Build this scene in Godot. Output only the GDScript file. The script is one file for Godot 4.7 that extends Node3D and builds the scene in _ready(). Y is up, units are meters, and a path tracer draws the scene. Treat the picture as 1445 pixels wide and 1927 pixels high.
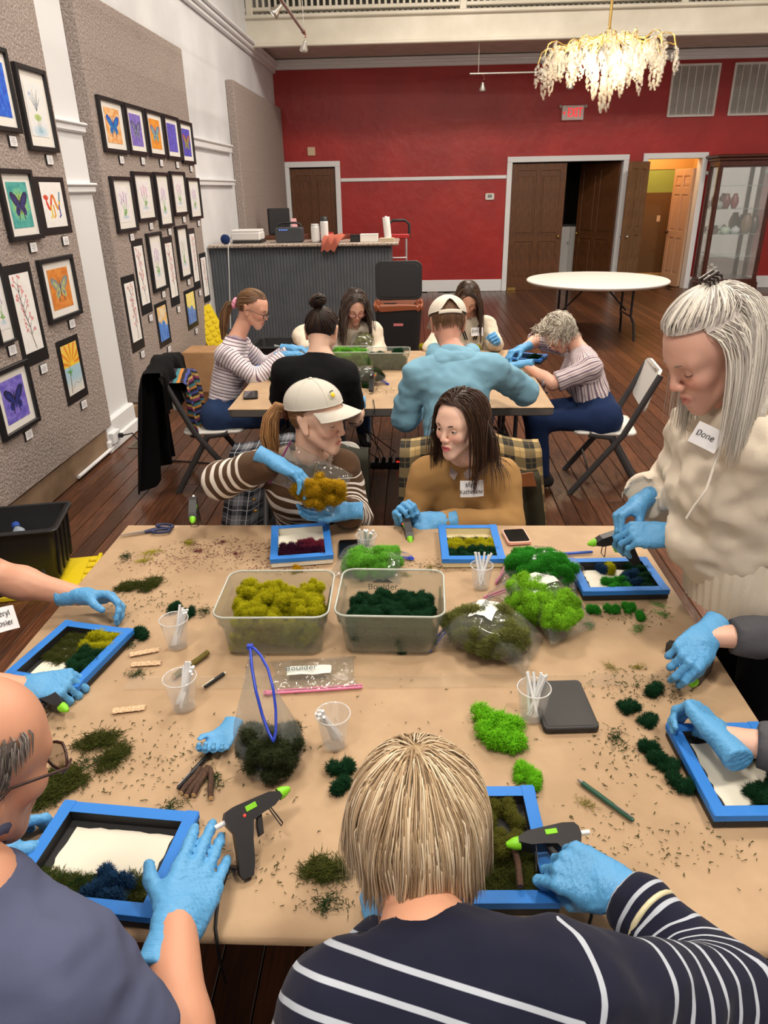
extends Node3D

# ---------------------------------------------------------------- mesh collector
class MB:
	var v := PackedVector3Array()
	var n := PackedVector3Array()
	var u := PackedVector2Array()
	var c := PackedColorArray()
	var i := PackedInt32Array()
	var col := Color.WHITE
	func vert(p: Vector3, nn: Vector3, t := Vector2.ZERO) -> int:
		v.append(p); n.append(nn); u.append(t); c.append(col)
		return v.size() - 1
	func tri(a: int, b: int, d: int) -> void:
		i.append(a); i.append(b); i.append(d)
	# a flat convex face, turned so that it runs clockwise seen from its normal
	func face(p: Array, uvs := []) -> void:
		var nn: Vector3 = (p[1] - p[0]).cross(p[2] - p[0])
		if nn.length_squared() < 1e-16 and p.size() > 3:
			nn = (p[2] - p[0]).cross(p[3] - p[0])
		nn = nn.normalized()
		var s := v.size()
		for k in p.size():
			vert(p[k], nn, uvs[k] if uvs.size() else Vector2.ZERO)
		for k in range(1, p.size() - 1):
			tri(s, s + k + 1, s + k)
	# chamfered box: x = where its middle is, size, chamfer
	func box(x: Transform3D, size: Vector3, b := 0.0) -> void:
		var h := size * 0.5
		b = minf(b, minf(h.x, minf(h.y, h.z)) * 0.9)
		if b <= 0.0:
			for ax in 3:
				for s in [-1.0, 1.0]:
					var a := Vector3.ZERO
					a[ax] = s * h[ax]
					var e := Vector3.ZERO
					e[(ax + 1) % 3] = h[(ax + 1) % 3]
					var f := Vector3.ZERO
					f[(ax + 2) % 3] = h[(ax + 2) % 3] * s
					face([x * (a - e - f), x * (a + e - f), x * (a + e + f), x * (a - e + f)], [Vector2(0, 0), Vector2(1, 0), Vector2(1, 1), Vector2(0, 1)])
			return
		var g := h - Vector3(b, b, b)
		for ax in 3:
			var q := (ax + 1) % 3
			var r := (ax + 2) % 3
			for s in [-1.0, 1.0]:
				var a := Vector3.ZERO
				a[ax] = s * h[ax]
				var e := Vector3.ZERO
				e[q] = g[q]
				var f := Vector3.ZERO
				f[r] = g[r] * s
				face([x * (a - e - f), x * (a + e - f), x * (a + e + f), x * (a - e + f)], [Vector2(0, 0), Vector2(1, 0), Vector2(1, 1), Vector2(0, 1)])
				for t in [-1.0, 1.0]:
					var p0 := Vector3.ZERO
					p0[q] = s * h[q]; p0[r] = t * g[r]
					var p1 := Vector3.ZERO
					p1[q] = s * g[q]; p1[r] = t * h[r]
					var w := Vector3.ZERO
					w[ax] = -g[ax] * s * t
					face([x * (p0 - w), x * (p0 + w), x * (p1 + w), x * (p1 - w)])
		for sx in [-1.0, 1.0]:
			for sy in [-1.0, 1.0]:
				for sz in [-1.0, 1.0]:
					var s := Vector3(sx, sy, sz)
					var pa := Vector3(h.x, g.y, g.z) * s
					var pb := Vector3(g.x, h.y, g.z) * s
					var pc := Vector3(g.x, g.y, h.z) * s
					if sx * sy * sz > 0: face([x * pa, x * pb, x * pc])
					else: face([x * pa, x * pc, x * pb])
	func bx(at: Vector3, size: Vector3, b := 0.0) -> void:
		box(Transform3D(Basis.IDENTITY, at), size, b)
	# grid of points with smooth normals; rows of equal length
	func grid(rows: Array, loop_u := false, flip := false, uvscale := Vector2.ONE) -> void:
		var s := v.size()
		var nr := rows.size()
		var nc: int = rows[0].size()
		var w := nc + (1 if loop_u else 0)
		for r in nr:
			for k in w:
				var kk := k % nc
				var kl := (kk - 1 + nc) % nc if loop_u else maxi(kk - 1, 0)
				var kr := (kk + 1) % nc if loop_u else mini(kk + 1, nc - 1)
				var du: Vector3 = rows[r][kr] - rows[r][kl]
				var dv: Vector3 = rows[mini(r + 1, nr - 1)][kk] - rows[maxi(r - 1, 0)][kk]
				if du.length_squared() < 1e-14: # at a pole
					var r2 := clampi(r, 1, nr - 2)
					du = rows[r2][kr] - rows[r2][kl]
				var nn := du.cross(dv).normalized()
				if flip: nn = -nn
				vert(rows[r][kk], nn, Vector2(float(k) / (w - 1), float(r) / maxi(nr - 1, 1)) * uvscale)
		for r in nr - 1:
			for k in w - 1:
				var a := s + r * w + k
				if flip:
					tri(a, a + 1, a + w); tri(a + 1, a + w + 1, a + w)
				else:
					tri(a, a + w, a + 1); tri(a + 1, a + w, a + w + 1)
	# tube along a path; r a number or an array
	func tube(path: Array, r: Variant, sides := 8, caps := true, flat := 1.0, side := Vector3.ZERO) -> void:
		var rows := []
		var prev := side
		for k in path.size():
			var d: Vector3 = (path[mini(k + 1, path.size() - 1)] - path[maxi(k - 1, 0)]).normalized()
			if prev == Vector3.ZERO:
				prev = d.cross(Vector3.UP if absf(d.y) < 0.9 else Vector3.RIGHT)
			var a := (prev - d * prev.dot(d)).normalized()
			prev = a
			var b := d.cross(a)
			var rr: float = r[k] if r is Array or r is PackedFloat32Array else r
			var ring := []
			for j in sides:
				var t := TAU * j / sides
				ring.append(path[k] + (a * cos(t) + b * sin(t) * flat) * rr)
			rows.append(ring)
		if caps:
			for e in [0, rows.size() - 1]:
				var ring: Array = rows[e].duplicate()
				if e == 0: ring.reverse()
				face(ring)
		grid(rows, true)
	func lathe(x: Transform3D, prof: Array, seg := 24) -> void: # prof of Vector2(radius, height), from the bottom up on the outside
		var rows := []
		for q in prof:
			var ring := []
			for j in seg:
				var t := TAU * j / seg
				ring.append(x * Vector3(q.x * cos(t), q.y, q.x * sin(t)))
			rows.append(ring)
		grid(rows, true, true)
	func ball(x: Transform3D, rings := 8, seg := 12) -> void:
		var prof := []
		for k in rings + 1:
			var t := PI * k / rings - PI / 2
			prof.append(Vector2(maxf(cos(t), 0.0), sin(t)))
		lathe(x, prof, seg)
	static func area(p: PackedVector2Array) -> float:
		var s := 0.0
		for k in p.size(): s += p[k].cross(p[(k + 1) % p.size()])
		return s * 0.5
	# extruded outline in the xy plane of x, from z = 0 to depth
	func prism(x: Transform3D, poly: PackedVector2Array, depth: float, bev := 0.0) -> void:
		if area(poly) < 0.0:
			poly = poly.duplicate()
			poly.reverse()
		var inner := poly
		if bev > 0.0:
			var off := Geometry2D.offset_polygon(poly, -bev)
			if off.size() == 1 and off[0].size() == poly.size(): inner = off[0]
			else: bev = 0.0
			if bev > 0.0: # line the inner outline up with the outer one
				if area(inner) < 0.0: inner.reverse()
				var best := 0
				for k in inner.size():
					if inner[k].distance_to(poly[0]) < inner[best].distance_to(poly[0]): best = k
				inner = inner.slice(best) + inner.slice(0, best)
		var t := Geometry2D.triangulate_polygon(inner)
		for top in [false, true]:
			var s := v.size()
			var z := depth if top else 0.0
			var nn := (x.basis * Vector3(0, 0, 1 if top else -1)).normalized()
			for p in inner: vert(x * Vector3(p.x, p.y, z), nn, p)
			for k in range(0, t.size(), 3):
				var a: Vector2 = inner[t[k]]
				var ccw: bool = (inner[t[k + 1]] - a).cross(inner[t[k + 2]] - a) > 0
				if ccw == top: tri(s + t[k], s + t[k + 2], s + t[k + 1])
				else: tri(s + t[k], s + t[k + 1], s + t[k + 2])
		for k in poly.size():
			var k2 := (k + 1) % poly.size()
			var a := poly[k]
			var b := poly[k2]
			face([x * Vector3(a.x, a.y, bev), x * Vector3(b.x, b.y, bev), x * Vector3(b.x, b.y, depth - bev), x * Vector3(a.x, a.y, depth - bev)])
			if bev > 0.0:
				var ia := inner[k]
				var ib := inner[k2]
				face([x * Vector3(a.x, a.y, depth - bev), x * Vector3(b.x, b.y, depth - bev), x * Vector3(ib.x, ib.y, depth), x * Vector3(ia.x, ia.y, depth)])
				face([x * Vector3(ia.x, ia.y, 0), x * Vector3(ib.x, ib.y, 0), x * Vector3(b.x, b.y, bev), x * Vector3(a.x, a.y, bev)])
	func add(o: MB, x := Transform3D.IDENTITY) -> void:
		var s := v.size()
		v.append_array(x * o.v)
		n.append_array(Transform3D(x.basis.orthonormalized(), Vector3.ZERO) * o.n)
		u.append_array(o.u)
		c.append_array(o.c)
		for k in o.i: i.append(s + k)
	func mesh() -> ArrayMesh:
		var m := ArrayMesh.new()
		if i.is_empty(): return m
		var a := []
		a.resize(Mesh.ARRAY_MAX)
		a[Mesh.ARRAY_VERTEX] = v
		a[Mesh.ARRAY_NORMAL] = n
		a[Mesh.ARRAY_TEX_UV] = u
		a[Mesh.ARRAY_COLOR] = c
		a[Mesh.ARRAY_INDEX] = i
		m.add_surface_from_arrays(Mesh.PRIMITIVE_TRIANGLES, a)
		return m

# ---------------------------------------------------------------- scene helpers
var used := {}
var mats := {}
var texs := {}

func numbered(called: String) -> String:
	var k: int = used.get(called, 0)
	used[called] = k + 1
	return called if k == 0 else "%s_%03d" % [called, k]

func thing(called: String, label: String, category: String, at := Vector3.ZERO, group := "") -> Node3D:
	var o := Node3D.new()
	o.name = numbered(called)
	add_child(o)
	o.position = at
	o.set_meta("label", label)
	o.set_meta("category", category)
	if group: o.set_meta("group", group)
	return o

func part(called: String, shape: Variant, m: Material, parent: Node3D, label := "") -> MeshInstance3D:
	var o := MeshInstance3D.new()
	o.name = called
	o.mesh = shape.mesh() if shape is MB else shape
	o.material_override = m
	parent.add_child(o, true)
	if label: o.set_meta("label", label)
	return o

func single(called: String, label: String, category: String, shape: Variant, m: Material, at := Vector3.ZERO, group := "") -> MeshInstance3D:
	var o := part(numbered(called), shape, m, self, label)
	o.position = at
	o.set_meta("category", category)
	if group: o.set_meta("group", group)
	return o

func setting(called: String, shape: Variant, m: Material, at := Vector3.ZERO) -> MeshInstance3D:
	var o := part(called, shape, m, self)
	o.position = at
	o.set_meta("kind", "structure")
	return o

func T3(at: Vector3, turn := 0.0, scale := 1.0) -> Transform3D:
	return Transform3D(Basis(Vector3.UP, turn).scaled(Vector3.ONE * scale), at)

func rgb(r: float, g: float, b: float) -> Color: # a colour as the photograph's eye names it, 0 to 255
	return Color(r / 255.0, g / 255.0, b / 255.0)

# a noise texture shared by everything that asks for the same kind
func noise_tex(kind: String, freq: float, normal := false, octaves := 3, ramp: Gradient = null, strength := 4.0, ntype := FastNoiseLite.TYPE_SIMPLEX_SMOOTH) -> NoiseTexture2D:
	if texs.has(kind): return texs[kind]
	var f := FastNoiseLite.new()
	f.noise_type = ntype
	f.seed = hash(kind) % 1000
	f.frequency = freq
	f.fractal_octaves = octaves
	var t := NoiseTexture2D.new()
	t.width = 256; t.height = 256
	t.seamless = true
	t.noise = f
	t.as_normal_map = normal
	t.bump_strength = strength
	if ramp: t.color_ramp = ramp
	texs[kind] = t
	return t

func two(a: Color, b: Color, c := Color(0, 0, 0, 0)) -> Gradient:
	var g := Gradient.new()
	g.set_color(0, a); g.set_color(1, b)
	g.set_offset(0, 0.2); g.set_offset(1, 0.8)
	if c.a > 0.0: g.add_point(0.5, c)
	return g

func mat(key: String, col: Color, rough := 0.6, metal := 0.0, spec := 0.5) -> StandardMaterial3D:
	if mats.has(key): return mats[key]
	var m := StandardMaterial3D.new()
	m.albedo_color = col
	m.roughness = rough
	m.metallic = metal
	m.metallic_specular = spec
	mats[key] = m
	return m

# a material whose colour varies through a triplanar noise and that has a fine relief
func tmat(key: String, ramp: Gradient, scale: float, rough := 0.8, freq := 0.02, relief := 0.0, relief_scale := 1.0, octaves := 4) -> StandardMaterial3D:
	if mats.has(key): return mats[key]
	var m := mat(key, Color.WHITE, rough)
	m.albedo_texture = noise_tex("c_" + key, freq, false, octaves, ramp)
	m.uv1_triplanar = true
	m.uv1_world_triplanar = true
	m.uv1_scale = Vector3.ONE * scale
	if relief > 0.0:
		m.normal_enabled = true
		m.normal_texture = noise_tex("relief", 0.05, true, 3)
		m.normal_scale = relief
	return m

func cloth(key: String, col: Color, weave := 0.5, scale := 14.0, vertex := false, rough := 0.92) -> StandardMaterial3D:
	if mats.has(key): return mats[key]
	var m := mat(key, col, rough, 0.0, 0.25)
	m.vertex_color_use_as_albedo = vertex
	m.normal_enabled = true
	m.normal_texture = noise_tex("weave", 0.09, true, 2, null, 5.0)
	m.normal_scale = weave
	m.uv1_triplanar = true
	m.uv1_scale = Vector3.ONE * scale
	m.rim_enabled = true
	m.rim = 0.15
	m.rim_tint = 0.6
	return m

func vmat(key: String, rough := 0.7, col := Color.WHITE) -> StandardMaterial3D: # colour comes from the vertices
	var m := mat(key, col, rough)
	m.vertex_color_use_as_albedo = true
	return m

func lin(c: Color) -> Color:
	return c.srgb_to_linear()

func glow(key: String, col: Color, energy: float) -> StandardMaterial3D:
	var m := mat(key, col, 0.5)
	m.emission_enabled = true
	m.emission = col
	m.emission_energy_multiplier = energy
	return m

func clear(key: String, col: Color, alpha: float, rough := 0.08) -> StandardMaterial3D:
	var m := mat(key, Color(col.r, col.g, col.b, alpha), rough)
	m.transparency = BaseMaterial3D.TRANSPARENCY_ALPHA
	m.cull_mode = BaseMaterial3D.CULL_DISABLED
	return m

func words(text: String, size: float, depth := 0.0008, slant := 0.0, font_name := "Droid Sans") -> TextMesh:
	var f := SystemFont.new()
	f.font_names = PackedStringArray([font_name])
	var t := TextMesh.new()
	if slant != 0.0:
		var fv := FontVariation.new()
		fv.base_font = f
		fv.variation_transform = Transform2D(Vector2(1, 0), Vector2(slant, 1), Vector2.ZERO)
		t.font = fv
	else:
		t.font = f
	t.text = text
	t.font_size = 32
	t.pixel_size = size / 32.0
	t.depth = depth
	t.curve_step = 2.0
	return t

func spot(parent: Node3D, at: Vector3, to: Vector3, energy: float, angle: float, col: Color, size := 0.05, soft := 0.6) -> SpotLight3D:
	var l := SpotLight3D.new()
	l.name = "spot_light"
	parent.add_child(l, true)
	l.look_at_from_position(at, to, Vector3.UP if absf((to - at).normalized().y) < 0.98 else Vector3.RIGHT)
	l.light_energy = energy
	l.spot_angle = angle
	l.spot_angle_attenuation = soft
	l.spot_range = 30.0
	l.spot_attenuation = 2.0
	l.light_color = col
	l.light_size = size
	l.shadow_enabled = true
	return l

# ---------------------------------------------------------------- camera, light
const EYE_HEIGHT := 1.86
const WALL_X := -2.48
const BACK_Z := -14.5
const PANEL_X := -2.37

func camera_and_light() -> void:
	var cam := Camera3D.new()
	cam.name = "camera"
	add_child(cam)
	cam.position = Vector3(0, EYE_HEIGHT, 0)
	cam.basis = Basis(Vector3.UP, deg_to_rad(2.63)) * Basis(Vector3.RIGHT, deg_to_rad(-24.49)) * Basis(Vector3.BACK, deg_to_rad(-1.09))
	cam.fov = rad_to_deg(2.0 * atan(963.5 / 1336.0))
	cam.near = 0.03
	cam.current = true
	var env := Environment.new()
	env.background_mode = Environment.BG_COLOR
	env.background_color = Color(0.02, 0.02, 0.025)
	env.ambient_light_source = Environment.AMBIENT_SOURCE_DISABLED
	env.tonemap_mode = Environment.TONE_MAPPER_LINEAR
	env.tonemap_exposure = 1.1
	env.sdfgi_enabled = true
	env.ssao_enabled = true
	env.ssil_enabled = true
	var we := WorldEnvironment.new()
	we.name = "world"
	we.environment = env
	add_child(we)
	# the ceiling's round flush lamps, out of the frame above: a glowing dish and a light of its size
	var warm := rgb(255, 243, 228)
	var n := 0
	for p in [[Vector3(-0.9, 5.5, 0.6), 90.0], [Vector3(1.9, 5.5, -0.6), 100.0], [Vector3(-0.6, 5.5, -4.2), 90.0], [Vector3(2.6, 5.5, -5.2), 110.0], [Vector3(0.8, 5.5, -9.3), 150.0], [Vector3(5.2, 5.5, -8.5), 150.0]]:
		var t := thing("ceiling_lamp", "round white flush ceiling lamp above %s" % ["the near left table corner", "the near right table corner", "the gap between the tables", "the far right floor", "the counter", "the display cabinet"][n], "lamp", p[0], "ceiling lamps")
		n += 1
		var rim := MB.new()
		rim.lathe(T3(Vector3.ZERO), [Vector2(0.0, -0.01), Vector2(0.42, -0.01), Vector2(0.44, 0.02), Vector2(0.44, 0.09), Vector2(0.0, 0.09)], 32)
		part("rim", rim, mat("lamp_rim", rgb(235, 233, 228), 0.5), t)
		var dish := MB.new()
		dish.lathe(T3(Vector3.ZERO), [Vector2(0.0, -0.02), Vector2(0.39, -0.015), Vector2(0.4, -0.01)], 32)
		part("diffuser", dish, glow("lamp_dish", warm, 1.2), t)
		var l := AreaLight3D.new()
		l.name = "lamp_light"
		t.add_child(l)
		l.position = Vector3(0, -0.04, 0)
		l.rotation.x = -PI / 2
		l.area_size = Vector2(0.7, 0.7)
		l.area_range = 30.0
		l.light_energy = p[1] * LAMP
		l.light_color = warm
		l.shadow_enabled = true

const LAMP := 0.125

# ---------------------------------------------------------------- room shell
func room() -> void:
	var white := tmat("wall_white", two(rgb(218, 221, 226), rgb(230, 233, 238)), 0.4, 0.55, 0.01, 0.05)
	var cream := tmat("cream_paint", two(rgb(214, 209, 194), rgb(226, 221, 208)), 0.5, 0.5, 0.01, 0.05)
	var trimw := mat("trim_white", rgb(230, 233, 237), 0.4)
	var red := tmat("wall_red", two(rgb(156, 36, 36), rgb(170, 41, 40)), 0.35, 0.42, 0.012, 0.08)
	var m := MB.new()
	# left wall, and its crown
	m.bx(Vector3(WALL_X - 0.1, 2.85, -6.0), Vector3(0.2, 5.7, 17.4))
	setting("wall_left", m, white)
	m = MB.new()
	m.bx(Vector3(3.0, 5.8, -6.0), Vector3(11.3, 0.2, 17.4))
	setting("ceiling", m, cream)
	m = MB.new()
	m.bx(Vector3(8.6, 2.85, -6.0), Vector3(0.2, 5.7, 17.4))
	setting("wall_right", m, white)
	m = MB.new()
	m.bx(Vector3(3.0, 2.85, 2.7), Vector3(11.3, 5.7, 0.2))
	setting("wall_behind", m, white)
	# red wall with three openings: service door, double door, passage door
	m = MB.new()
	var cuts := [[-2.3, -1.45, 2.24], [1.8, 3.8, 2.25], [4.24, 5.2, 2.26]]
	var x0 := WALL_X
	for c in cuts:
		m.bx(Vector3((x0 + c[0]) / 2, 2.85, BACK_Z - 0.1), Vector3(c[0] - x0, 5.7, 0.2))
		m.bx(Vector3((c[0] + c[1]) / 2, (c[2] + 5.7) / 2, BACK_Z - 0.1), Vector3(c[1] - c[0], 5.7 - c[2], 0.2))
		x0 = c[1]
	m.bx(Vector3((x0 + 8.5) / 2, 2.85, BACK_Z - 0.1), Vector3(8.5 - x0, 5.7, 0.2))
	setting("wall_back", m, red)
	# trim on the red wall
	var k := 1
	for c in cuts:
		m = MB.new()
		var w := 0.095
		for s in [c[0] - w / 2, c[1] + w / 2]:
			m.bx(Vector3(s, c[2] / 2, BACK_Z + 0.015), Vector3(w, c[2], 0.035), 0.006)
		m.bx(Vector3((c[0] + c[1]) / 2, c[2] + w / 2, BACK_Z + 0.016), Vector3(c[1] - c[0] + 2 * w, w, 0.037), 0.006)
		for s in [c[0] - 0.005, c[1] + 0.005]:
			m.bx(Vector3(s, c[2] / 2, BACK_Z - 0.1), Vector3(0.012, c[2], 0.2))
		setting("trim_%d" % k, m, trimw)
		k += 1
	m = MB.new()
	for s in [[WALL_X, -2.4], [-1.35, 1.7], [3.9, 4.14], [5.3, 8.5]]:
		m.bx(Vector3((s[0] + s[1]) / 2, 2.015, BACK_Z + 0.012), Vector3(s[1] - s[0], 0.06, 0.03), 0.008)
	setting("trim_4", m, trimw)
	m = MB.new()
	for s in [[-1.35, 1.7], [3.9, 4.14], [5.3, 8.5]]:
		m.bx(Vector3((s[0] + s[1]) / 2, 0.11, BACK_Z + 0.012), Vector3(s[1] - s[0], 0.22, 0.03), 0.008)
	setting("baseboard_back", m, trimw)
	m = MB.new() # cornice over the red wall
	for s in [[3.815, 0.07, 0.05], [3.86, 0.05, 0.09], [3.9, 0.05, 0.14]]:
		m.bx(Vector3(3.0, s[0], BACK_Z + s[2] / 2), Vector3(11.0, s[1], s[2]), 0.012)
	setting("trim_5", m, trimw)
	# mezzanine: soffit of narrow boards, fascia, rail with balusters and lattice
	m = MB.new()
	m.bx(Vector3(3.0, 4.02, -13.5), Vector3(11.0, 0.14, 2.0))
	var sof := setting("mezzanine_soffit", m, tmat("soffit", two(rgb(198, 186, 178), rgb(208, 197, 190)), 0.5, 0.6, 0.02))
	var bm := MB.new()
	bm.bx(Vector3.ZERO, Vector3(11.0, 0.016, 0.105), 0.004)
	var bmesh := bm.mesh()
	for j in 18:
		var b := part("board", bmesh, mats["soffit"], sof)
		b.position = Vector3(3.0, 3.945, -14.4 + 0.11 * j)
	m = MB.new()
	m.bx(Vector3(3.0, 4.0, -12.5), Vector3(11.0, 0.36, 0.06))
	m.bx(Vector3(3.0, 3.835, -12.47), Vector3(11.0, 0.05, 0.10), 0.012)
	m.bx(Vector3(3.0, 4.19, -12.47), Vector3(11.0, 0.05, 0.12), 0.012)
	setting("trim_6", m, cream)
	m = MB.new()
	m.bx(Vector3(3.0, 4.29, -12.52), Vector3(11.0, 0.05, 0.07), 0.01)
	m.bx(Vector3(3.0, 5.05, -12.52), Vector3(11.0, 0.08, 0.12), 0.015)
	var rail := thing("balcony_railing", "cream wooden balcony railing with square balusters above the red wall", "railing", Vector3.ZERO)
	part("rail", m, cream, rail)
	bm = MB.new()
	bm.bx(Vector3.ZERO, Vector3(0.035, 0.72, 0.035), 0.004)
	bmesh = bm.mesh()
	for j in 95:
		part("baluster", bmesh, cream, rail).position = Vector3(-2.3 + 0.09 * j, 4.67, -12.52)
	bm = MB.new()
	bm.bx(Vector3.ZERO, Vector3(0.1, 0.86, 0.1), 0.01)
	bmesh = bm.mesh()
	for x in [-2.42, 0.72, 3.9, 7.1]:
		part("newel", bmesh, cream, rail).position = Vector3(x, 4.64, -12.52)
	bm = MB.new()
	for j in 140:
		for s in [-1, 1]:
			bm.box(Transform3D(Basis(Vector3.BACK, s * PI / 4), Vector3(-2.4 + 0.08 * j, 4.24, -12.56 + 0.004 * s)), Vector3(0.012, 0.09, 0.004))
	part("lattice", bm, cream, rail).set_meta("kind", "stuff")
	m = MB.new() # the dark wall of the mezzanine behind
	m.bx(Vector3(3.0, 4.12, -13.5), Vector3(11.0, 0.06, 2.0))
	setting("mezzanine_floor", m, cream)
	m = MB.new()
	m.bx(Vector3(3.0, 4.95, BACK_Z + 0.03), Vector3(11.0, 1.5, 0.05))
	setting("wall_mezzanine", m, mat("mezzanine_grey", rgb(120, 118, 114), 0.7))
	# crown on the left wall
	m = MB.new()
	for s in [[3.76, 0.06, 0.05], [3.81, 0.06, 0.09], [3.86, 0.05, 0.13]]:
		m.bx(Vector3(WALL_X + s[2] / 2, s[0], -6.0), Vector3(s[2], s[1], 17.0), 0.012)
	setting("trim_7", m, trimw)
	# two rails on the left wall between the panels
	m = MB.new()
	for y in [[2.37, 0.09, 0.05], [2.41, 0.03, 0.07], [1.96, 0.06, 0.045], [1.99, 0.025, 0.06]]:
		for s in [[-8.6, -10.6]]:
			m.bx(Vector3(WALL_X + y[2] / 2, y[0], (s[0] + s[1]) / 2), Vector3(y[2], y[1], s[0] - s[1]), 0.008)
	setting("trim_8", m, trimw)
	# pilaster with two bands and a stepped foot
	m = MB.new()
	m.bx(Vector3(WALL_X + 0.02, 1.95, -5.5), Vector3(0.08, 3.65, 0.56), 0.006)
	for y in [2.29, 1.895]:
		m.bx(Vector3(WALL_X + 0.03, y, -5.5), Vector3(0.115, 0.055, 0.6), 0.01)
		m.bx(Vector3(WALL_X + 0.035, y + 0.03, -5.5), Vector3(0.135, 0.022, 0.62), 0.008)
	m.bx(Vector3(WALL_X + 0.03, 0.16, -5.5), Vector3(0.13, 0.16, 0.62), 0.012)
	m.bx(Vector3(WALL_X + 0.03, 0.05, -5.5), Vector3(0.17, 0.1, 0.66), 0.01)
	setting("pilaster", m, trimw)
	# fabric covered panels, standing proud of the wall
	var fabric := tmat("panel_fabric", two(rgb(138, 126, 121), rgb(178, 166, 160), rgb(158, 146, 140)), 3.0, 0.95, 0.06, 0.9)
	for s in [[1.6, -5.28, 3.17], [-5.9, -8.48, 3.2], [-10.75, -14.45, 3.2]]:
		m = MB.new()
		m.bx(Vector3((WALL_X + PANEL_X) / 2, (0.2 + s[2]) / 2, (s[0] + s[1]) / 2), Vector3(PANEL_X - WALL_X, s[2] - 0.2, s[0] - s[1]), 0.012)
		part("fabric_panel", m, fabric, self).set_meta("kind", "structure")
	m = MB.new()
	m.bx(Vector3(WALL_X + 0.045, 0.1, -6.0), Vector3(0.09, 0.2, 17.0), 0.01)
	setting("baseboard_left", m, tmat("tan_base", two(rgb(128, 106, 84), rgb(146, 122, 98)), 1.0, 0.6))
	m = MB.new() # heat pipe along the skirting, with white couplings
	m.tube([Vector3(WALL_X + 0.105, 0.035, -4.6), Vector3(WALL_X + 0.105, 0.035, -5.3)], 0.014, 8)
	m.tube([Vector3(WALL_X + 0.105, 0.035, -5.75), Vector3(WALL_X + 0.105, 0.035, -6.35)], 0.014, 8)
	setting("trim_9", m, trimw)
	floor_planks()

func floor_planks() -> void:
	var rng := RandomNumberGenerator.new()
	rng.seed = 11
	var m := MB.new()
	m.bx(Vector3(3.0, -0.07, -6.0), Vector3(11.3, 0.1, 17.4))
	var fl := setting("floor", m, mat("subfloor", rgb(30, 16, 10), 0.9))
	var tones := []
	for k in 7:
		var d := [0.78, 0.86, 0.71, 0.92, 0.81, 0.96, 0.75][k] as float
		var a := rgb(84 * d, 52 * d, 36 * d)
		var b := rgb(116 * d, 72 * d, 48 * d)
		var t := tmat("plank_%d" % k, two(a, b, rgb(100 * d, 62 * d, 41 * d)), 1.0, 0.3, 0.03, 0.12)
		t.uv1_scale = Vector3(5.5, 5.5, 0.5)
		t.uv1_offset = Vector3(0.17 * k, 0.3 * k, 0.41 * k)
		tones.append(t)
	var shapes := []
	for len in [2.2, 2.9, 3.6, 4.2]:
		var b := MB.new()
		b.bx(Vector3(0, -0.01, -len / 2), Vector3(0.106, 0.02, len - 0.003), 0.0025)
		shapes.append(b)
	var meshes := shapes.map(func(b): return b.mesh())
	var list := []
	for k in 100:
		var x := WALL_X + 0.055 + 0.1095 * k
		var z := 1.9 - rng.randf() * 2.0
		while z > BACK_Z + 0.3:
			var w := rng.randi() % 4
			var len: float = [2.2, 2.9, 3.6, 4.2][w]
			if z - len < BACK_Z: w = 0
			len = [2.2, 2.9, 3.6, 4.2][w]
			var mid := z - len / 2
			list.append([absf(x - 0.8) + absf(mid + 5.5) * 0.6 + (4.0 if x > 4.2 else 0.0), x, z, w, rng.randi() % 7])
			z -= len
	list.sort_custom(func(a, b): return a[0] < b[0])
	var rest := []
	for k in 7: rest.append(MB.new())
	for k in list.size():
		var a: Array = list[k]
		if k < 300:
			part("plank", meshes[a[3]], tones[a[4]], fl).position = Vector3(a[1], 0, a[2])
		else:
			rest[a[4]].add(shapes[a[3]], T3(Vector3(a[1], 0, a[2])))
	for k in 7:
		part("far_planks", rest[k], tones[k], fl).set_meta("kind", "stuff")

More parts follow.
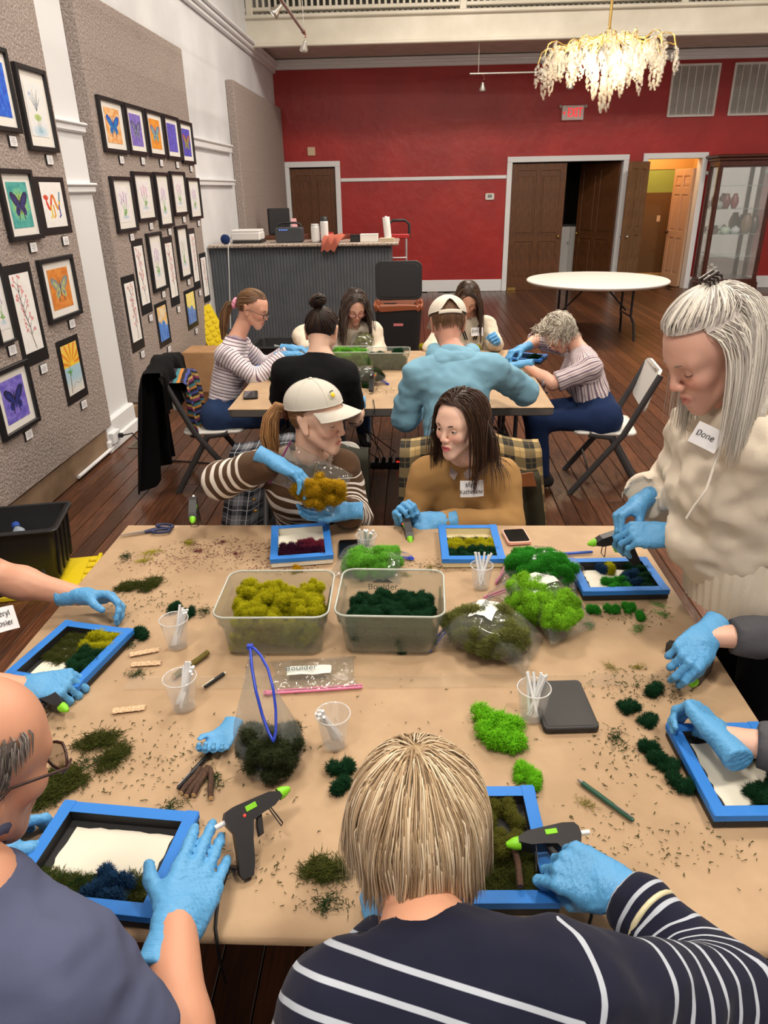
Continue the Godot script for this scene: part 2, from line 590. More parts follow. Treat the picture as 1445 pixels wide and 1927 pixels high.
# ---------------------------------------------------------------- rounded solids: capsules joined smoothly, meshed as surface nets
class Field:
	var A := PackedVector3Array()
	var BA := PackedVector3Array()
	var IL := PackedFloat32Array()
	var RA := PackedFloat32Array()
	var DR := PackedFloat32Array()
	var K := PackedFloat32Array()
	var NR := PackedVector3Array()
	var SM := PackedFloat32Array()
	var NEG := PackedByteArray()
	var GRP := PackedInt32Array()
	var lo := PackedVector3Array()
	var hi := PackedVector3Array()
	var smooth := 0.03
	var kmax := 1.0
	var cuts := [] # [point, normal, reach]: nothing remains beyond the plane within reach of the point
	var noise: FastNoiseLite
	var amp := 0.0
	var nscale := Vector3.ONE
	func bone(a: Vector3, b: Vector3, ra: float, rb: float, k := 1.0, nr := Vector3.ZERO, grp := 0, neg := false, sm := -1.0) -> void:
		var ba := b - a
		if k != 1.0:
			nr = nr.normalized()
			ba += nr * (ba.dot(nr) * (k - 1.0))
		A.append(a); BA.append(ba); RA.append(ra); DR.append(rb - ra); K.append(k); NR.append(nr)
		IL.append(1.0 / maxf(ba.length_squared(), 1e-9))
		SM.append(smooth if sm < 0.0 else sm)
		NEG.append(1 if neg else 0)
		GRP.append(grp)
		kmax = maxf(kmax, k)
		var r := Vector3.ONE * (maxf(ra, rb) / minf(k, 1.0))
		lo.append(a.min(b) - r)
		hi.append(a.max(b) + r)
	func ball(c: Vector3, r: float, k := 1.0, nr := Vector3.ZERO, grp := 0, neg := false, sm := -1.0) -> void:
		bone(c, c, r, r, k, nr, grp, neg, sm)
	func near(p: Vector3, k: int) -> float:
		var q := p - A[k]
		if K[k] != 1.0:
			var nn := NR[k]
			q += nn * (q.dot(nn) * (K[k] - 1.0))
		var ba := BA[k]
		var t := clampf(q.dot(ba) * IL[k], 0.0, 1.0)
		return (q - ba * t).length() - RA[k] - DR[k] * t
	func dist(p: Vector3, list: PackedInt32Array) -> float:
		var d := 1e3
		for k in list:
			var q := p - A[k]
			if K[k] != 1.0:
				var nn := NR[k]
				q += nn * (q.dot(nn) * (K[k] - 1.0))
			var ba := BA[k]
			var t := clampf(q.dot(ba) * IL[k], 0.0, 1.0)
			var e := (q - ba * t).length() - RA[k] - DR[k] * t
			var s := SM[k]
			if NEG[k]:
				e = -e
				var h := maxf(s - absf(d - e), 0.0) / s
				d = maxf(d, e) + h * h * s * 0.25
			else:
				var h := maxf(s - absf(d - e), 0.0) / s
				d = minf(d, e) - h * h * s * 0.25
		return d
	func group_at(p: Vector3) -> int:
		var best := 1e3
		var g := 0
		for k in A.size():
			if NEG[k]: continue
			var e := near(p, k)
			if e < best:
				best = e
				g = GRP[k]
		return g
	# surface nets on blocks of 4 x 4 x 4 cells, only where the surface runs
	func build(cell: float) -> MB:
		var l := lo[0]
		var h := hi[0]
		for k in lo.size():
			if NEG[k] == 0:
				l = l.min(lo[k]); h = h.max(hi[k])
		var pad := smooth + amp + cell * 3.0
		l -= Vector3.ONE * pad
		h += Vector3.ONE * pad
		var nb := Vector3i(((h - l) / (cell * 4.0)).ceil()) + Vector3i.ONE
		var nx := nb.x * 4
		var ny := nb.y * 4
		var nz := nb.z * 4
		var val := PackedFloat32Array()
		val.resize(nx * ny * nz)
		val.fill(1.0)
		var lists := {}
		var reach := smooth * 0.6 + amp + cell * 3.0
		for k in A.size():
			var b0 := Vector3i(((lo[k] - l - Vector3.ONE * reach) / (cell * 4.0)).floor()).clamp(Vector3i.ZERO, nb - Vector3i.ONE)
			var b1 := Vector3i(((hi[k] - l + Vector3.ONE * reach) / (cell * 4.0)).floor()).clamp(Vector3i.ZERO, nb - Vector3i.ONE)
			for bz in range(b0.z, b1.z + 1):
				for by in range(b0.y, b1.y + 1):
					for bx in range(b0.x, b1.x + 1):
						var key := (bz * nb.y + by) * nb.x + bx
						if not lists.has(key): lists[key] = PackedInt32Array()
						lists[key].append(k)
		var live := PackedInt32Array()
		var half := cell * (2.0 * 1.7321 + 2.0) * maxf(1.0, kmax * 0.8) + amp + smooth * 0.3
		for key in lists:
			var list: PackedInt32Array = lists[key]
			var bx: int = key % nb.x
			var by: int = (key / nb.x) % nb.y
			var bz: int = key / (nb.x * nb.y)
			var o := l + Vector3(bx, by, bz) * cell * 4.0
			var mid := dist(o + Vector3.ONE * cell * 1.5, list)
			var cut_near := false
			for c in cuts:
				if (c[0] - o).length() < c[2] + cell * 8.0: cut_near = true
			if absf(mid) > half and not cut_near:
				if mid < 0.0:
					for z in 4:
						for y in 4:
							var at := ((bz * 4 + z) * ny + by * 4 + y) * nx + bx * 4
							for x in 4: val[at + x] = -1.0
				continue
			live.append(key)
			for z in 4:
				for y in 4:
					var at := ((bz * 4 + z) * ny + by * 4 + y) * nx + bx * 4
					for x in 4:
						var p := o + Vector3(x, y, z) * cell
						var d := dist(p, list)
						if amp > 0.0 and absf(d) < amp * 2.0 + cell * 2.0:
							d += amp * noise.get_noise_3dv(p * nscale)
						if cut_near:
							for c in cuts:
								var q: Vector3 = p - c[0]
								if q.length() < c[2]: d = maxf(d, q.dot(c[1]))
						val[at + x] = d
		# one vertex in each cell that the surface crosses
		var ids := PackedInt32Array()
		ids.resize(val.size())
		ids.fill(-1)
		var out := MB.new()
		var vs := PackedVector3Array()
		var sx := 1
		var sy := nx
		var sz := nx * ny
		var seen := {}
		for key in live:
			for dz in [0, -1]:
				for dy in [0, -1]:
					for dx in [0, -1]:
						seen[key + dx + dy * nb.x + dz * nb.x * nb.y] = true
		var cells := PackedInt32Array()
		for key in seen:
			if key < 0: continue
			var bx: int = key % nb.x
			var by: int = (key / nb.x) % nb.y
			var bz: int = key / (nb.x * nb.y)
			for z in range(bz * 4, mini(bz * 4 + 4, nz - 1)):
				for y in range(by * 4, mini(by * 4 + 4, ny - 1)):
					for x in range(bx * 4, mini(bx * 4 + 4, nx - 1)):
						var at := z * sz + y * sy + x
						var v0 := val[at]
						var v1 := val[at + sx]
						var v2 := val[at + sy]
						var v3 := val[at + sx + sy]
						var v4 := val[at + sz]
						var v5 := val[at + sx + sz]
						var v6 := val[at + sy + sz]
						var v7 := val[at + sx + sy + sz]
						if v0 > 0.0:
							if v1 > 0.0 and v2 > 0.0 and v3 > 0.0 and v4 > 0.0 and v5 > 0.0 and v6 > 0.0 and v7 > 0.0: continue
						elif v1 <= 0.0 and v2 <= 0.0 and v3 <= 0.0 and v4 <= 0.0 and v5 <= 0.0 and v6 <= 0.0 and v7 <= 0.0: continue
						var s := Vector3.ZERO
						var n := 0
						if (v0 > 0.0) != (v1 > 0.0): s += Vector3(v0 / (v0 - v1), 0, 0); n += 1
						if (v2 > 0.0) != (v3 > 0.0): s += Vector3(v2 / (v2 - v3), 1, 0); n += 1
						if (v4 > 0.0) != (v5 > 0.0): s += Vector3(v4 / (v4 - v5), 0, 1); n += 1
						if (v6 > 0.0) != (v7 > 0.0): s += Vector3(v6 / (v6 - v7), 1, 1); n += 1
						if (v0 > 0.0) != (v2 > 0.0): s += Vector3(0, v0 / (v0 - v2), 0); n += 1
						if (v1 > 0.0) != (v3 > 0.0): s += Vector3(1, v1 / (v1 - v3), 0); n += 1
						if (v4 > 0.0) != (v6 > 0.0): s += Vector3(0, v4 / (v4 - v6), 1); n += 1
						if (v5 > 0.0) != (v7 > 0.0): s += Vector3(1, v5 / (v5 - v7), 1); n += 1
						if (v0 > 0.0) != (v4 > 0.0): s += Vector3(0, 0, v0 / (v0 - v4)); n += 1
						if (v1 > 0.0) != (v5 > 0.0): s += Vector3(1, 0, v1 / (v1 - v5)); n += 1
						if (v2 > 0.0) != (v6 > 0.0): s += Vector3(0, 1, v2 / (v2 - v6)); n += 1
						if (v3 > 0.0) != (v7 > 0.0): s += Vector3(1, 1, v3 / (v3 - v7)); n += 1
						ids[at] = vs.size()
						vs.append(l + (Vector3(x, y, z) + s / n) * cell)
						cells.append(at)
		var idx := PackedInt32Array()
		for at in cells:
			var pos := val[at] > 0.0
			for ax in 3:
				var d: int = [sx, sy, sz][ax]
				if pos == (val[at + d] > 0.0): continue
				var e: int = [sy, sz, sx][ax]
				var f: int = [sz, sx, sy][ax]
				if at < e + f: continue
				var a := ids[at]
				var b := ids[at - e]
				var c := ids[at - e - f]
				var g := ids[at - f]
				if b < 0 or c < 0 or g < 0: continue
				if pos:
					idx.append(a); idx.append(b); idx.append(c); idx.append(a); idx.append(c); idx.append(g)
				else:
					idx.append(a); idx.append(c); idx.append(b); idx.append(a); idx.append(g); idx.append(c)
		var nn := PackedVector3Array()
		nn.resize(vs.size())
		for k in range(0, idx.size(), 3):
			var f := (vs[idx[k + 2]] - vs[idx[k]]).cross(vs[idx[k + 1]] - vs[idx[k]])
			nn[idx[k]] += f
			nn[idx[k + 1]] += f
			nn[idx[k + 2]] += f
		for k in nn.size(): nn[k] = nn[k].normalized()
		out.v = vs
		out.n = nn
		out.i = idx
		out.u.resize(vs.size())
		out.c.resize(vs.size())
		out.c.fill(Color.WHITE)
		return out

func tint(m: MB, f: Callable) -> MB:
	for k in m.v.size(): m.c[k] = f.call(m.v[k], m.n[k])
	return m

# gives each piece of a garment (body, each sleeve) its own uv, so that stripes run round each of them
func dress(m: MB, f: Field, uvs: Callable) -> MB:
	var out := MB.new()
	var at := {}
	for k in range(0, m.i.size(), 3):
		var mid := (m.v[m.i[k]] + m.v[m.i[k + 1]] + m.v[m.i[k + 2]]) / 3.0
		var g := f.group_at(mid)
		for j in 3:
			var s := m.i[k + j]
			var key := s * 8 + g
			if not at.has(key): at[key] = out.vert(m.v[s], m.n[s], uvs.call(m.v[s], g))
			out.i.append(at[key])
	return out

# ---------------------------------------------------------------- heads
var head_shape: MB
var eye_shape := {}

# the shared head: z forward, y up, x to the person's left; ears at the origin's height
func head_mesh() -> MB:
	if head_shape: return head_shape
	var f := Field.new()
	f.smooth = 0.022
	f.bone(Vector3(0, 0.036, -0.03), Vector3(0, 0.04, 0.012), 0.079, 0.073)
	f.bone(Vector3(0, 0.03, 0.018), Vector3(0, -0.05, 0.034), 0.06, 0.043, 1.0, Vector3.ZERO, 0)
	for s in [-1.0, 1.0]:
		f.bone(Vector3(0.047 * s, -0.04, 0.0), Vector3(0.010 * s, -0.092, 0.062), 0.019, 0.016)
		f.ball(Vector3(0.033 * s, -0.018, 0.057), 0.026, 1.0)
		f.bone(Vector3(0.042 * s, 0.026, 0.064), Vector3(0.012 * s, 0.022, 0.077), 0.011, 0.011)
	f.ball(Vector3(0, -0.094, 0.066), 0.0165)
	f.bone(Vector3(0, -0.035, -0.03), Vector3(0, -0.13, -0.035), 0.052, 0.047)
	f.bone(Vector3(0, -0.058, 0.07), Vector3(0, -0.062, 0.073), 0.019, 0.019)
	for s in [-1.0, 1.0]: # eye sockets
		f.ball(Vector3(0.032 * s, 0.004, 0.093), 0.0145, 1.0, Vector3.ZERO, 0, true, 0.016)
	f.bone(Vector3(0, 0.014, 0.083), Vector3(0, -0.024, 0.1), 0.007, 0.0094, 1.0, Vector3.ZERO, 0, false, 0.014)
	for s in [-1.0, 1.0]:
		f.ball(Vector3(0.0115 * s, -0.0285, 0.0925), 0.0075, 1.0, Vector3.ZERO, 0, false, 0.008)
		f.bone(Vector3(0.001 * s, -0.0535, 0.0895), Vector3(0.02 * s, -0.0585, 0.0815), 0.0062, 0.0035, 1.0, Vector3.ZERO, 0, false, 0.006)
		f.bone(Vector3(0.0, -0.0665, 0.088), Vector3(0.017 * s, -0.0625, 0.0815), 0.0068, 0.0035, 1.0, Vector3.ZERO, 0, false, 0.006)
		f.bone(Vector3(0.0785 * s, 0.022, -0.022), Vector3(0.074 * s, -0.026, -0.006), 0.017, 0.0115, 2.2, Vector3(1, 0, 0.35 * s), 0, false, 0.008)
		f.bone(Vector3(0.0895 * s, 0.014, -0.012), Vector3(0.084 * s, -0.012, -0.006), 0.0085, 0.006, 1.0, Vector3.ZERO, 0, true, 0.008)
	f.bone(Vector3(-0.019, -0.0602, 0.0925), Vector3(0.019, -0.0602, 0.0925), 0.003, 0.003, 1.0, Vector3.ZERO, 0, true, 0.004)
	head_shape = f.build(0.0034)
	return head_shape

func skin_mat() -> StandardMaterial3D:
	var m := vmat("skin", 0.5)
	m.subsurf_scatter_enabled = true
	m.subsurf_scatter_strength = 0.08
	m.normal_enabled = true
	m.normal_texture = noise_tex("pores", 0.12, true, 2, null, 2.0)
	m.normal_scale = 0.15
	m.uv1_triplanar = true
	m.uv1_scale = Vector3.ONE * 20.0
	return m

func head_basis(yaw: float, pitch: float, roll := 0.0) -> Basis: # yaw 0 looks at the camera's side (+z), 90 to +x; pitch down
	return Basis(Vector3.UP, deg_to_rad(yaw)) * Basis(Vector3.RIGHT, deg_to_rad(pitch)) * Basis(Vector3.BACK, deg_to_rad(roll))

func cap_piece(m: MB, c: Vector3, r: float, a0: float, a1: float, steps := 5) -> void: # part of a ball about the x axis, from angle a0 to a1 (0 = forward, up positive)
	var rows := []
	for k in steps + 1:
		var a := lerpf(a0, a1, float(k) / steps)
		var row := []
		for j in 9:
			var b := lerpf(-1.25, 1.25, j / 8.0)
			row.append(c + Vector3(sin(b) * r, sin(a) * cos(b) * r, cos(a) * cos(b) * r))
		rows.append(row)
	m.grid(rows)

# skin of the head with lips and cheeks, added to the body's mesh
func add_head(body: MB, x: Transform3D, skin: Color, lips: Color) -> void:
	var h := head_mesh()
	var m := MB.new()
	m.v = h.v; m.n = h.n; m.i = h.i; m.u = h.u
	m.c = h.c.duplicate()
	var sk := lin(skin)
	var lp := lin(lips)
	var bl := lin(skin.lerp(rgb(214, 112, 96), 0.35))
	for k in m.v.size():
		var p := m.v[k]
		var c := sk
		if p.z > 0.03:
			c = c.lerp(bl, 0.7 * smoothstep(0.03, 0.008, Vector2(absf(p.x) - 0.037, p.y + 0.022).length()))
			c = c.lerp(bl, 0.6 * smoothstep(0.018, 0.006, (p - Vector3(0, -0.025, 0.105)).length()))
			var e := Vector2(p.x / 0.0225, (p.y + 0.0602) / 0.0105).length()
			if p.z > 0.07: c = c.lerp(lp, smoothstep(1.15, 0.8, e))
		m.c[k] = c
	body.add(m, x)

# eyes, lids, lashes, brows: parts of a person that lie on the face
func face_parts(p: Node3D, x: Transform3D, o: Dictionary) -> void:
	var skin: Color = o.skin
	var open: float = o.get("open", 0.2)
	for s in [-1.0, 1.0]:
		var lid := MB.new()
		lid.col = lin(skin)
		var ball := MB.new()
		var lash := MB.new()
		var brow := MB.new()
		var c := Vector3(0.0315 * s, 0.004, 0.0685)
		var look := Basis(Vector3.UP, deg_to_rad(o.get("gaze", 0.0))) * Basis(Vector3.RIGHT, deg_to_rad(o.get("gaze_down", 0.0)))
		for k in 3:
			var rr: float = [0.0118, 0.012, 0.0122][k]
			var lim: float = [PI, 0.5, 0.2][k]
			ball.col = lin([rgb(226, 222, 216), o.get("iris", rgb(70, 60, 50)), rgb(12, 10, 10)][k])
			var prof := []
			for j in 9:
				var t := lim * j / 8.0
				prof.append(Vector2(sin(t) * rr, -cos(t) * rr))
			ball.lathe(Transform3D(look * Basis(Vector3.RIGHT, -PI / 2), c), prof, 14)
		cap_piece(lid, c, 0.0131, open, 1.6)
		cap_piece(lid, c, 0.0129, -1.5, minf(-0.28, open - 0.12) if open > 0.0 else open - 0.02)
		var edge := []
		for j in 9:
			var b := lerpf(-1.15, 1.15, j / 8.0)
			edge.append(c + Vector3(sin(b) * 0.0136, sin(open) * cos(b) * 0.0136 - 0.0004, cos(open) * cos(b) * 0.0136))
		lash.tube(edge, 0.0008, 5)
		var arc := []
		for j in 7:
			var t := j / 6.0
			arc.append(Vector3((0.013 + 0.036 * t) * s, 0.0245 + 0.0065 * sin(t * 2.4) - 0.003 * t, 0.0895 - 0.019 * t * t - 0.002 * t))
		brow.tube(arc, [0.0018, 0.003, 0.0032, 0.003, 0.0026, 0.002, 0.001], 6, true, 0.7)
		part("eyelid", lid, skin_mat(), p).transform = x
		part("eye", ball, vmat("eye", 0.15), p).transform = x
		part("eyelash", lash, mat("lash", rgb(28, 22, 20), 0.7), p).transform = x
		part("eyebrow", brow, mat("brow_" + str(o.brow), o.brow, 0.9), p).transform = x

# ---------------------------------------------------------------- hair
const HC := Vector3(0, 0.034, -0.012)
const HR := Vector3(0.0835, 0.0915, 0.1015)

func hairy(d: Vector3, o := {}) -> bool:
	if d.y > o.get("bald", 2.0): return false
	if d.y > o.get("line", 0.6): return true
	if d.z > 0.42: return false
	if d.z > 0.12: return d.y > 0.12 + d.z * 0.6
	if d.z > -0.25: return d.y > -0.12
	return d.y > o.get("nape", -0.72)

func hair_shell(o: Dictionary) -> MB:
	var m := MB.new()
	m.col = lin(o.base)
	var lift: float = o.get("lift", 0.0) * 0.25 + 0.001
	var ids := {}
	var nr := 26
	var ns := 40
	for r in nr + 1:
		for s in ns:
			var a := PI * r / nr
			var b := TAU * s / ns
			var d := Vector3(sin(a) * sin(b), cos(a), sin(a) * cos(b))
			ids[r * ns + s] = m.vert(HC + d * (HR + Vector3.ONE * lift), d)
	for r in nr:
		for s in ns:
			var s2 := (s + 1) % ns
			var q := [r * ns + s, r * ns + s2, (r + 1) * ns + s2, (r + 1) * ns + s]
			var ok := true
			for k in q:
				if not hairy(m.n[ids[k]], o): ok = false
			if ok:
				m.tri(ids[q[0]], ids[q[1]], ids[q[2]])
				m.tri(ids[q[0]], ids[q[2]], ids[q[3]])
	return m

# locks of hair: each starts on the scalp and follows the flow of its style, pushed out of head, neck and shoulders
func hair(p: Node3D, x: Transform3D, o: Dictionary) -> void:
	var rng := RandomNumberGenerator.new()
	rng.seed = o.get("seed", 5)
	var m := hair_shell(o)
	var grav: Vector3 = (x.basis.inverse() * Vector3.DOWN).normalized()
	var count: int = o.count
	var wide: float = o.get("wide", 0.003)
	var cols: Array = o.cols
	var nz := FastNoiseLite.new()
	nz.frequency = 18.0
	nz.seed = o.get("seed", 5)
	var made := 0
	var tries := 0
	while made < count and tries < count * 12:
		tries += 1
		var d := Vector3(rng.randfn(), rng.randfn(), rng.randfn()).normalized()
		if not hairy(d, o): continue
		var lift: float = o.get("lift", 0.004) * rng.randf_range(0.5, 1.3)
		var q := HC + d * (HR + Vector3.ONE * lift)
		var st: Dictionary = o.style.call(d, rng)
		if st.is_empty(): continue
		made += 1
		var length: float = st.len * rng.randf_range(0.86, 1.08)
		var n: int = o.get("steps", 9)
		var ds := length / n
		var v: Vector3 = st.dir
		v = (v - d * v.dot(d)).normalized()
		var path := [q - d * 0.006]
		var rad := [wide * 0.7]
		var wave: float = o.get("wave", 0.0)
		var ph := rng.randf() * TAU
		for k in n:
			var want: Vector3 = grav
			if st.has("to"):
				want = (st.to - q).normalized()
				if (st.to - q).length() < ds * 1.1:
					path.append(st.to + Vector3(rng.randfn(), rng.randfn(), rng.randfn()) * 0.006)
					rad.append(wide)
					break
			v = (v + (want - v) * st.get("pull", 0.25)).normalized()
			var jit := Vector3(nz.get_noise_3dv(q * 1.0), nz.get_noise_3dv(q + Vector3(7, 0, 0)), nz.get_noise_3dv(q + Vector3(0, 9, 0)))
			v = (v + jit * o.get("mess", 0.15)).normalized()
			q += v * ds
			if wave > 0.0:
				q += (v.cross(d).normalized() * sin(ph + k * 1.5) + d * cos(ph + k * 1.5)) * wave
			var e := (q - HC) / (HR + Vector3.ONE * lift)
			if e.length() < 1.0: q = HC + e.normalized() * (HR + Vector3.ONE * lift)
			for b in o.get("push", []):
				var w: Vector3 = q - b[0]
				if w.length() < b[1]: q = b[0] + w.normalized() * b[1]
			path.append(q)
			var t := (k + 1.0) / n
			rad.append(wide * (1.0 - 0.85 * t * t * o.get("taper", 1.0)))
		if path.size() < 3: continue
		var tone := clampf(rng.randf() + 0.35 * nz.get_noise_3dv(d * 0.35), 0.0, 0.999) * (cols.size() - 1)
		m.col = lin((cols[int(tone)] as Color).lerp(cols[mini(int(tone) + 1, cols.size() - 1)], fmod(tone, 1.0)))
		m.tube(path, rad, 4, false, 0.55, d.cross(v))
	part("hair", m, hair_mat(), p).transform = x

func hair_mat() -> StandardMaterial3D:
	var m := vmat("hair", 0.42)
	m.metallic_specular = 0.4
	return m

# a loose bundle of hair along a path: ponytails, loose lengths
func tail(p: Node3D, called: String, path: Array, rads: Array, cols: Array, count: int, wide: float, seed := 3) -> void:
	var rng := RandomNumberGenerator.new()
	rng.seed = seed
	var m := MB.new()
	for k in count:
		var a := rng.randf() * TAU
		var r := sqrt(rng.randf())
		var pts := []
		var rr := []
		var cut := path.size() - (1 if rng.randf() < 0.3 else 0)
		for j in cut:
			var d: Vector3 = (path[mini(j + 1, path.size() - 1)] - path[maxi(j - 1, 0)]).normalized()
			var e := d.cross(Vector3(0.3, 0.2, 1.0)).normalized()
			var g := d.cross(e)
			pts.append(path[j] + (e * cos(a) + g * sin(a)) * r * rads[j] + Vector3(rng.randfn(), rng.randfn(), rng.randfn()) * 0.0015)
			rr.append(wide * (1.0 if j < path.size() - 2 else 0.6))
		var t := rng.randf() * (cols.size() - 1)
		m.col = lin((cols[int(t)] as Color).lerp(cols[mini(int(t) + 1, cols.size() - 1)], fmod(t, 1.0)))
		if pts.size() > 2: m.tube(pts, rr, 4, true)
	part(called, m, hair_mat(), p)

# ---------------------------------------------------------------- hands in gloves
var glove_shapes := {}
const FINGERS := [[Vector3(0.03, 0.09, 0), 0.041, 0.025, 0.022, 0.0098], [Vector3(0.01, 0.095, 0), 0.045, 0.029, 0.023, 0.0098], [Vector3(-0.0105, 0.09, 0), 0.041, 0.027, 0.022, 0.0094], [Vector3(-0.0305, 0.08, 0), 0.033, 0.021, 0.019, 0.0085]]
# curl of each finger at its three joints (degrees), spread, thumb [out, across, bend]
const POSES := {
	"flat": [[[10, 12, 10], [6, 10, 10], [8, 12, 10], [12, 16, 12]], [2, 0, -1, -3], [46, 14, 10]],
	"relaxed": [[[38, 40, 25], [44, 44, 28], [46, 46, 28], [44, 46, 30]], [3, 1, -1, -4], [34, 36, 25]],
	"pinch": [[[52, 42, 22], [58, 46, 24], [64, 58, 30], [64, 62, 34]], [2, 0, -1, -3], [26, 52, 16]],
	"grip": [[[50, 62, 34], [70, 76, 42], [74, 78, 44], [72, 76, 44]], [2, 0, -1, -2], [30, 56, 30]],
	"fist": [[[72, 82, 48], [76, 86, 50], [78, 86, 50], [76, 84, 50]], [1, 0, -1, -2], [22, 60, 36]],
	"cup": [[[24, 26, 18], [26, 28, 20], [28, 30, 20], [28, 32, 22]], [5, 1, -3, -8], [44, 34, 14]],
}
func glove_shape(pose: String, left: bool, cuff := true) -> MB:
	var key := pose + str(left) + str(cuff)
	if glove_shapes.has(key): return glove_shapes[key]
	var f := Field.new()
	f.smooth = 0.011
	var z := Vector3(0, 0, 1)
	for k in 4:
		f.bone(Vector3(FINGERS[k][0].x * 0.55, 0.0, 0), FINGERS[k][0] + Vector3(0, -0.004, 0), 0.019, 0.0125, 1.15, z)
	f.bone(Vector3(0.015, 0.012, 0.006), Vector3(0.033, 0.05, 0.011), 0.019, 0.0145)
	f.bone(Vector3(-0.02, 0.014, 0.006), Vector3(-0.03, 0.06, 0.006), 0.017, 0.012)
	var ps: Array = POSES[pose]
	for k in 4:
		var q: Vector3 = FINGERS[k][0]
		var ang := 0.0
		var rr: float = FINGERS[k][4]
		var side := deg_to_rad(-ps[1][k])
		for j in 3:
			ang += deg_to_rad(ps[0][k][j])
			var d := Vector3(-sin(side) * cos(ang), cos(ang) * cos(side), sin(ang))
			var e: Vector3 = q + d * FINGERS[k][1 + j]
			f.bone(q, e, rr, rr * 0.9, 1.0, Vector3.ZERO, 0, false, 0.005)
			rr *= 0.9
			q = e
	var tb := Vector3(0.03, 0.03, 0.008)
	var out := deg_to_rad(ps[2][0])
	var acr := deg_to_rad(ps[2][1])
	var d1 := Vector3(sin(out) * cos(acr), cos(out) * cos(acr * 0.4), sin(acr)).normalized()
	var bend := deg_to_rad(ps[2][2])
	var d2 := (d1 + Vector3(-sin(bend), 0.35 * cos(bend), sin(bend) * 0.4)).normalized()
	f.bone(tb, tb + d1 * 0.044, 0.0135, 0.0112, 1.0, Vector3.ZERO, 0, false, 0.009)
	f.bone(tb + d1 * 0.044, tb + d1 * 0.044 + d2 * 0.029, 0.0112, 0.0088, 1.0, Vector3.ZERO, 0, false, 0.004)
	if cuff:
		f.bone(Vector3(0, 0.02, 0), Vector3(0, -0.028, 0), 0.030, 0.0285, 1.2, z)
		f.bone(Vector3(0, -0.028, 0), Vector3(0, -0.085, 0), 0.029, 0.037, 1.15, z)
		f.cuts = [[Vector3(0, -0.062, 0), Vector3(0, -1, 0), 0.09]]
	else:
		f.bone(Vector3(0, 0.02, 0), Vector3(0, -0.03, 0), 0.027, 0.025, 1.2, z)
	f.noise = FastNoiseLite.new()
	f.noise.frequency = 1.0
	f.noise.fractal_octaves = 2
	f.amp = 0.0016
	f.nscale = Vector3(45, 130, 45)
	var m := f.build(0.0033)
	if left:
		for k in m.v.size():
			m.v[k].x = -m.v[k].x
			m.n[k].x = -m.n[k].x
		for k in range(0, m.i.size(), 3):
			var t := m.i[k]
			m.i[k] = m.i[k + 1]
			m.i[k + 1] = t
	glove_shapes[key] = m
	return m

func glove_mat() -> StandardMaterial3D:
	var m := mat("nitrile", rgb(88, 160, 214), 0.5)
	m.normal_enabled = true
	m.normal_texture = noise_tex("creases", 0.03, true, 3, null, 6.0)
	m.normal_scale = 0.9
	m.uv1_triplanar = true
	m.uv1_scale = Vector3(9, 26, 9)
	return m

func hand_xf(w: Vector3, dir: Vector3, palm: Vector3, size := 1.0) -> Transform3D:
	var y := dir.normalized()
	var z := (palm - y * palm.dot(y)).normalized()
	return Transform3D(Basis(y.cross(z), y, z).scaled(Vector3.ONE * size), w)

func glove(p: Node3D, w: Vector3, dir: Vector3, palm: Vector3, pose: String, left: bool, size := 1.0) -> MeshInstance3D:
	var key := "mesh_" + pose + str(left)
	if not glove_shapes.has(key): glove_shapes[key] = glove_shape(pose, left).mesh()
	var o := part("glove", glove_shapes[key], glove_mat(), p)
	var x := hand_xf(w, dir, palm, 1.0)
	o.transform = Transform3D(x.basis.scaled(Vector3.ONE * size), w - p.position)
	return o

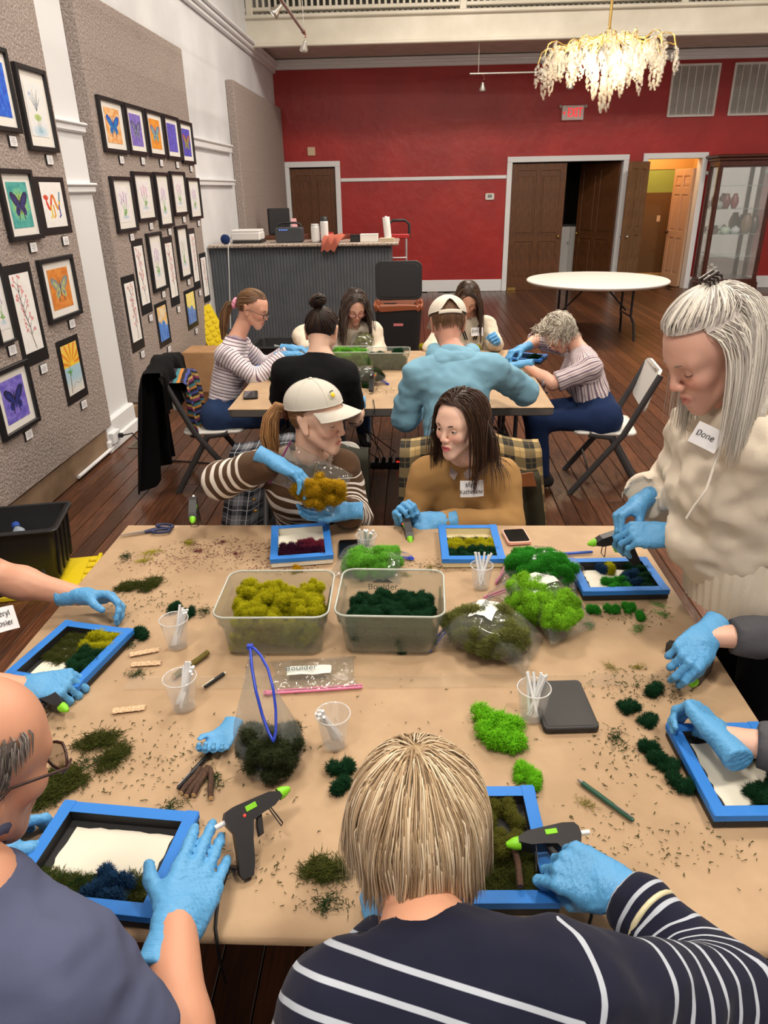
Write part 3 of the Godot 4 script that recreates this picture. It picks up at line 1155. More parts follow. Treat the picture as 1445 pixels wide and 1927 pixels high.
# ---------------------------------------------------------------- whole people
# j: joints in the room. H head, N neck, SL SR shoulders, EL ER elbows, WL WR wrists, P pelvis, KL KR knees, AL AR ankles. Own left and right.
func person(label: String, j: Dictionary, o: Dictionary) -> Node3D:
	var base := Vector3(j.P.x, 0, j.P.z)
	var p := thing("person", label, "person", base)
	var lat: Vector3 = (j.SL - j.SR).normalized()
	var up: Vector3 = (j.N - j.P).normalized()
	var fwd := lat.cross(up).normalized()
	var g: float = o.get("girth", 1.0)
	var lm: float = o.get("limb", 1.0)
	var hipdir: Vector3 = o.get("hips", lat)
	var HL: Vector3 = j.P + hipdir * 0.085
	var HR_: Vector3 = j.P - hipdir * 0.085
	var C: Vector3 = (j.SL + j.SR) / 2 - up * 0.11
	var x := Transform3D(o.head, j.H)
	var hs: float = o.get("head_size", 1.0)
	x.basis = x.basis.scaled(Vector3.ONE * hs)
	# the body
	var f := Field.new()
	f.smooth = 0.035
	var nb: Vector3 = x * Vector3(0, -0.085, -0.032)
	f.bone(j.N, nb, 0.054, 0.05)
	f.bone(j.N - up * 0.02, j.SL, 0.045, 0.046)
	f.bone(j.N - up * 0.02, j.SR, 0.045, 0.046)
	f.bone(j.P, C, 0.115 * g, 0.12 * g, 1.4, fwd)
	f.bone(HL, HR_, 0.1 * g, 0.1 * g)
	for s in ["L", "R"]:
		f.bone(j["S" + s], j["E" + s], 0.046, 0.037 * lm)
		f.bone(j["E" + s], j["E" + s].lerp(j["W" + s], 0.3), 0.037 * lm, 0.037 * lm)
		f.bone(j["E" + s].lerp(j["W" + s], 0.3), j["W" + s], 0.038 * lm, 0.025 * lm)
		f.bone(HL if s == "L" else HR_, j["K" + s], 0.075, 0.052)
		f.bone(j["K" + s], j["A" + s], 0.05, 0.033)
	var body := f.build(o.get("cell", 0.012))
	var skin: Color = o.skin
	for k in body.c.size(): body.c[k] = lin(skin)
	add_head(body, x, skin, o.get("lips", skin.lerp(rgb(170, 80, 80), 0.5)))
	for k in body.v.size(): body.v[k] -= base
	part("body", body, skin_mat(), p)
	var hx := Transform3D(x.basis, x.origin - base)
	if o.get("face", true): face_parts(p, hx, o)
	# the top
	var t := Field.new()
	t.smooth = 0.045
	var th: float = o.get("ease", 0.008)
	var hem: float = o.get("hem", 0.0)
	t.bone(j.P + up * (0.06 - hem), C, 0.128 * g + th, 0.132 * g + th, 1.4, fwd)
	t.bone(j.SL - lat * 0.03 - up * 0.01, j.SR + lat * 0.03 - up * 0.01, 0.058 + th, 0.058 + th)
	t.bone(j.N - up * 0.03, j.SL - lat * 0.02 - up * 0.012, 0.05 + th, 0.05 + th)
	t.bone(j.N - up * 0.03, j.SR + lat * 0.02 - up * 0.012, 0.05 + th, 0.05 + th)
	if o.get("belly", 0.0) > 0.0: t.ball(j.P.lerp(C, 0.4) + fwd * 0.05, o.belly, 1.0)
	if o.get("bust", 0.0) > 0.0:
		for s in [-1.0, 1.0]: t.ball(C + fwd * 0.075 + lat * 0.055 * s - up * 0.02, o.bust, 1.0, Vector3.ZERO, 0, false, 0.09)
	for s in ["L", "R"]:
		var gi := 1 if s == "L" else 2
		if s == o.get("merge", ""): gi = 0
		var S: Vector3 = j["S" + s] - up * 0.008
		var E: Vector3 = j["E" + s]
		var W: Vector3 = j["W" + s]
		var sl: float = o.get("sleeve" + s, o.get("sleeve", 1.0)) # 1 = to the wrist, 0.35 = short
		var fat: float = o.get("fat", 0.0)
		if sl >= 0.6:
			t.bone(S, E, 0.054 + th + fat * 0.5, 0.046 + th + fat, 1.0, Vector3.ZERO, gi, false, 0.03)
			var e2 := E.lerp(W, (sl - 0.5) * 2.0)
			var cuffr: float = o.get("cuff", 0.036)
			t.bone(E, e2.lerp(E, 0.2), 0.046 + th + fat, 0.042 + th * 0.6 + fat * 0.8, 1.0, Vector3.ZERO, gi, false, 0.03)
			t.bone(e2.lerp(E, 0.28), e2, cuffr + 0.003 + fat * 0.3, cuffr, 1.0, Vector3.ZERO, gi, false, 0.015)
			t.cuts.append([e2 - (e2 - E).normalized() * 0.006, (e2 - E).normalized(), 0.06])
		else:
			var e2 := S.lerp(E, sl * 2.0)
			t.bone(S, e2 + (E - S).normalized() * 0.03, 0.056 + th, 0.058 + th, 1.0, Vector3.ZERO, gi)
			t.cuts.append([e2, (E - S).normalized(), 0.085])
	for b in o.get("extra", []): t.bone(b[0], b[1], b[2], b[3], b[4] if b.size() > 4 else 1.0, b[5] if b.size() > 5 else Vector3.ZERO, b[6] if b.size() > 6 else 0)
	t.cuts.append([j.N + up * o.get("neck_cut", 0.03), (nb - j.N).normalized(), 0.09])
	t.noise = FastNoiseLite.new()
	t.noise.frequency = 1.0
	t.noise.seed = o.get("seed", 1)
	t.noise.fractal_octaves = 2
	t.amp = o.get("folds", 0.009)
	t.nscale = o.get("fold_scale", Vector3(9, 13, 9))
	var top := t.build(o.get("top_cell", 0.01))
	if o.has("stripes"):
		var axis: Vector3 = o.get("axis", up)
		var around: bool = o.get("upright", false)
		top = dress(top, t, func(q: Vector3, gi: int) -> Vector2:
			if gi == 0:
				if around: return Vector2(0.25, 0.5 + 0.14 * atan2((q - C).dot(lat), -(q - C).dot(fwd)))
				return Vector2(0.25, clampf(-(q - j.N).dot(axis), 0.0, 0.99))
			var S: Vector3 = j.SL if gi == 1 else j.SR
			var E: Vector3 = j.EL if gi == 1 else j.ER
			var W: Vector3 = j.WL if gi == 1 else j.WR
			var d1 := (E - S).normalized()
			var d2 := (W - E).normalized()
			if around:
				var e1 := d1.cross(fwd).normalized()
				return Vector2(0.25, 0.5 + 0.055 * atan2((q - S).dot(e1), (q - S).dot(d1.cross(e1))))
			var l1 := (E - S).length()
			# round the elbow the two directions pass smoothly into each other
			var a := (q - S).dot(d1)
			var b := l1 + (q - E).dot(d2)
			var w := smoothstep(-0.05, 0.05, (q - E).dot((d1 + d2).normalized()))
			return Vector2(0.75, lerpf(a, b, w)))
	for k in top.v.size(): top.v[k] -= base
	part(o.get("top_name", "sweater"), top, o.top, p, o.get("top_label", ""))
	# trousers
	var tr := Field.new()
	tr.smooth = 0.04
	tr.bone(HL, HR_, 0.115 * g, 0.115 * g)
	tr.bone(j.P, j.P + up * 0.07, 0.13 * g, 0.125 * g, 1.3, fwd)
	for s in ["L", "R"]:
		tr.bone(HL if s == "L" else HR_, j["K" + s], 0.088, 0.066)
		tr.bone(j["K" + s], j["A" + s], 0.066, 0.056)
		tr.cuts.append([j["A" + s], (j["A" + s] - j["K" + s]).normalized(), 0.09])
	tr.noise = t.noise
	tr.amp = 0.006
	tr.nscale = Vector3(12, 8, 12)
	var pants := tr.build(0.014)
	for k in pants.v.size(): pants.v[k] -= base
	part("trousers", pants, o.get("pants", cloth("jeans", rgb(44, 62, 98), 0.5, 30.0)), p)
	# shoes
	for s in ["L", "R"]:
		var a: Vector3 = j["A" + s]
		var kn: Vector3 = j["K" + s]
		var d := Vector3(kn.x - j.P.x, 0, kn.z - j.P.z)
		if o.has("toe"): d = o.toe
		d = d.normalized()
		part("shoe", shoe_shape(Vector3(a.x, maxf(a.y - 0.085, 0.0), a.z) - base, d), o.get("shoes", mat("dark_shoe", rgb(34, 34, 38), 0.6)), p)
	return p

func shoe_shape(at: Vector3, d: Vector3) -> MB:
	var f := Field.new()
	f.smooth = 0.03
	f.bone(at + Vector3(0, 0.045, 0) - d * 0.05, at + d * 0.15 + Vector3(0, 0.035, 0), 0.042, 0.036)
	f.bone(at + Vector3(0, 0.09, 0) - d * 0.02, at + d * 0.06 + Vector3(0, 0.05, 0), 0.042, 0.042)
	f.cuts = [[at + Vector3(0, 0.002, 0) + d * 0.05, Vector3.DOWN, 0.3]]
	return f.build(0.009)

# ---------------------------------------------------------------- worn things
func local(p: Node3D, x: Transform3D) -> Transform3D:
	return Transform3D(x.basis, x.origin - p.position)

func cap(p: Node3D, x: Transform3D, m: Material, back_hole := false) -> void:
	var dome := MB.new()
	var rows := []
	for r in 13:
		var row := []
		for s in 40:
			var b := TAU * s / 40.0
			var lowest := 1.62 - 0.10 * cos(b)
			if back_hole: lowest -= 0.75 * pow(maxf(-cos(b), 0.0), 14.0)
			var a := lowest * r / 12.0
			var seam := 1.0 + 0.006 * absf(cos(b * 3.0))
			row.append(Vector3(sin(a) * sin(b) * 0.0905 * seam, 0.052 + cos(a) * 0.086, -0.012 + sin(a) * cos(b) * 0.108 * seam))
		rows.append(row)
	dome.grid(rows, true, true)
	var c := part("cap", dome, m, p)
	c.transform = local(p, x)
	var band := MB.new()
	band.tube(rows[12] + [rows[12][0]], 0.0022, 6)
	for k in 6: # panel seams
		var line := []
		for r in range(1, 13): line.append(rows[r][int(k * 40 / 6.0 + 3) % 40] * 1.004)
		band.tube(line, 0.0009, 4)
	part("stitching", band, m, c)
	var btn := MB.new()
	btn.ball(Transform3D(Basis.from_scale(Vector3(0.008, 0.005, 0.008)), Vector3(0, 0.139, -0.012)), 6, 10)
	part("button", btn, m, c)
	if back_hole:
		var strap := MB.new()
		var arc := []
		for k in 9:
			var b := PI + lerpf(-0.62, 0.62, k / 8.0)
			arc.append(Vector3(sin(b) * 0.092, 0.036, -0.012 + cos(b) * 0.109))
		strap.tube(arc, 0.009, 8, true, 0.25, Vector3.UP)
		part("strap", strap, m, c)
	var brim := MB.new()
	var top := []
	var under := []
	for r in 9:
		var t := r / 8.0
		var row := []
		var row2 := []
		for s in 15:
			var b := lerpf(-1.15, 1.15, s / 14.0)
			var e := Vector3(sin(b) * 0.089, 0.045 - 0.006, -0.012 + cos(b) * 0.107)
			var reach := 0.075 * t * cos(b * 0.95)
			var q := e + Vector3(sin(b) * 0.01 * t, -0.012 * t * t - 0.022 * t * pow(absf(sin(b)), 1.6), reach)
			row.append(q)
			row2.append(q - Vector3(0, 0.0028, 0))
		top.append(row)
		under.append(row2)
	brim.grid(top, false, true)
	brim.grid(under, false)
	brim.tube(top[8], 0.0022, 6)
	part("brim", brim, m, c)

func glasses(p: Node3D, x: Transform3D, col: Color, tinted := false) -> void:
	var m := MB.new()
	var lens := MB.new()
	for s in [-1.0, 1.0]:
		var ring := []
		for k in 17:
			var a := TAU * k / 16.0
			ring.append(Vector3(0.033 * s + cos(a) * 0.026, 0.0 + sin(a) * 0.019 * (0.9 if sin(a) > 0.0 else 1.0), 0.104 - 0.004 * absf(cos(a)) - 0.006 * maxf(0.0, cos(a) * s)))
		m.tube(ring, 0.0021, 6, false)
		lens.face(ring.slice(0, 16))
		m.tube([Vector3(0.059 * s, 0.006, 0.099), Vector3(0.078 * s, 0.008, 0.08), Vector3(0.083 * s, 0.012, 0.0), Vector3(0.082 * s, -0.005, -0.02)], 0.0019, 6)
	m.tube([Vector3(-0.009, 0.004, 0.103), Vector3(0, 0.008, 0.107), Vector3(0.009, 0.004, 0.103)], 0.0018, 6)
	var g := part("glasses", m, mat("frame_" + str(col), col, 0.35), p)
	g.transform = local(p, x)
	part("lens", lens, clear("lens_dark" if tinted else "lens", rgb(90, 60, 40) if tinted else rgb(230, 235, 238), 0.55 if tinted else 0.1, 0.03), g)

# a paper name badge stuck on: lies on the plane through at with the given normal and up
func badge(p: Node3D, at: Vector3, nrm: Vector3, upw: Vector3, w: float, h: float, lines: Array, size: float, tilt := 0.0) -> void:
	var z := nrm.normalized()
	var y := (upw - z * upw.dot(z)).normalized()
	var x := Transform3D(Basis(y.cross(z), y, z) * Basis(Vector3.BACK, tilt), at - p.position)
	var rows := []
	for r in 5:
		var row := []
		for k in 7:
			var a := (k / 6.0 - 0.5)
			row.append(Vector3(a * w, (0.5 - r / 4.0) * h, -0.010 * a * a * 4.0 * w / 0.09))
		rows.append(row)
	var m := MB.new()
	m.grid(rows, false, true)
	var b := part("name_badge", m, mat("badge_paper", rgb(236, 236, 240), 0.7), p, "white paper name badge")
	b.transform = x
	var n := 0
	for s in lines:
		var t := part("handwriting", words(s, size, 0.0006, 0.25), mat("ink", rgb(20, 20, 26), 0.8), b)
		t.position = Vector3(-0.004, (0.5 - (n + 0.5) / lines.size()) * h * 0.8, 0.0006)
		n += 1

func ring_tube(c: Vector3, ax: Vector3, ay: Vector3, rx: float, ry: float, n := 24) -> Array:
	var out := []
	for k in n + 1:
		var a := TAU * k / n
		out.append(c + ax * cos(a) * rx + ay * sin(a) * ry)
	return out

# stripes for a garment: left half of the texture for the body, right half for the sleeves, one metre long
func stripe_tex(key: String, base: Color, line: Color, body: Callable, arm: Callable) -> StandardMaterial3D:
	var im := Image.create(8, 1024, false, Image.FORMAT_RGB8)
	for y in 1024:
		var v := y / 1024.0
		im.fill_rect(Rect2i(0, y, 4, 1), line if body.call(v) else base)
		im.fill_rect(Rect2i(4, y, 4, 1), line if arm.call(v) else base)
	var m := mat(key, Color.WHITE, 0.9, 0.0, 0.25)
	m.albedo_texture = ImageTexture.create_from_image(im)
	m.rim_enabled = true
	m.rim = 0.15
	m.rim_tint = 0.6
	return m

func sitting(P: Vector3, facing: Vector3, spread := 0.1, reach := 0.4) -> Dictionary:
	var f := facing.normalized()
	var l := Vector3.UP.cross(f)
	return {"P": P, "KL": P + f * reach + l * spread - Vector3(0, 0.02, 0), "KR": P + f * reach - l * spread - Vector3(0, 0.02, 0), "AL": Vector3(P.x, 0.095, P.z) + f * (reach - 0.05) + l * spread, "AR": Vector3(P.x, 0.095, P.z) + f * (reach - 0.05) - l * spread}

func fallback_style(len: float, pull := 0.5, part_x := 0.0) -> Callable:
	return func(d: Vector3, rng: RandomNumberGenerator) -> Dictionary:
		return {"len": len * (0.75 + 0.35 * (1.0 - d.y) * 0.5 + 0.1), "dir": Vector3((d.x - part_x) * 1.4 + 0.12 * signf(d.x - part_x), 0.0, -0.35 if d.z > 0.2 else -0.1), "pull": pull}

func cast() -> void:
	var pale := rgb(232, 188, 164)
	var j: Dictionary
	var p: Node3D
	var x: Transform3D
	# --- woman in a cap and brown striped sweater, holding a bag of moss
	j = sitting(Vector3(-0.42, 0.5, -2.72), Vector3(0, 0, 1))
	j.merge({"H": Vector3(-0.34, 1.113, -2.42), "N": Vector3(-0.395, 0.964, -2.5), "SR": Vector3(-0.572, 0.903, -2.54), "SL": Vector3(-0.267, 0.908, -2.5), "ER": Vector3(-0.692, 0.91, -2.36), "WR": Vector3(-0.464, 1.042, -2.2), "EL": Vector3(-0.232, 0.694, -2.5), "WL": Vector3(-0.239, 0.833, -2.26)})
	var band := func(v: float) -> bool: return fmod(v, 0.046) > 0.026
	var knit := stripe_tex("brown_knit", rgb(86, 64, 46), rgb(236, 230, 222), func(v): return v > 0.125 and band.call(v), func(v): return v > 0.03 and v < 0.40 and band.call(v + 0.01))
	p = person("woman in a cream cap and brown sweater with white stripes", j, {"head": head_basis(68, 6), "skin": pale, "brow": rgb(120, 86, 60), "iris": rgb(90, 110, 120), "open": 0.18, "gaze_down": 14.0, "gaze": 6.0, "top": knit, "stripes": true, "bust": 0.055, "girth": 1.14, "top_cell": 0.008, "cuff": 0.042, "fat": 0.012, "folds": 0.006, "neck_cut": 0.028, "pants": cloth("dark_trousers", rgb(30, 30, 36), 0.4, 20.0)})
	x = Transform3D(head_basis(68, 6), j.H)
	var hb := [rgb(96, 66, 42), rgb(140, 100, 62), rgb(176, 134, 88)]
	hair(p, local(p, x), {"base": rgb(110, 78, 50), "cols": hb, "count": 420, "wide": 0.002, "lift": 0.001, "mess": 0.05, "line": 0.64, "style": func(d, rng): return {"len": 0.2, "dir": Vector3(0, -0.2, -1), "to": Vector3(0.0, 0.012, -0.118), "pull": 0.6}})
	var b := x * Vector3(0, 0.012, -0.125) - p.position
	tail(p, "ponytail", [b, b + Vector3(-0.035, 0.01, 0), b + Vector3(-0.062, -0.03, 0.01), b + Vector3(-0.072, -0.085, 0.015), b + Vector3(-0.066, -0.135, 0.02), b + Vector3(-0.055, -0.165, 0.03)], [0.016, 0.022, 0.03, 0.034, 0.03, 0.012], hb, 330, 0.0026, 21)
	var sc := MB.new()
	for k in 9: sc.ball(Transform3D(Basis.from_scale(Vector3(0.013, 0.016, 0.013)), b + x.basis * Vector3(cos(k * 0.7) * 0.02, sin(k * 0.7) * 0.02, 0.002)), 6, 8)
	part("scrunchie", sc, cloth("brown_scrunchie", rgb(84, 50, 34), 0.8, 30.0), p)
	cap(p, Transform3D(x.basis * Basis(Vector3.RIGHT, -0.16), x * Vector3(0, 0.012, -0.002)), cloth("cap_grey", rgb(206, 202, 192), 0.3, 40.0))
	var logo := MB.new()
	logo.ball(Transform3D(Basis.from_scale(Vector3(0.012, 0.009, 0.003)), Vector3(0.0, 0.0, 0.0)), 6, 12)
	var lg := part("cap_emblem", logo, mat("emblem_yellow", rgb(232, 200, 20), 0.6), p, "yellow embroidered emblem")
	lg.transform = local(p, Transform3D(x.basis * Basis(Vector3.RIGHT, -0.7), x * Vector3(-0.03, 0.118, 0.07)))
	logo = MB.new()
	var arc := []
	for k in 7: arc.append(Vector3(lerpf(-0.012, 0.01, k / 6.0), 0.011 + 0.003 * sin(k * 0.5), 0.0015))
	logo.tube(arc, 0.002, 5)
	part("emblem_stitching", logo, mat("emblem_green", rgb(50, 70, 40), 0.7), lg)
	glove(p, j.WR, Vector3(0.75, -0.35, 0.12), Vector3(0.1, -1, 0.2), "cup", false)
	glove(p, j.WL, Vector3(-1, -0.02, 0.06), Vector3(0.0, 0.8, 0.5), "cup", true)
	var collar := MB.new()
	var nx := (j.SL - j.SR).normalized() as Vector3
	collar.tube(ring_tube(j.N + Vector3(0.004, 0.028, 0.012) - p.position, nx, Vector3(0, 0.25, 0.97), 0.062, 0.062), 0.012, 8, false)
	part("collar", collar, cloth("brown_rib", rgb(82, 60, 44), 0.8, 30.0), p)
	var nk := MB.new()
	nk.tube([j.N + Vector3(-0.045, 0.02, 0.055) - p.position, j.N + Vector3(-0.02, -0.06, 0.11) - p.position, j.N + Vector3(0.012, -0.125, 0.135) - p.position, j.N + Vector3(0.03, -0.06, 0.108) - p.position, j.N + Vector3(0.05, 0.02, 0.055) - p.position], 0.001, 5)
	part("necklace", nk, mat("gold", rgb(190, 150, 80), 0.3, 0.9), p)
	var bt := MB.new()
	for k in 3: bt.ball(Transform3D(Basis.from_scale(Vector3(0.007, 0.007, 0.004)), Vector3(-0.594, 0.864, -2.4) - p.position + Vector3(0.001 * k, -0.047 * k, 0.0)), 6, 10)
	part("buttons", bt, mat("gold", rgb(190, 150, 80), 0.3, 0.9), p)
	# --- woman in a camel sweater
	j = sitting(Vector3(0.2, 0.46, -2.78), Vector3(0, 0, 1))
	j.merge({"H": Vector3(0.17, 1.069, -2.5), "N": Vector3(0.191, 0.912, -2.58), "SR": Vector3(0.045, 0.851, -2.58), "SL": Vector3(0.356, 0.835, -2.6), "ER": Vector3(-0.007, 0.647, -2.55), "WR": Vector3(-0.032, 0.738, -2.36), "EL": Vector3(0.374, 0.671, -2.5), "WL": Vector3(0.096, 0.758, -2.34)})
	p = person("woman with long dark brown hair in a camel sweater", j, {"head": head_basis(-42, 5), "skin": rgb(238, 196, 176), "brow": rgb(60, 40, 30), "iris": rgb(70, 60, 44), "open": 0.33, "gaze": -12.0, "lips": rgb(190, 92, 100), "top": cloth("camel_knit", rgb(170, 132, 84), 0.5, 24.0), "bust": 0.058, "folds": 0.006, "top_cell": 0.009, "neck_cut": 0.02, "pants": cloth("dark_trousers", rgb(30, 30, 36), 0.4, 20.0)})
	x = Transform3D(head_basis(-42, 5), j.H)
	hair(p, local(p, x), {"base": rgb(48, 32, 24), "cols": [rgb(40, 26, 19), rgb(62, 42, 31), rgb(92, 64, 47)], "count": 1500, "wide": 0.0021, "lift": 0.012, "mess": 0.07, "line": 0.66, "steps": 11, "seed": 8, "push": [[Vector3(0, -0.09, -0.03), 0.066], [Vector3(0.1, -0.22, -0.04), 0.1], [Vector3(-0.1, -0.22, -0.04), 0.1], [Vector3(0, -0.02, 0.04), 0.074]], "style": func(d, rng): return {"len": 0.27 + 0.11 * maxf(d.y, 0.0), "dir": Vector3(d.x * 1.6 + 0.25 * signf(d.x - 0.1), -0.1, -0.45), "pull": 0.42}})
	glove(p, j.WR, Vector3(-0.1, 0.75, 0.3), Vector3(0.5, -0.2, 0.7), "fist", false)
	glove(p, j.WL, Vector3(-1, -0.02, 0.16), Vector3(0.1, -0.7, -0.5), "grip", true)
	badge(p, Vector3(0.217, 0.844, -2.435), Vector3(0.12, 0.25, 1), Vector3.UP, 0.088, 0.062, ["Mary", "Katherine"], 0.02)
	var cl := MB.new()
	for s in [-1.0, 1.0]: cl.prism(Transform3D(Basis(Vector3.UP, 0.3 * s) * Basis(Vector3.RIGHT, -0.7), j.N + Vector3(0.01 * s - 0.015, -0.03, 0.088) - p.position), PackedVector2Array([Vector2(0, 0), Vector2(0.034 * s, 0.024), Vector2(0.03 * s, -0.012), Vector2(0.008 * s, -0.03)]), 0.003)
	part("collar", cl, tmat("print_collar", two(rgb(60, 40, 40), rgb(210, 196, 190)), 22.0, 0.8, 0.08), p)
	# --- woman standing at the right, cream hooded sweater, long grey hair
	j = {"P": Vector3(0.95, 0.92, -1.7), "KL": Vector3(0.96, 0.5, -1.6), "KR": Vector3(0.95, 0.5, -1.78), "AL": Vector3(0.98, 0.095, -1.6), "AR": Vector3(0.97, 0.095, -1.8)}
	j.merge({"H": Vector3(0.659, 1.519, -1.6), "N": Vector3(0.766, 1.393, -1.68), "SL": Vector3(0.796, 1.319, -1.56), "SR": Vector3(0.752, 1.281, -1.82), "EL": Vector3(0.879, 1.066, -1.58), "WL": Vector3(0.677, 1.011, -1.72), "ER": Vector3(0.753, 1.033, -1.92), "WR": Vector3(0.641, 1.059, -1.84)})
	var cream := cloth("cream_fleece", rgb(222, 211, 194), 0.5, 16.0)
	p = person("standing woman with long silver hair in a cream hooded sweater", j, {"head": head_basis(-78, 30), "head_size": 1.06, "skin": rgb(226, 176, 156), "brow": rgb(150, 130, 120), "open": -0.25, "gaze_down": 30.0, "top": cream, "girth": 1.22, "ease": 0.014, "bust": 0.085, "belly": 0.15, "folds": 0.019, "fold_scale": Vector3(9, 10, 9), "top_cell": 0.009, "fat": 0.022, "cuff": 0.043, "hem": 0.08, "neck_cut": 0.03, "toe": Vector3(-1, 0, 0), "hips": Vector3(0, 0, 1), "pants": cloth("black_trousers", rgb(20, 20, 24), 0.4, 20.0)})
	x = Transform3D(head_basis(-78, 30).scaled(Vector3.ONE * 1.06), j.H)
	var silver := [rgb(168, 160, 156), rgb(204, 198, 190), rgb(228, 222, 210), rgb(240, 236, 226)]
	hair(p, local(p, x), {"base": rgb(186, 178, 172), "cols": silver, "count": 2600, "wide": 0.0018, "lift": 0.011, "mess": 0.06, "steps": 12, "line": 0.56, "seed": 4, "push": [[Vector3(0, -0.09, -0.03), 0.072], [Vector3(0.0, -0.2, -0.08), 0.11]], "style": func(d, rng):
		if d.y > 0.5 and d.z > -0.3: return {"len": 0.18, "dir": Vector3(0, 0.5, -1), "to": Vector3(0.0, 0.135, -0.045), "pull": 0.5}
		if d.z > -0.1 and d.y > 0.2: return {"len": 0.26, "dir": Vector3(d.x * 0.6, -0.2, -0.8), "pull": 0.42}
		return {"len": 0.25 + 0.06 * d.y, "dir": Vector3(d.x * 0.5, -0.6, -0.25), "pull": 0.4}})
	var clip := MB.new()
	for s in [-1.0, 1.0]:
		for k in 4: clip.tube([Vector3(0.012 * s, 0.15, -0.06 + 0.012 * k), Vector3(0.026 * s, 0.145, -0.062 + 0.012 * k), Vector3(0.022 * s, 0.128, -0.062 + 0.012 * k)], [0.004, 0.004, 0.002], 6)
		clip.bx(Vector3(0.012 * s, 0.152, -0.042), Vector3(0.01, 0.012, 0.05), 0.003)
	var ck := local(p, x)
	part("hair_clip", clip, mat("clip", rgb(40, 24, 20), 0.25), p).transform = Transform3D(ck.basis * 0.72, ck * Vector3(0, 0.04, -0.014))
	glove(p, j.WR, Vector3(-0.7, -0.35, 0.28), Vector3(0.2, -0.8, 0.4), "pinch", false)
	glove(p, j.WL, Vector3(-1, -0.05, -0.12), Vector3(0.1, -0.9, -0.4), "relaxed", true)
	badge(p, Vector3(0.646, 1.349, -1.52), Vector3(-0.42, 0.42, 0.9), Vector3.UP, 0.062, 0.05, ["Done"], 0.017, -0.35)
	var hood := Field.new() # the hood lies in a thick roll round the neck and down the back
	hood.smooth = 0.03
	var hn: Vector3 = j.N
	var roll := [Vector3(-0.085, -0.075, 0.085), Vector3(-0.05, -0.02, 0.105), Vector3(0.03, 0.015, 0.11), Vector3(0.1, 0.02, 0.05), Vector3(0.115, 0.02, -0.03), Vector3(0.06, 0.0, -0.09), Vector3(-0.02, -0.03, -0.1), Vector3(-0.085, -0.085, -0.03)]
	for k in 7: hood.bone(hn + roll[k] * 0.92, hn + roll[k + 1] * 0.92, 0.022 + 0.01 * sin(k * 0.5), 0.022 + 0.01 * sin((k + 1) * 0.5))
	hood.bone(hn + Vector3(0.12, 0.0, 0.0), hn + Vector3(0.2, -0.12, 0.0), 0.06, 0.05)
	var hm := hood.build(0.009)
	for k in hm.v.size(): hm.v[k] -= p.position
	part("hood", hm, cream, p)
	var str_ := MB.new()
	var s0: Vector3 = Vector3(0.692, 1.385, -1.53)
	str_.tube([s0, Vector3(0.68, 1.313, -1.525), Vector3(0.658, 1.233, -1.5), Vector3(0.643, 1.189, -1.51), Vector3(0.633, 1.151, -1.52)], 0.0032, 6)
	var dr := part("drawstring", str_, cloth("cord_white", rgb(236, 230, 218), 0.6, 60.0), p)
	dr.position = -p.position
	var hemr := MB.new()
	var hrows := []
	for r in 6:
		var row := []
		for k in 200:
			var a := TAU * k / 200.0
			var rr := (0.0028 if k % 4 < 2 else -0.001) - 0.006 * absf(r - 2.5)
			row.append(j.P + Vector3(-0.02, 0.13 - 0.044 * r, 0.0) + Vector3(cos(a) * (0.192 + rr), 0.012 * sin(a * 3.0), sin(a) * (0.225 + rr)) - p.position)
		hrows.append(row)
	hemr.grid(hrows, true)
	part("ribbed_hem", hemr, cream, p)
	for w in [[j.WL, j.EL, 0.046], [j.WR, j.ER, 0.044]]:
		var rib := MB.new()
		var d: Vector3 = (w[1] - w[0]).normalized()
		var e := d.cross(Vector3.UP).normalized()
		var g := d.cross(e)
		var rows := []
		for r in 2:
			var row := []
			for k in 96:
				var a := TAU * k / 96
				row.append(w[0] - p.position + d * (0.006 + 0.07 * r) + (e * cos(a) + g * sin(a)) * (w[2] + (0.0022 if k % 4 < 2 else -0.001) + 0.004 * r))
			rows.append(row)
		rib.grid(rows, true)
		part("cuff", rib, cream, p)
	# --- person at the right edge: only the forearms reach into view
	j = sitting(Vector3(1.34, 0.5, -1.14), Vector3(-1, 0, 0), 0.1, 0.38)
	j.merge({"WR": Vector3(0.699, 0.87, -1.452), "WL": Vector3(0.625, 0.83, -1.151), "ER": Vector3(0.98, 0.87, -1.46), "EL": Vector3(0.9, 0.86, -1.04), "SR": Vector3(1.2, 1.02, -1.3), "SL": Vector3(1.2, 1.02, -0.96), "H": Vector3(1.16, 1.28, -1.13), "N": Vector3(1.21, 1.1, -1.13)})
	p = person("person in a charcoal top whose gloved hands work at the right edge", j, {"head": head_basis(-90, 25), "skin": rgb(226, 180, 158), "brow": rgb(70, 50, 40), "top": cloth("charcoal_jersey", rgb(86, 86, 92), 0.5, 30.0), "folds": 0.006, "cuff": 0.044, "sleeve": 0.9, "pants": cloth("black_trousers", rgb(20, 20, 24), 0.4, 20.0)})
	hair(p, local(p, Transform3D(head_basis(-90, 25), j.H)), {"base": rgb(90, 66, 48), "cols": hb, "count": 500, "wide": 0.003, "lift": 0.006, "style": fallback_style(0.2)})
	glove(p, j.WR, Vector3(-0.62, -0.18, 0.62), Vector3(-0.2, -0.8, -0.4), "pinch", false, 1.02)
	glove(p, j.WL, Vector3(-0.2, 0.06, -0.9), Vector3(-0.5, -0.7, 0.0), "pinch", true, 1.02)
	# --- woman at the left edge: forearms, navy shirt, badge
	j = sitting(Vector3(-1.42, 0.5, -1.5), Vector3(1, 0, 0), 0.1, 0.38)
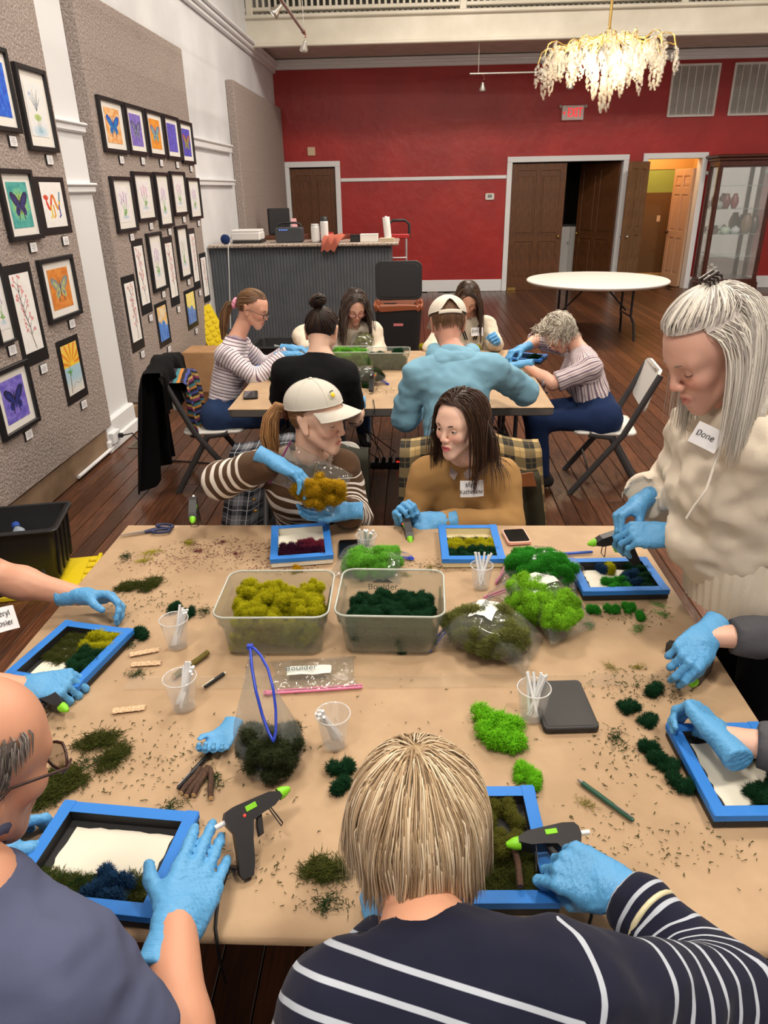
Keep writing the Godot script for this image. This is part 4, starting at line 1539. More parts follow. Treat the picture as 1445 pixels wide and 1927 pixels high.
	j.merge({"WL": Vector3(-0.958, 0.81, -1.72), "WR": Vector3(-0.924, 0.79, -1.331), "EL": Vector3(-1.2, 0.86, -1.74), "ER": Vector3(-1.15, 0.86, -1.27), "SL": Vector3(-1.3, 1.03, -1.68), "SR": Vector3(-1.3, 1.03, -1.32), "H": Vector3(-1.28, 1.3, -1.5), "N": Vector3(-1.32, 1.11, -1.5)})
	p = person("person in a navy shirt reaching in from the left edge", j, {"limb": 1.15, "head": head_basis(90, 25), "skin": rgb(214, 160, 134), "brow": rgb(70, 50, 40), "top": cloth("navy_jersey", rgb(34, 36, 66), 0.4, 30.0), "sleeve": 0.4, "bust": 0.085, "girth": 1.15, "top_name": "shirt"})
	hair(p, local(p, Transform3D(head_basis(90, 25), j.H)), {"base": rgb(90, 66, 48), "cols": hb, "count": 500, "wide": 0.003, "lift": 0.006, "style": fallback_style(0.2)})
	glove(p, j.WL, Vector3(0.9, -0.02, -0.05), Vector3(0.1, -0.75, 0.65), "relaxed", true, 1.0)
	glove(p, j.WR, Vector3(0.9, 0.02, -0.22), Vector3(0.1, -0.95, -0.2), "pinch", false, 1.05)
	badge(p, Vector3(-1.007, 0.914, -1.44), Vector3(0.85, 0.5, 0.3), Vector3.UP, 0.08, 0.06, ["Cheryl", "Mosier"], 0.017, -0.3)
	# --- man at the near left, back of the head, slate polo
	j = sitting(Vector3(-0.60, 0.5, -0.38), Vector3(0, 0, -1), 0.14, 0.42)
	j.merge({"H": Vector3(-0.563, 1.2, -0.658), "N": Vector3(-0.539, 1.09, -0.579), "WR": Vector3(-0.369, 0.82, -0.721), "ER": Vector3(-0.311, 0.8, -0.511), "SR": Vector3(-0.412, 1.02, -0.525), "SL": Vector3(-0.649, 1.02, -0.506), "WL": Vector3(-0.774, 0.79, -0.842), "EL": Vector3(-0.82, 0.82, -0.62)})
	p = person("man with greying hair and glasses in a slate blue polo shirt", j, {"head": head_basis(152, 22), "head_size": 1.05, "skin": rgb(206, 150, 122), "brow": rgb(90, 80, 74), "open": -0.2, "top": cloth("slate_polo", rgb(84, 90, 118), 0.35, 34.0), "sleeve": 0.3, "limb": 1.3, "girth": 1.08, "ease": 0.014, "folds": 0.01, "top_name": "shirt", "top_cell": 0.008, "cell": 0.009, "toe": Vector3(0.2, 0, -1), "shoes": mat("white_shoe", rgb(206, 204, 200), 0.6)})
	x = Transform3D(head_basis(152, 22).scaled(Vector3.ONE * 1.05), j.H)
	hair(p, local(p, x), {"base": rgb(96, 86, 82), "cols": [rgb(64, 58, 56), rgb(100, 92, 88), rgb(150, 144, 140)], "count": 1700, "wide": 0.0011, "lift": 0.001, "mess": 0.2, "steps": 4, "bald": 0.42, "nape": -0.5, "style": func(d, rng):
		if d.y > 0.55: return {}
		return {"len": 0.03, "dir": Vector3(0, -0.8, -0.5), "pull": 0.2}})
	glasses(p, x, rgb(60, 36, 30), true)
	glove(p, j.WR, Vector3(0.1, 0.03, -0.95), Vector3(-0.42, -0.9, -0.1), "flat", false, 1.12)
	glove(p, j.WL, Vector3(0.2, 0.0, -0.9), Vector3(0.4, -0.9, 0), "relaxed", true, 1.1)
	cl = MB.new()
	var nd: Vector3 = (x * Vector3(0, -0.085, -0.032) - j.N).normalized()
	var ne := nd.cross(Vector3(0, 0.3, 1)).normalized()
	cl.tube(ring_tube(j.N + nd * 0.03 - p.position, ne, nd.cross(ne), 0.066, 0.07), 0.013, 8, false)
	part("collar", cl, mats["slate_polo"], p)
	# --- woman at the near middle, short blonde hair, navy sweater with pale stripes
	j = sitting(Vector3(0.1, 0.48, -0.34), Vector3(0, 0, -1), 0.14, 0.42)
	j.merge({"H": Vector3(0.007, 1.028, -0.72), "N": Vector3(0.019, 0.992, -0.6), "SR": Vector3(0.192, 1.002, -0.54), "SL": Vector3(-0.102, 0.96, -0.53), "ER": Vector3(0.442, 0.84, -0.627), "WR": Vector3(0.329, 0.835, -0.791), "EL": Vector3(-0.16, 0.80, -0.5), "WL": Vector3(-0.037, 0.78, -0.754)})
	var thin := func(v: float) -> bool: return fmod(v + 0.004, 0.0335) < 0.0072
	knit = stripe_tex("navy_knit", rgb(28, 30, 48), rgb(176, 184, 196), func(v): return v > 0.016 and thin.call(v), func(v): return v > 0.07 and thin.call(v))
	p = person("woman with short blonde hair in a navy sweater with pale stripes", j, {"head": head_basis(181, 42), "skin": rgb(224, 166, 136), "brow": rgb(150, 120, 90), "open": -0.3, "top": knit, "stripes": true, "merge": "L", "axis": Vector3(0.22, 0.6, -0.77), "ease": 0.012, "folds": 0.008, "top_cell": 0.007, "cell": 0.009, "cuff": 0.038, "neck_cut": 0.03, "pants": cloth("light_jeans", rgb(86, 120, 168), 0.5, 30.0)})
	x = Transform3D(head_basis(181, 42), j.H)
	hair(p, local(p, x), {"base": rgb(180, 154, 120), "cols": [rgb(142, 118, 92), rgb(186, 160, 126), rgb(214, 192, 160), rgb(234, 218, 192)], "count": 4200, "wide": 0.0013, "lift": 0.013, "mess": 0.13, "steps": 11, "seed": 14, "nape": -0.62, "push": [[Vector3(0, -0.10, -0.03), 0.056]], "style": func(d, rng):
		var whorl := Vector3(0.06, 0.8, -0.35)
		return {"len": 0.06 + 0.085 * maxf(d.y + 0.25, 0.0) + 0.05 * rng.randf(), "dir": d - whorl * 1.2, "pull": 0.28}})
	glove(p, j.WR, Vector3(-0.9, 0.12, -0.4), Vector3(-0.25, -0.75, -0.6), "grip", false, 1.05)
	glove(p, j.WL, Vector3(-0.25, 0.05, -0.9), Vector3(0.6, -0.7, 0), "relaxed", true)
	var ear := MB.new()
	ear.tube(ring_tube(x * Vector3(-0.08, -0.042, -0.004) - p.position, Vector3(0, 0, 1), Vector3(0, 1, 0), 0.011, 0.011), 0.0016, 6, false)
	part("hoop_earring", ear, mat("gold", rgb(190, 150, 80), 0.3, 0.9), p)
	nk = MB.new()
	nd = (x * Vector3(0, -0.085, -0.032) - j.N).normalized()
	ne = nd.cross(Vector3(0, 0.3, 1)).normalized()
	nk.tube(ring_tube(j.N + nd * 0.045 - p.position, ne, nd.cross(ne), 0.0555, 0.0555), 0.0012, 5, false)
	part("necklace", nk, mat("silver_chain", rgb(190, 188, 184), 0.3, 0.9), p)
	nk = MB.new()
	var wd: Vector3 = (j.ER - j.WR).normalized()
	var we := wd.cross(Vector3.UP).normalized()
	nk.tube(ring_tube(j.WR + wd * 0.06 - p.position, we, wd.cross(we), 0.05, 0.05), 0.0045, 8, false)
	part("bracelet", nk, mat("ivory", rgb(214, 206, 170), 0.35), p)
	back_table_cast(pale)

func back_table_cast(pale: Color) -> void:
	var j: Dictionary
	var p: Node3D
	var x: Transform3D
	var hb := [rgb(84, 60, 42), rgb(118, 88, 62), rgb(150, 116, 84)]
	# ponytail woman at the left end, finely striped top
	j = sitting(Vector3(-1.30, 0.5, -4.62), Vector3(1, 0, 0), 0.1, 0.38)
	j.merge({"H": Vector3(-1.046, 1.159, -4.72), "N": Vector3(-1.165, 0.979, -4.7), "SR": Vector3(-1.218, 0.898, -4.56), "SL": Vector3(-1.186, 0.917, -4.86), "ER": Vector3(-1.017, 0.758, -4.5), "WR": Vector3(-0.845, 0.881, -4.62), "EL": Vector3(-1.033, 0.742, -4.9), "WL": Vector3(-0.846, 0.879, -4.85)})
	var knit := stripe_tex("fine_stripe", rgb(222, 216, 220), rgb(120, 96, 118), func(v): return fmod(v, 0.021) < 0.006, func(v): return fmod(v, 0.021) < 0.006)
	p = person("woman with ponytail and glasses in a finely striped top", j, {"head": head_basis(82, 22), "skin": rgb(222, 168, 144), "brow": rgb(100, 74, 56), "open": -0.2, "top": knit, "stripes": true, "bust": 0.06, "hem": 0.05, "top_name": "shirt", "cell": 0.014})
	x = Transform3D(head_basis(82, 22), j.H)
	hair(p, local(p, x), {"base": rgb(96, 68, 48), "cols": hb, "count": 420, "wide": 0.003, "lift": 0.003, "mess": 0.04, "style": func(d, rng): return {"len": 0.24, "dir": Vector3(0, 0, -1), "to": Vector3(0.0, -0.01, -0.12), "pull": 0.55}})
	var b := x * Vector3(0, -0.01, -0.125) - p.position
	tail(p, "ponytail", [b, b + Vector3(-0.04, -0.01, 0), b + Vector3(-0.075, -0.07, 0.0), b + Vector3(-0.09, -0.15, 0.01), b + Vector3(-0.1, -0.23, 0.01)], [0.014, 0.024, 0.03, 0.026, 0.01], hb, 150, 0.004)
	var sc := MB.new()
	for k in 9: sc.ball(Transform3D(Basis.from_scale(Vector3(0.014, 0.018, 0.014)), b + x.basis * Vector3(cos(k * 0.7) * 0.022, sin(k * 0.7) * 0.022, 0)), 6, 8)
	part("scrunchie", sc, tmat("pink_scrunchie", two(rgb(230, 90, 150), rgb(240, 220, 226)), 12.0, 0.8, 0.05), p)
	glasses(p, x, rgb(40, 24, 22))
	glove(p, j.WR, Vector3(0.9, 0.1, -0.1), Vector3(0, -1, 0), "relaxed", false)
	glove(p, j.WL, Vector3(0.9, 0.0, 0.1), Vector3(0, -1, 0), "relaxed", true)
	# black T-shirt, hair in a bun, back to the camera
	j = sitting(Vector3(-0.47, 0.5, -3.30), Vector3(0, 0, -1))
	j.merge({"H": Vector3(-0.457, 1.206, -3.58), "N": Vector3(-0.46, 1.117, -3.5), "SL": Vector3(-0.636, 1.051, -3.46), "SR": Vector3(-0.336, 1.033, -3.46), "EL": Vector3(-0.704, 0.801, -3.62), "ER": Vector3(-0.309, 0.759, -3.6), "WR": Vector3(-0.304, 0.781, -3.86), "WL": Vector3(-0.588, 0.822, -3.86)})
	p = person("woman in a black T-shirt with hair in a bun, seen from behind", j, {"head": head_basis(172, 30), "skin": pale, "brow": rgb(40, 28, 24), "top": cloth("black_tee", rgb(22, 22, 25), 0.4, 30.0), "sleeve": 0.36, "top_name": "shirt", "cell": 0.012, "folds": 0.005})
	x = Transform3D(head_basis(172, 30), j.H)
	var dk := [rgb(30, 21, 18), rgb(46, 33, 28), rgb(70, 50, 42)]
	hair(p, local(p, x), {"base": rgb(36, 26, 22), "cols": dk, "count": 520, "wide": 0.003, "lift": 0.003, "mess": 0.03, "style": func(d, rng): return {"len": 0.26, "dir": Vector3(0, 0.3, -1), "to": Vector3(0.0, 0.09, -0.115), "pull": 0.55}})
	var bun := MB.new()
	var rng := RandomNumberGenerator.new()
	rng.seed = 3
	for k in 26:
		var a := Vector3(rng.randfn(), rng.randfn(), rng.randfn()).normalized()
		bun.col = lin(dk[k % 3])
		bun.tube(ring_tube(Vector3(0, 0.118, -0.125), a, a.cross(Vector3(0.3, 1, 0.2)).normalized(), rng.randf_range(0.026, 0.04), rng.randf_range(0.03, 0.042), 12), 0.006, 5, false)
	bun.col = lin(dk[0])
	bun.ball(Transform3D(Basis.from_scale(Vector3(0.034, 0.034, 0.034)), Vector3(0, 0.118, -0.125)), 8, 12)
	part("bun", bun, hair_mat(), p).transform = local(p, x)
	glove(p, j.WR, Vector3(-0.1, 0.1, -0.8), Vector3(-0.4, -0.9, 0), "relaxed", false)
	glove(p, j.WL, Vector3(0.2, 0.0, -0.9), Vector3(0.4, -0.9, 0), "relaxed", true)
	# dark wavy hair and glasses, far side
	j = sitting(Vector3(-0.50, 0.46, -5.75), Vector3(0, 0, 1))
	j.merge({"H": Vector3(-0.435, 1.062, -5.42), "N": Vector3(-0.5, 0.893, -5.5), "SR": Vector3(-0.729, 0.911, -5.55), "SL": Vector3(-0.305, 0.875, -5.5), "ER": Vector3(-0.847, 0.859, -5.4), "WR": Vector3(-0.772, 0.788, -5.2), "EL": Vector3(-0.27, 0.711, -5.45), "WL": Vector3(-0.344, 0.753, -5.2)})
	p = person("woman with long wavy dark hair and red-framed glasses in a cream sweater", j, {"head": head_basis(14, 30), "skin": rgb(226, 178, 158), "brow": rgb(60, 46, 40), "open": -0.1, "top": cloth("cream_knit", rgb(226, 214, 196), 0.7, 16.0), "bust": 0.06, "cell": 0.014, "fat": 0.01})
	x = Transform3D(head_basis(14, 30), j.H)
	hair(p, local(p, x), {"base": rgb(52, 42, 38), "cols": [rgb(44, 34, 30), rgb(72, 58, 52), rgb(104, 90, 84)], "count": 620, "wide": 0.0042, "lift": 0.01, "mess": 0.1, "wave": 0.006, "steps": 12, "line": 0.62, "push": [[Vector3(0, -0.09, -0.02), 0.075], [Vector3(0, 0.0, 0.04), 0.078], [Vector3(0, -0.05, 0.06), 0.06]], "style": func(d, rng): return {"len": 0.32 + 0.08 * maxf(d.y, 0.0), "dir": Vector3(d.x * 1.5 + 0.3 * signf(d.x), -0.1, -0.3), "pull": 0.4}})
	glasses(p, x, rgb(120, 40, 50))
	glove(p, j.WR, Vector3(0.3, -0.1, 0.9), Vector3(0, -1, 0), "relaxed", false)
	glove(p, j.WL, Vector3(-0.3, -0.1, 0.9), Vector3(0, -1, 0), "relaxed", true)
	# cream cardigan with black bands, far side
	j = sitting(Vector3(0.47, 0.46, -5.75), Vector3(0, 0, 1))
	j.merge({"H": Vector3(0.399, 1.109, -5.45), "N": Vector3(0.427, 0.954, -5.55), "SR": Vector3(0.221, 0.885, -5.5), "SL": Vector3(0.566, 0.905, -5.55), "ER": Vector3(0.135, 0.758, -5.4), "WR": Vector3(0.257, 0.778, -5.2), "EL": Vector3(0.611, 0.755, -5.45), "WL": Vector3(0.599, 0.84, -5.22)})
	p = person("woman with straight brown hair in a cream cardigan with black bands", j, {"head": head_basis(-2, 40), "skin": rgb(220, 170, 146), "brow": rgb(60, 46, 40), "open": -0.2, "top": cloth("cream_cardigan", rgb(228, 216, 196), 0.6, 18.0), "top_name": "cardigan", "bust": 0.055, "cell": 0.014, "fat": 0.008})
	x = Transform3D(head_basis(-2, 40), j.H)
	hair(p, local(p, x), {"base": rgb(52, 36, 28), "cols": [rgb(42, 28, 22), rgb(66, 46, 36), rgb(110, 82, 60)], "count": 620, "wide": 0.0036, "lift": 0.005, "mess": 0.04, "steps": 11, "line": 0.66, "push": [[Vector3(0, -0.09, -0.02), 0.07], [Vector3(0, 0.0, 0.04), 0.078]], "style": func(d, rng): return {"len": 0.30 + 0.1 * maxf(d.y, 0.0), "dir": Vector3(d.x * 1.6 + 0.3 * signf(d.x), -0.1, -0.3), "pull": 0.42}})
	var bd := MB.new()
	for s in [-1.0, 1.0]:
		for k in 2: bd.tube([j.N + Vector3((0.075 + 0.016 * k) * s, 0.045, 0.03) - p.position, j.N + Vector3((0.07 + 0.016 * k) * s, -0.02, 0.10) - p.position, j.N + Vector3((0.022 + 0.016 * k) * s, -0.14, 0.135) - p.position], 0.0055, 5, true, 0.5)
	part("black_bands", bd, cloth("black_band", rgb(30, 28, 30), 0.5, 30.0), p)
	badge(p, Vector3(0.474, 0.878, -5.395), Vector3(0.1, 0.35, 1), Vector3.UP, 0.09, 0.062, ["Emily"], 0.03)
	glove(p, j.WL, Vector3(-0.1, 0.45, 0.8), Vector3(-0.5, -0.3, 0), "fist", true, 1.05)
	glove(p, j.WR, Vector3(0.3, -0.1, 0.9), Vector3(0, -1, 0), "relaxed", false)
	# man in a pale blue hooded top and cap, back to the camera
	j = sitting(Vector3(0.21, 0.5, -3.26), Vector3(0, 0, -1), 0.16)
	j.merge({"H": Vector3(0.169, 1.234, -3.62), "N": Vector3(0.193, 1.128, -3.52), "SL": Vector3(0.017, 1.035, -3.44), "SR": Vector3(0.393, 1.053, -3.46), "EL": Vector3(-0.044, 0.796, -3.5), "ER": Vector3(0.567, 0.898, -3.62), "WL": Vector3(0.122, 0.841, -3.85), "WR": Vector3(0.444, 0.93, -3.9)})
	var blue := cloth("blue_hoodie", rgb(126, 172, 196), 0.4, 24.0)
	p = person("man in a pale blue hooded sweatshirt and cream cap, seen from behind", j, {"head": head_basis(186, 24), "head_size": 1.04, "skin": rgb(214, 156, 134), "brow": rgb(90, 66, 48), "top": blue, "girth": 1.1, "ease": 0.014, "fat": 0.01, "folds": 0.012, "fold_scale": Vector3(8, 11, 8), "top_cell": 0.009, "cell": 0.012, "top_name": "sweatshirt", "pants": cloth("jeans", rgb(44, 62, 98), 0.5, 30.0)})
	x = Transform3D(head_basis(186, 24).scaled(Vector3.ONE * 1.04), j.H)
	hair(p, local(p, x), {"base": rgb(92, 66, 48), "cols": hb, "count": 800, "wide": 0.0016, "lift": 0.0005, "steps": 4, "mess": 0.15, "line": 0.7, "nape": -0.55, "style": func(d, rng): return {"len": 0.03, "dir": Vector3(0, -1, -0.2), "pull": 0.2}})
	cap(p, x, cloth("cap_cream", rgb(226, 218, 204), 0.3, 40.0), true)
	var hood := Field.new()
	hood.smooth = 0.035
	var n: Vector3 = j.N
	for k in 6:
		var a0 := lerpf(-0.35, PI + 0.35, k / 6.0)
		var a1 := lerpf(-0.35, PI + 0.35, (k + 1) / 6.0)
		hood.bone(n + Vector3(cos(a0) * 0.095, -0.01 - 0.02 * sin(a0), 0.0 + sin(a0) * 0.075), n + Vector3(cos(a1) * 0.095, -0.01 - 0.02 * sin(a1), sin(a1) * 0.075), 0.036, 0.036)
	hood.bone(n + Vector3(-0.07, -0.04, 0.085), n + Vector3(0.02, -0.125, 0.125), 0.04, 0.035)
	hood.bone(n + Vector3(0.08, -0.04, 0.085), n + Vector3(0.02, -0.125, 0.125), 0.04, 0.035)
	hood.noise = FastNoiseLite.new()
	hood.noise.frequency = 1.0
	hood.amp = 0.008
	hood.nscale = Vector3(14, 14, 14)
	var hm := hood.build(0.009)
	for k in hm.v.size(): hm.v[k] -= p.position
	part("hood", hm, blue, p)
	glove(p, j.WR, Vector3(-0.4, 0.0, -0.8), Vector3(0, -1, 0), "relaxed", false)
	glove(p, j.WL, Vector3(0.4, 0.0, -0.8), Vector3(0, -1, 0), "relaxed", true)
	# grey-haired woman bent over at the right end, striped shirt
	j = sitting(Vector3(1.20, 0.5, -4.55), Vector3(-1, 0, 0), 0.1, 0.40)
	j.merge({"H": Vector3(0.945, 0.982, -4.72), "N": Vector3(1.083, 0.878, -4.68), "SR": Vector3(1.059, 0.869, -4.9), "SL": Vector3(1.118, 0.809, -4.5), "ER": Vector3(0.858, 0.887, -5), "WR": Vector3(0.729, 0.871, -4.82), "EL": Vector3(0.883, 0.713, -4.48), "WL": Vector3(0.712, 0.809, -4.62)})
	knit = stripe_tex("shirt_stripe", rgb(214, 200, 200), rgb(120, 104, 122), func(v): return fmod(v, 0.03) < 0.008 or fmod(v + 0.012, 0.03) < 0.003, func(v): return fmod(v, 0.03) < 0.008)
	p = person("woman with short curly grey hair in a striped shirt, bent over the far table", j, {"head": head_basis(-68, 52), "skin": rgb(220, 170, 148), "brow": rgb(150, 140, 134), "open": -0.3, "top": knit, "stripes": true, "upright": true, "sleeve": 0.45, "girth": 1.15, "bust": 0.07, "folds": 0.009, "top_name": "shirt", "cell": 0.012, "hem": 0.04, "pants": cloth("navy_jeans", rgb(32, 48, 84), 0.5, 30.0)})
	x = Transform3D(head_basis(-68, 52), j.H)
	hair(p, local(p, x), {"base": rgb(170, 162, 150), "cols": [rgb(140, 132, 122), rgb(190, 182, 168), rgb(226, 218, 200)], "count": 900, "wide": 0.0036, "lift": 0.014, "mess": 0.5, "wave": 0.007, "steps": 8, "seed": 9, "nape": -0.6, "style": func(d, rng): return {"len": 0.10, "dir": d.cross(Vector3(0.3, 1, 0.1)) + Vector3(0, 0, -0.4), "pull": 0.2}})
	glove(p, j.WR, Vector3(-0.7, -0.15, 0.4), Vector3(0, -1, 0.2), "relaxed", false, 1.05)
	glove(p, j.WL, Vector3(-0.7, -0.1, -0.3), Vector3(0, -1, 0), "cup", true, 1.05)

# ---------------------------------------------------------------- paintings on the fabric panels
const CELL_W := 96
const CELL_H := 144
var atlas: Image
var wash := FastNoiseLite.new()

func px(o: Vector2i, p: Vector2, c: Color) -> void:
	var x := int(p.x); var y := int(p.y)
	if x >= 0 and y >= 0 and x < CELL_W and y < CELL_H: atlas.set_pixel(o.x + x, o.y + y, c)

func paint_bg(o: Vector2i, a: Color, b: Color) -> void:
	for y in CELL_H:
		for x in CELL_W:
			var t := clampf(0.5 + 0.9 * wash.get_noise_2d(x + o.x * 1.7, y + o.y * 1.3) + 0.06 * sin(x * 1.7 + y * 2.3), 0.0, 1.0)
			atlas.set_pixel(o.x + x, o.y + y, a.lerp(b, t))

func paint_line(o: Vector2i, pts: Array, c: Color, w := 1.0) -> void:
	for k in pts.size() - 1:
		var n := int((pts[k + 1] - pts[k]).length() * 1.5) + 1
		for i in n + 1:
			var p: Vector2 = pts[k].lerp(pts[k + 1], float(i) / n)
			for dy in range(-int(w), int(w) + 1):
				for dx in range(-int(w), int(w) + 1):
					if Vector2(dx, dy).length() <= w * 0.8: px(o, p + Vector2(dx, dy), c)

func paint_blob(o: Vector2i, at: Vector2, r: Vector2, turn: float, a: Color, b: Color) -> void:
	var m := maxf(r.x, r.y)
	for y in range(int(at.y - m), int(at.y + m) + 1):
		for x in range(int(at.x - m), int(at.x + m) + 1):
			var q := (Vector2(x, y) - at).rotated(-turn) / r
			if q.length() < 1.0 + 0.15 * wash.get_noise_2d(x * 5.0, y * 5.0): px(o, Vector2(x, y), a.lerp(b, clampf(q.length() + 0.5 * wash.get_noise_2d(x * 3.0, y * 3.0), 0.0, 1.0)))

func paint(n: int, kind: String, c: Array) -> void:
	var o := Vector2i((n % 8) * CELL_W, (n / 8) * CELL_H)
	var rng := RandomNumberGenerator.new()
	rng.seed = n * 31 + 5
	paint_bg(o, c[0], c[1])
	match kind:
		"butterfly":
			if c.size() > 4: paint_blob(o, Vector2(48, 70), Vector2(44, 52), 0, c[4], c[1])
			for s in [-1, 1]:
				paint_blob(o, Vector2(48 + 19 * s, 56), Vector2(13, 30), 0.6 * s, c[3], c[2])
				paint_blob(o, Vector2(48 + 13 * s, 86), Vector2(10, 19), -0.35 * s, c[2], c[3])
				paint_line(o, [Vector2(48, 50), Vector2(48 + 7 * s, 32)], c[2].darkened(0.5), 1.0)
				paint_line(o, [Vector2(48 + 10 * s, 100), Vector2(48 + 13 * s, 116)], c[2].darkened(0.4), 1.5)
			paint_line(o, [Vector2(48, 48), Vector2(48, 98)], c[2].darkened(0.6), 2.0)
		"wash":
			for k in 14: paint_blob(o, Vector2(rng.randf() * 96, rng.randf() * 144), Vector2(6, 4), rng.randf() * 3.0, c[2], c[0])
		"branch":
			var p := Vector2(60, 138)
			var pts := [p]
			for k in 9:
				p += Vector2(rng.randf_range(-7, 4), -13)
				pts.append(p)
			paint_line(o, pts, c[2], 1.5)
			for k in range(2, 10):
				for s in [-1, 1]:
					var e: Vector2 = pts[k] + Vector2(s * rng.randf_range(9, 22), -rng.randf_range(8, 20))
					paint_line(o, [pts[k], e], c[2], 1.0)
					for q in 3: paint_blob(o, e + Vector2(rng.randf_range(-5, 5), rng.randf_range(-5, 5)), Vector2(3, 2.4), 0.4, c[3], c[3].lightened(0.4))
		"lavender":
			paint_blob(o, Vector2(48, 122), Vector2(30, 9), 0, rgb(170, 204, 222), c[0])
			for k in 3:
				var x := 30.0 + 18.0 * k
				paint_line(o, [Vector2(48, 118), Vector2(x, 62 - 8 * (k % 2))], rgb(120, 168, 110), 1.5)
				for q in 9: paint_blob(o, Vector2(x + rng.randf_range(-5, 5), 22 + 5 * q + 8 * (1 - k % 2)), Vector2(4, 3), 0.3, c[2], c[3])
			for k in 5: paint_blob(o, Vector2(48 + rng.randf_range(-14, 14), 104 + rng.randf_range(-12, 10)), Vector2(10, 3), rng.randf() * 3.0, rgb(140, 186, 96), rgb(110, 160, 90))
		"lotus":
			paint_blob(o, Vector2(50, 128), Vector2(40, 18), 0, rgb(160, 200, 224), c[0])
			paint_blob(o, Vector2(48, 92), Vector2(18, 9), 0, rgb(160, 184, 110), rgb(186, 204, 140))
			for k in 7: paint_line(o, [Vector2(48, 76), Vector2(24 + 8 * k, 40 - 10 * (k % 3)), Vector2(48 + (k - 3) * 3, 60)], rgb(70, 84, 100), 1.0)
			for k in 3: paint_line(o, [Vector2(42 + 6 * k, 98), Vector2(44 + 7 * k, 132)], rgb(80, 100, 90), 1.0)
			paint_blob(o, Vector2(24, 32), Vector2(6, 6), 0, rgb(150, 170, 210), rgb(190, 204, 226))
		"dragon":
			var pts := []
			for k in 30: pts.append(Vector2(20 + k * 1.9, 72 + 22 * sin(k * 0.33) - 8))
			for k in 29: paint_line(o, [pts[k], pts[k + 1]], Color.from_hsv(fmod(k * 0.028, 1.0) * 0.16, 0.85, 0.86), 4.0)
			paint_blob(o, Vector2(18, 48), Vector2(10, 8), 0.3, rgb(206, 60, 50), rgb(220, 90, 60))
			paint_line(o, [Vector2(18, 54), Vector2(20, 64)], rgb(206, 60, 50), 3.0)
			for q in [[34, 88, rgb(226, 200, 40)], [46, 92, rgb(226, 160, 40)], [70, 86, rgb(80, 80, 170)]]: paint_line(o, [Vector2(q[0], 74), Vector2(q[0] + 2, 106), Vector2(q[0] - 4, 112)], q[2], 3.0)
			paint_line(o, [Vector2(74, 60), Vector2(80, 34)], rgb(70, 130, 160), 3.0)
		"sun":
			for k in 15:
				var a := PI + k * PI / 14.0
				paint_line(o, [Vector2(50, 62), Vector2(50, 62) + Vector2(cos(a), sin(a)) * 62], rgb(232, 140, 40) if k % 2 else rgb(240, 206, 70), 5.0)
			paint_blob(o, Vector2(50, 60), Vector2(13, 13), 0, rgb(250, 220, 60), rgb(244, 190, 50))
			for y in range(64, 144):
				for x in 96: px(o, Vector2(x, y), rgb(170, 204, 222).lerp(rgb(224, 222, 218), clampf((y - 96) / 30.0 + 0.4 * wash.get_noise_2d(x * 2.0, y * 2.0), 0, 1)))
			for k in 4: paint_blob(o, Vector2(24 + k * 4, 76 + 4 * (k % 2)), Vector2(12, 3), k * 0.8, rgb(70, 150, 90), rgb(110, 180, 120))
			paint_line(o, [Vector2(30, 78), Vector2(22, 136)], rgb(120, 96, 70), 2.0)
			paint_line(o, [Vector2(30, 130), Vector2(50, 112), Vector2(70, 120), Vector2(92, 110)], rgb(110, 110, 116), 1.0)
		"castle":
			paint_blob(o, Vector2(50, 24), Vector2(16, 16), 0, rgb(250, 226, 120), c[1])
			for k in 3: paint_blob(o, Vector2(20 + 30 * k, 120 - 10 * (k % 2)), Vector2(26, 62 - 12 * k), 0.2 * (k - 1), c[2], c[3])
			for k in 5: paint_line(o, [Vector2(10 + 18 * k, 142), Vector2(18 + 16 * k, 80 + 12 * (k % 2))], c[3].lightened(0.4), 2.0)

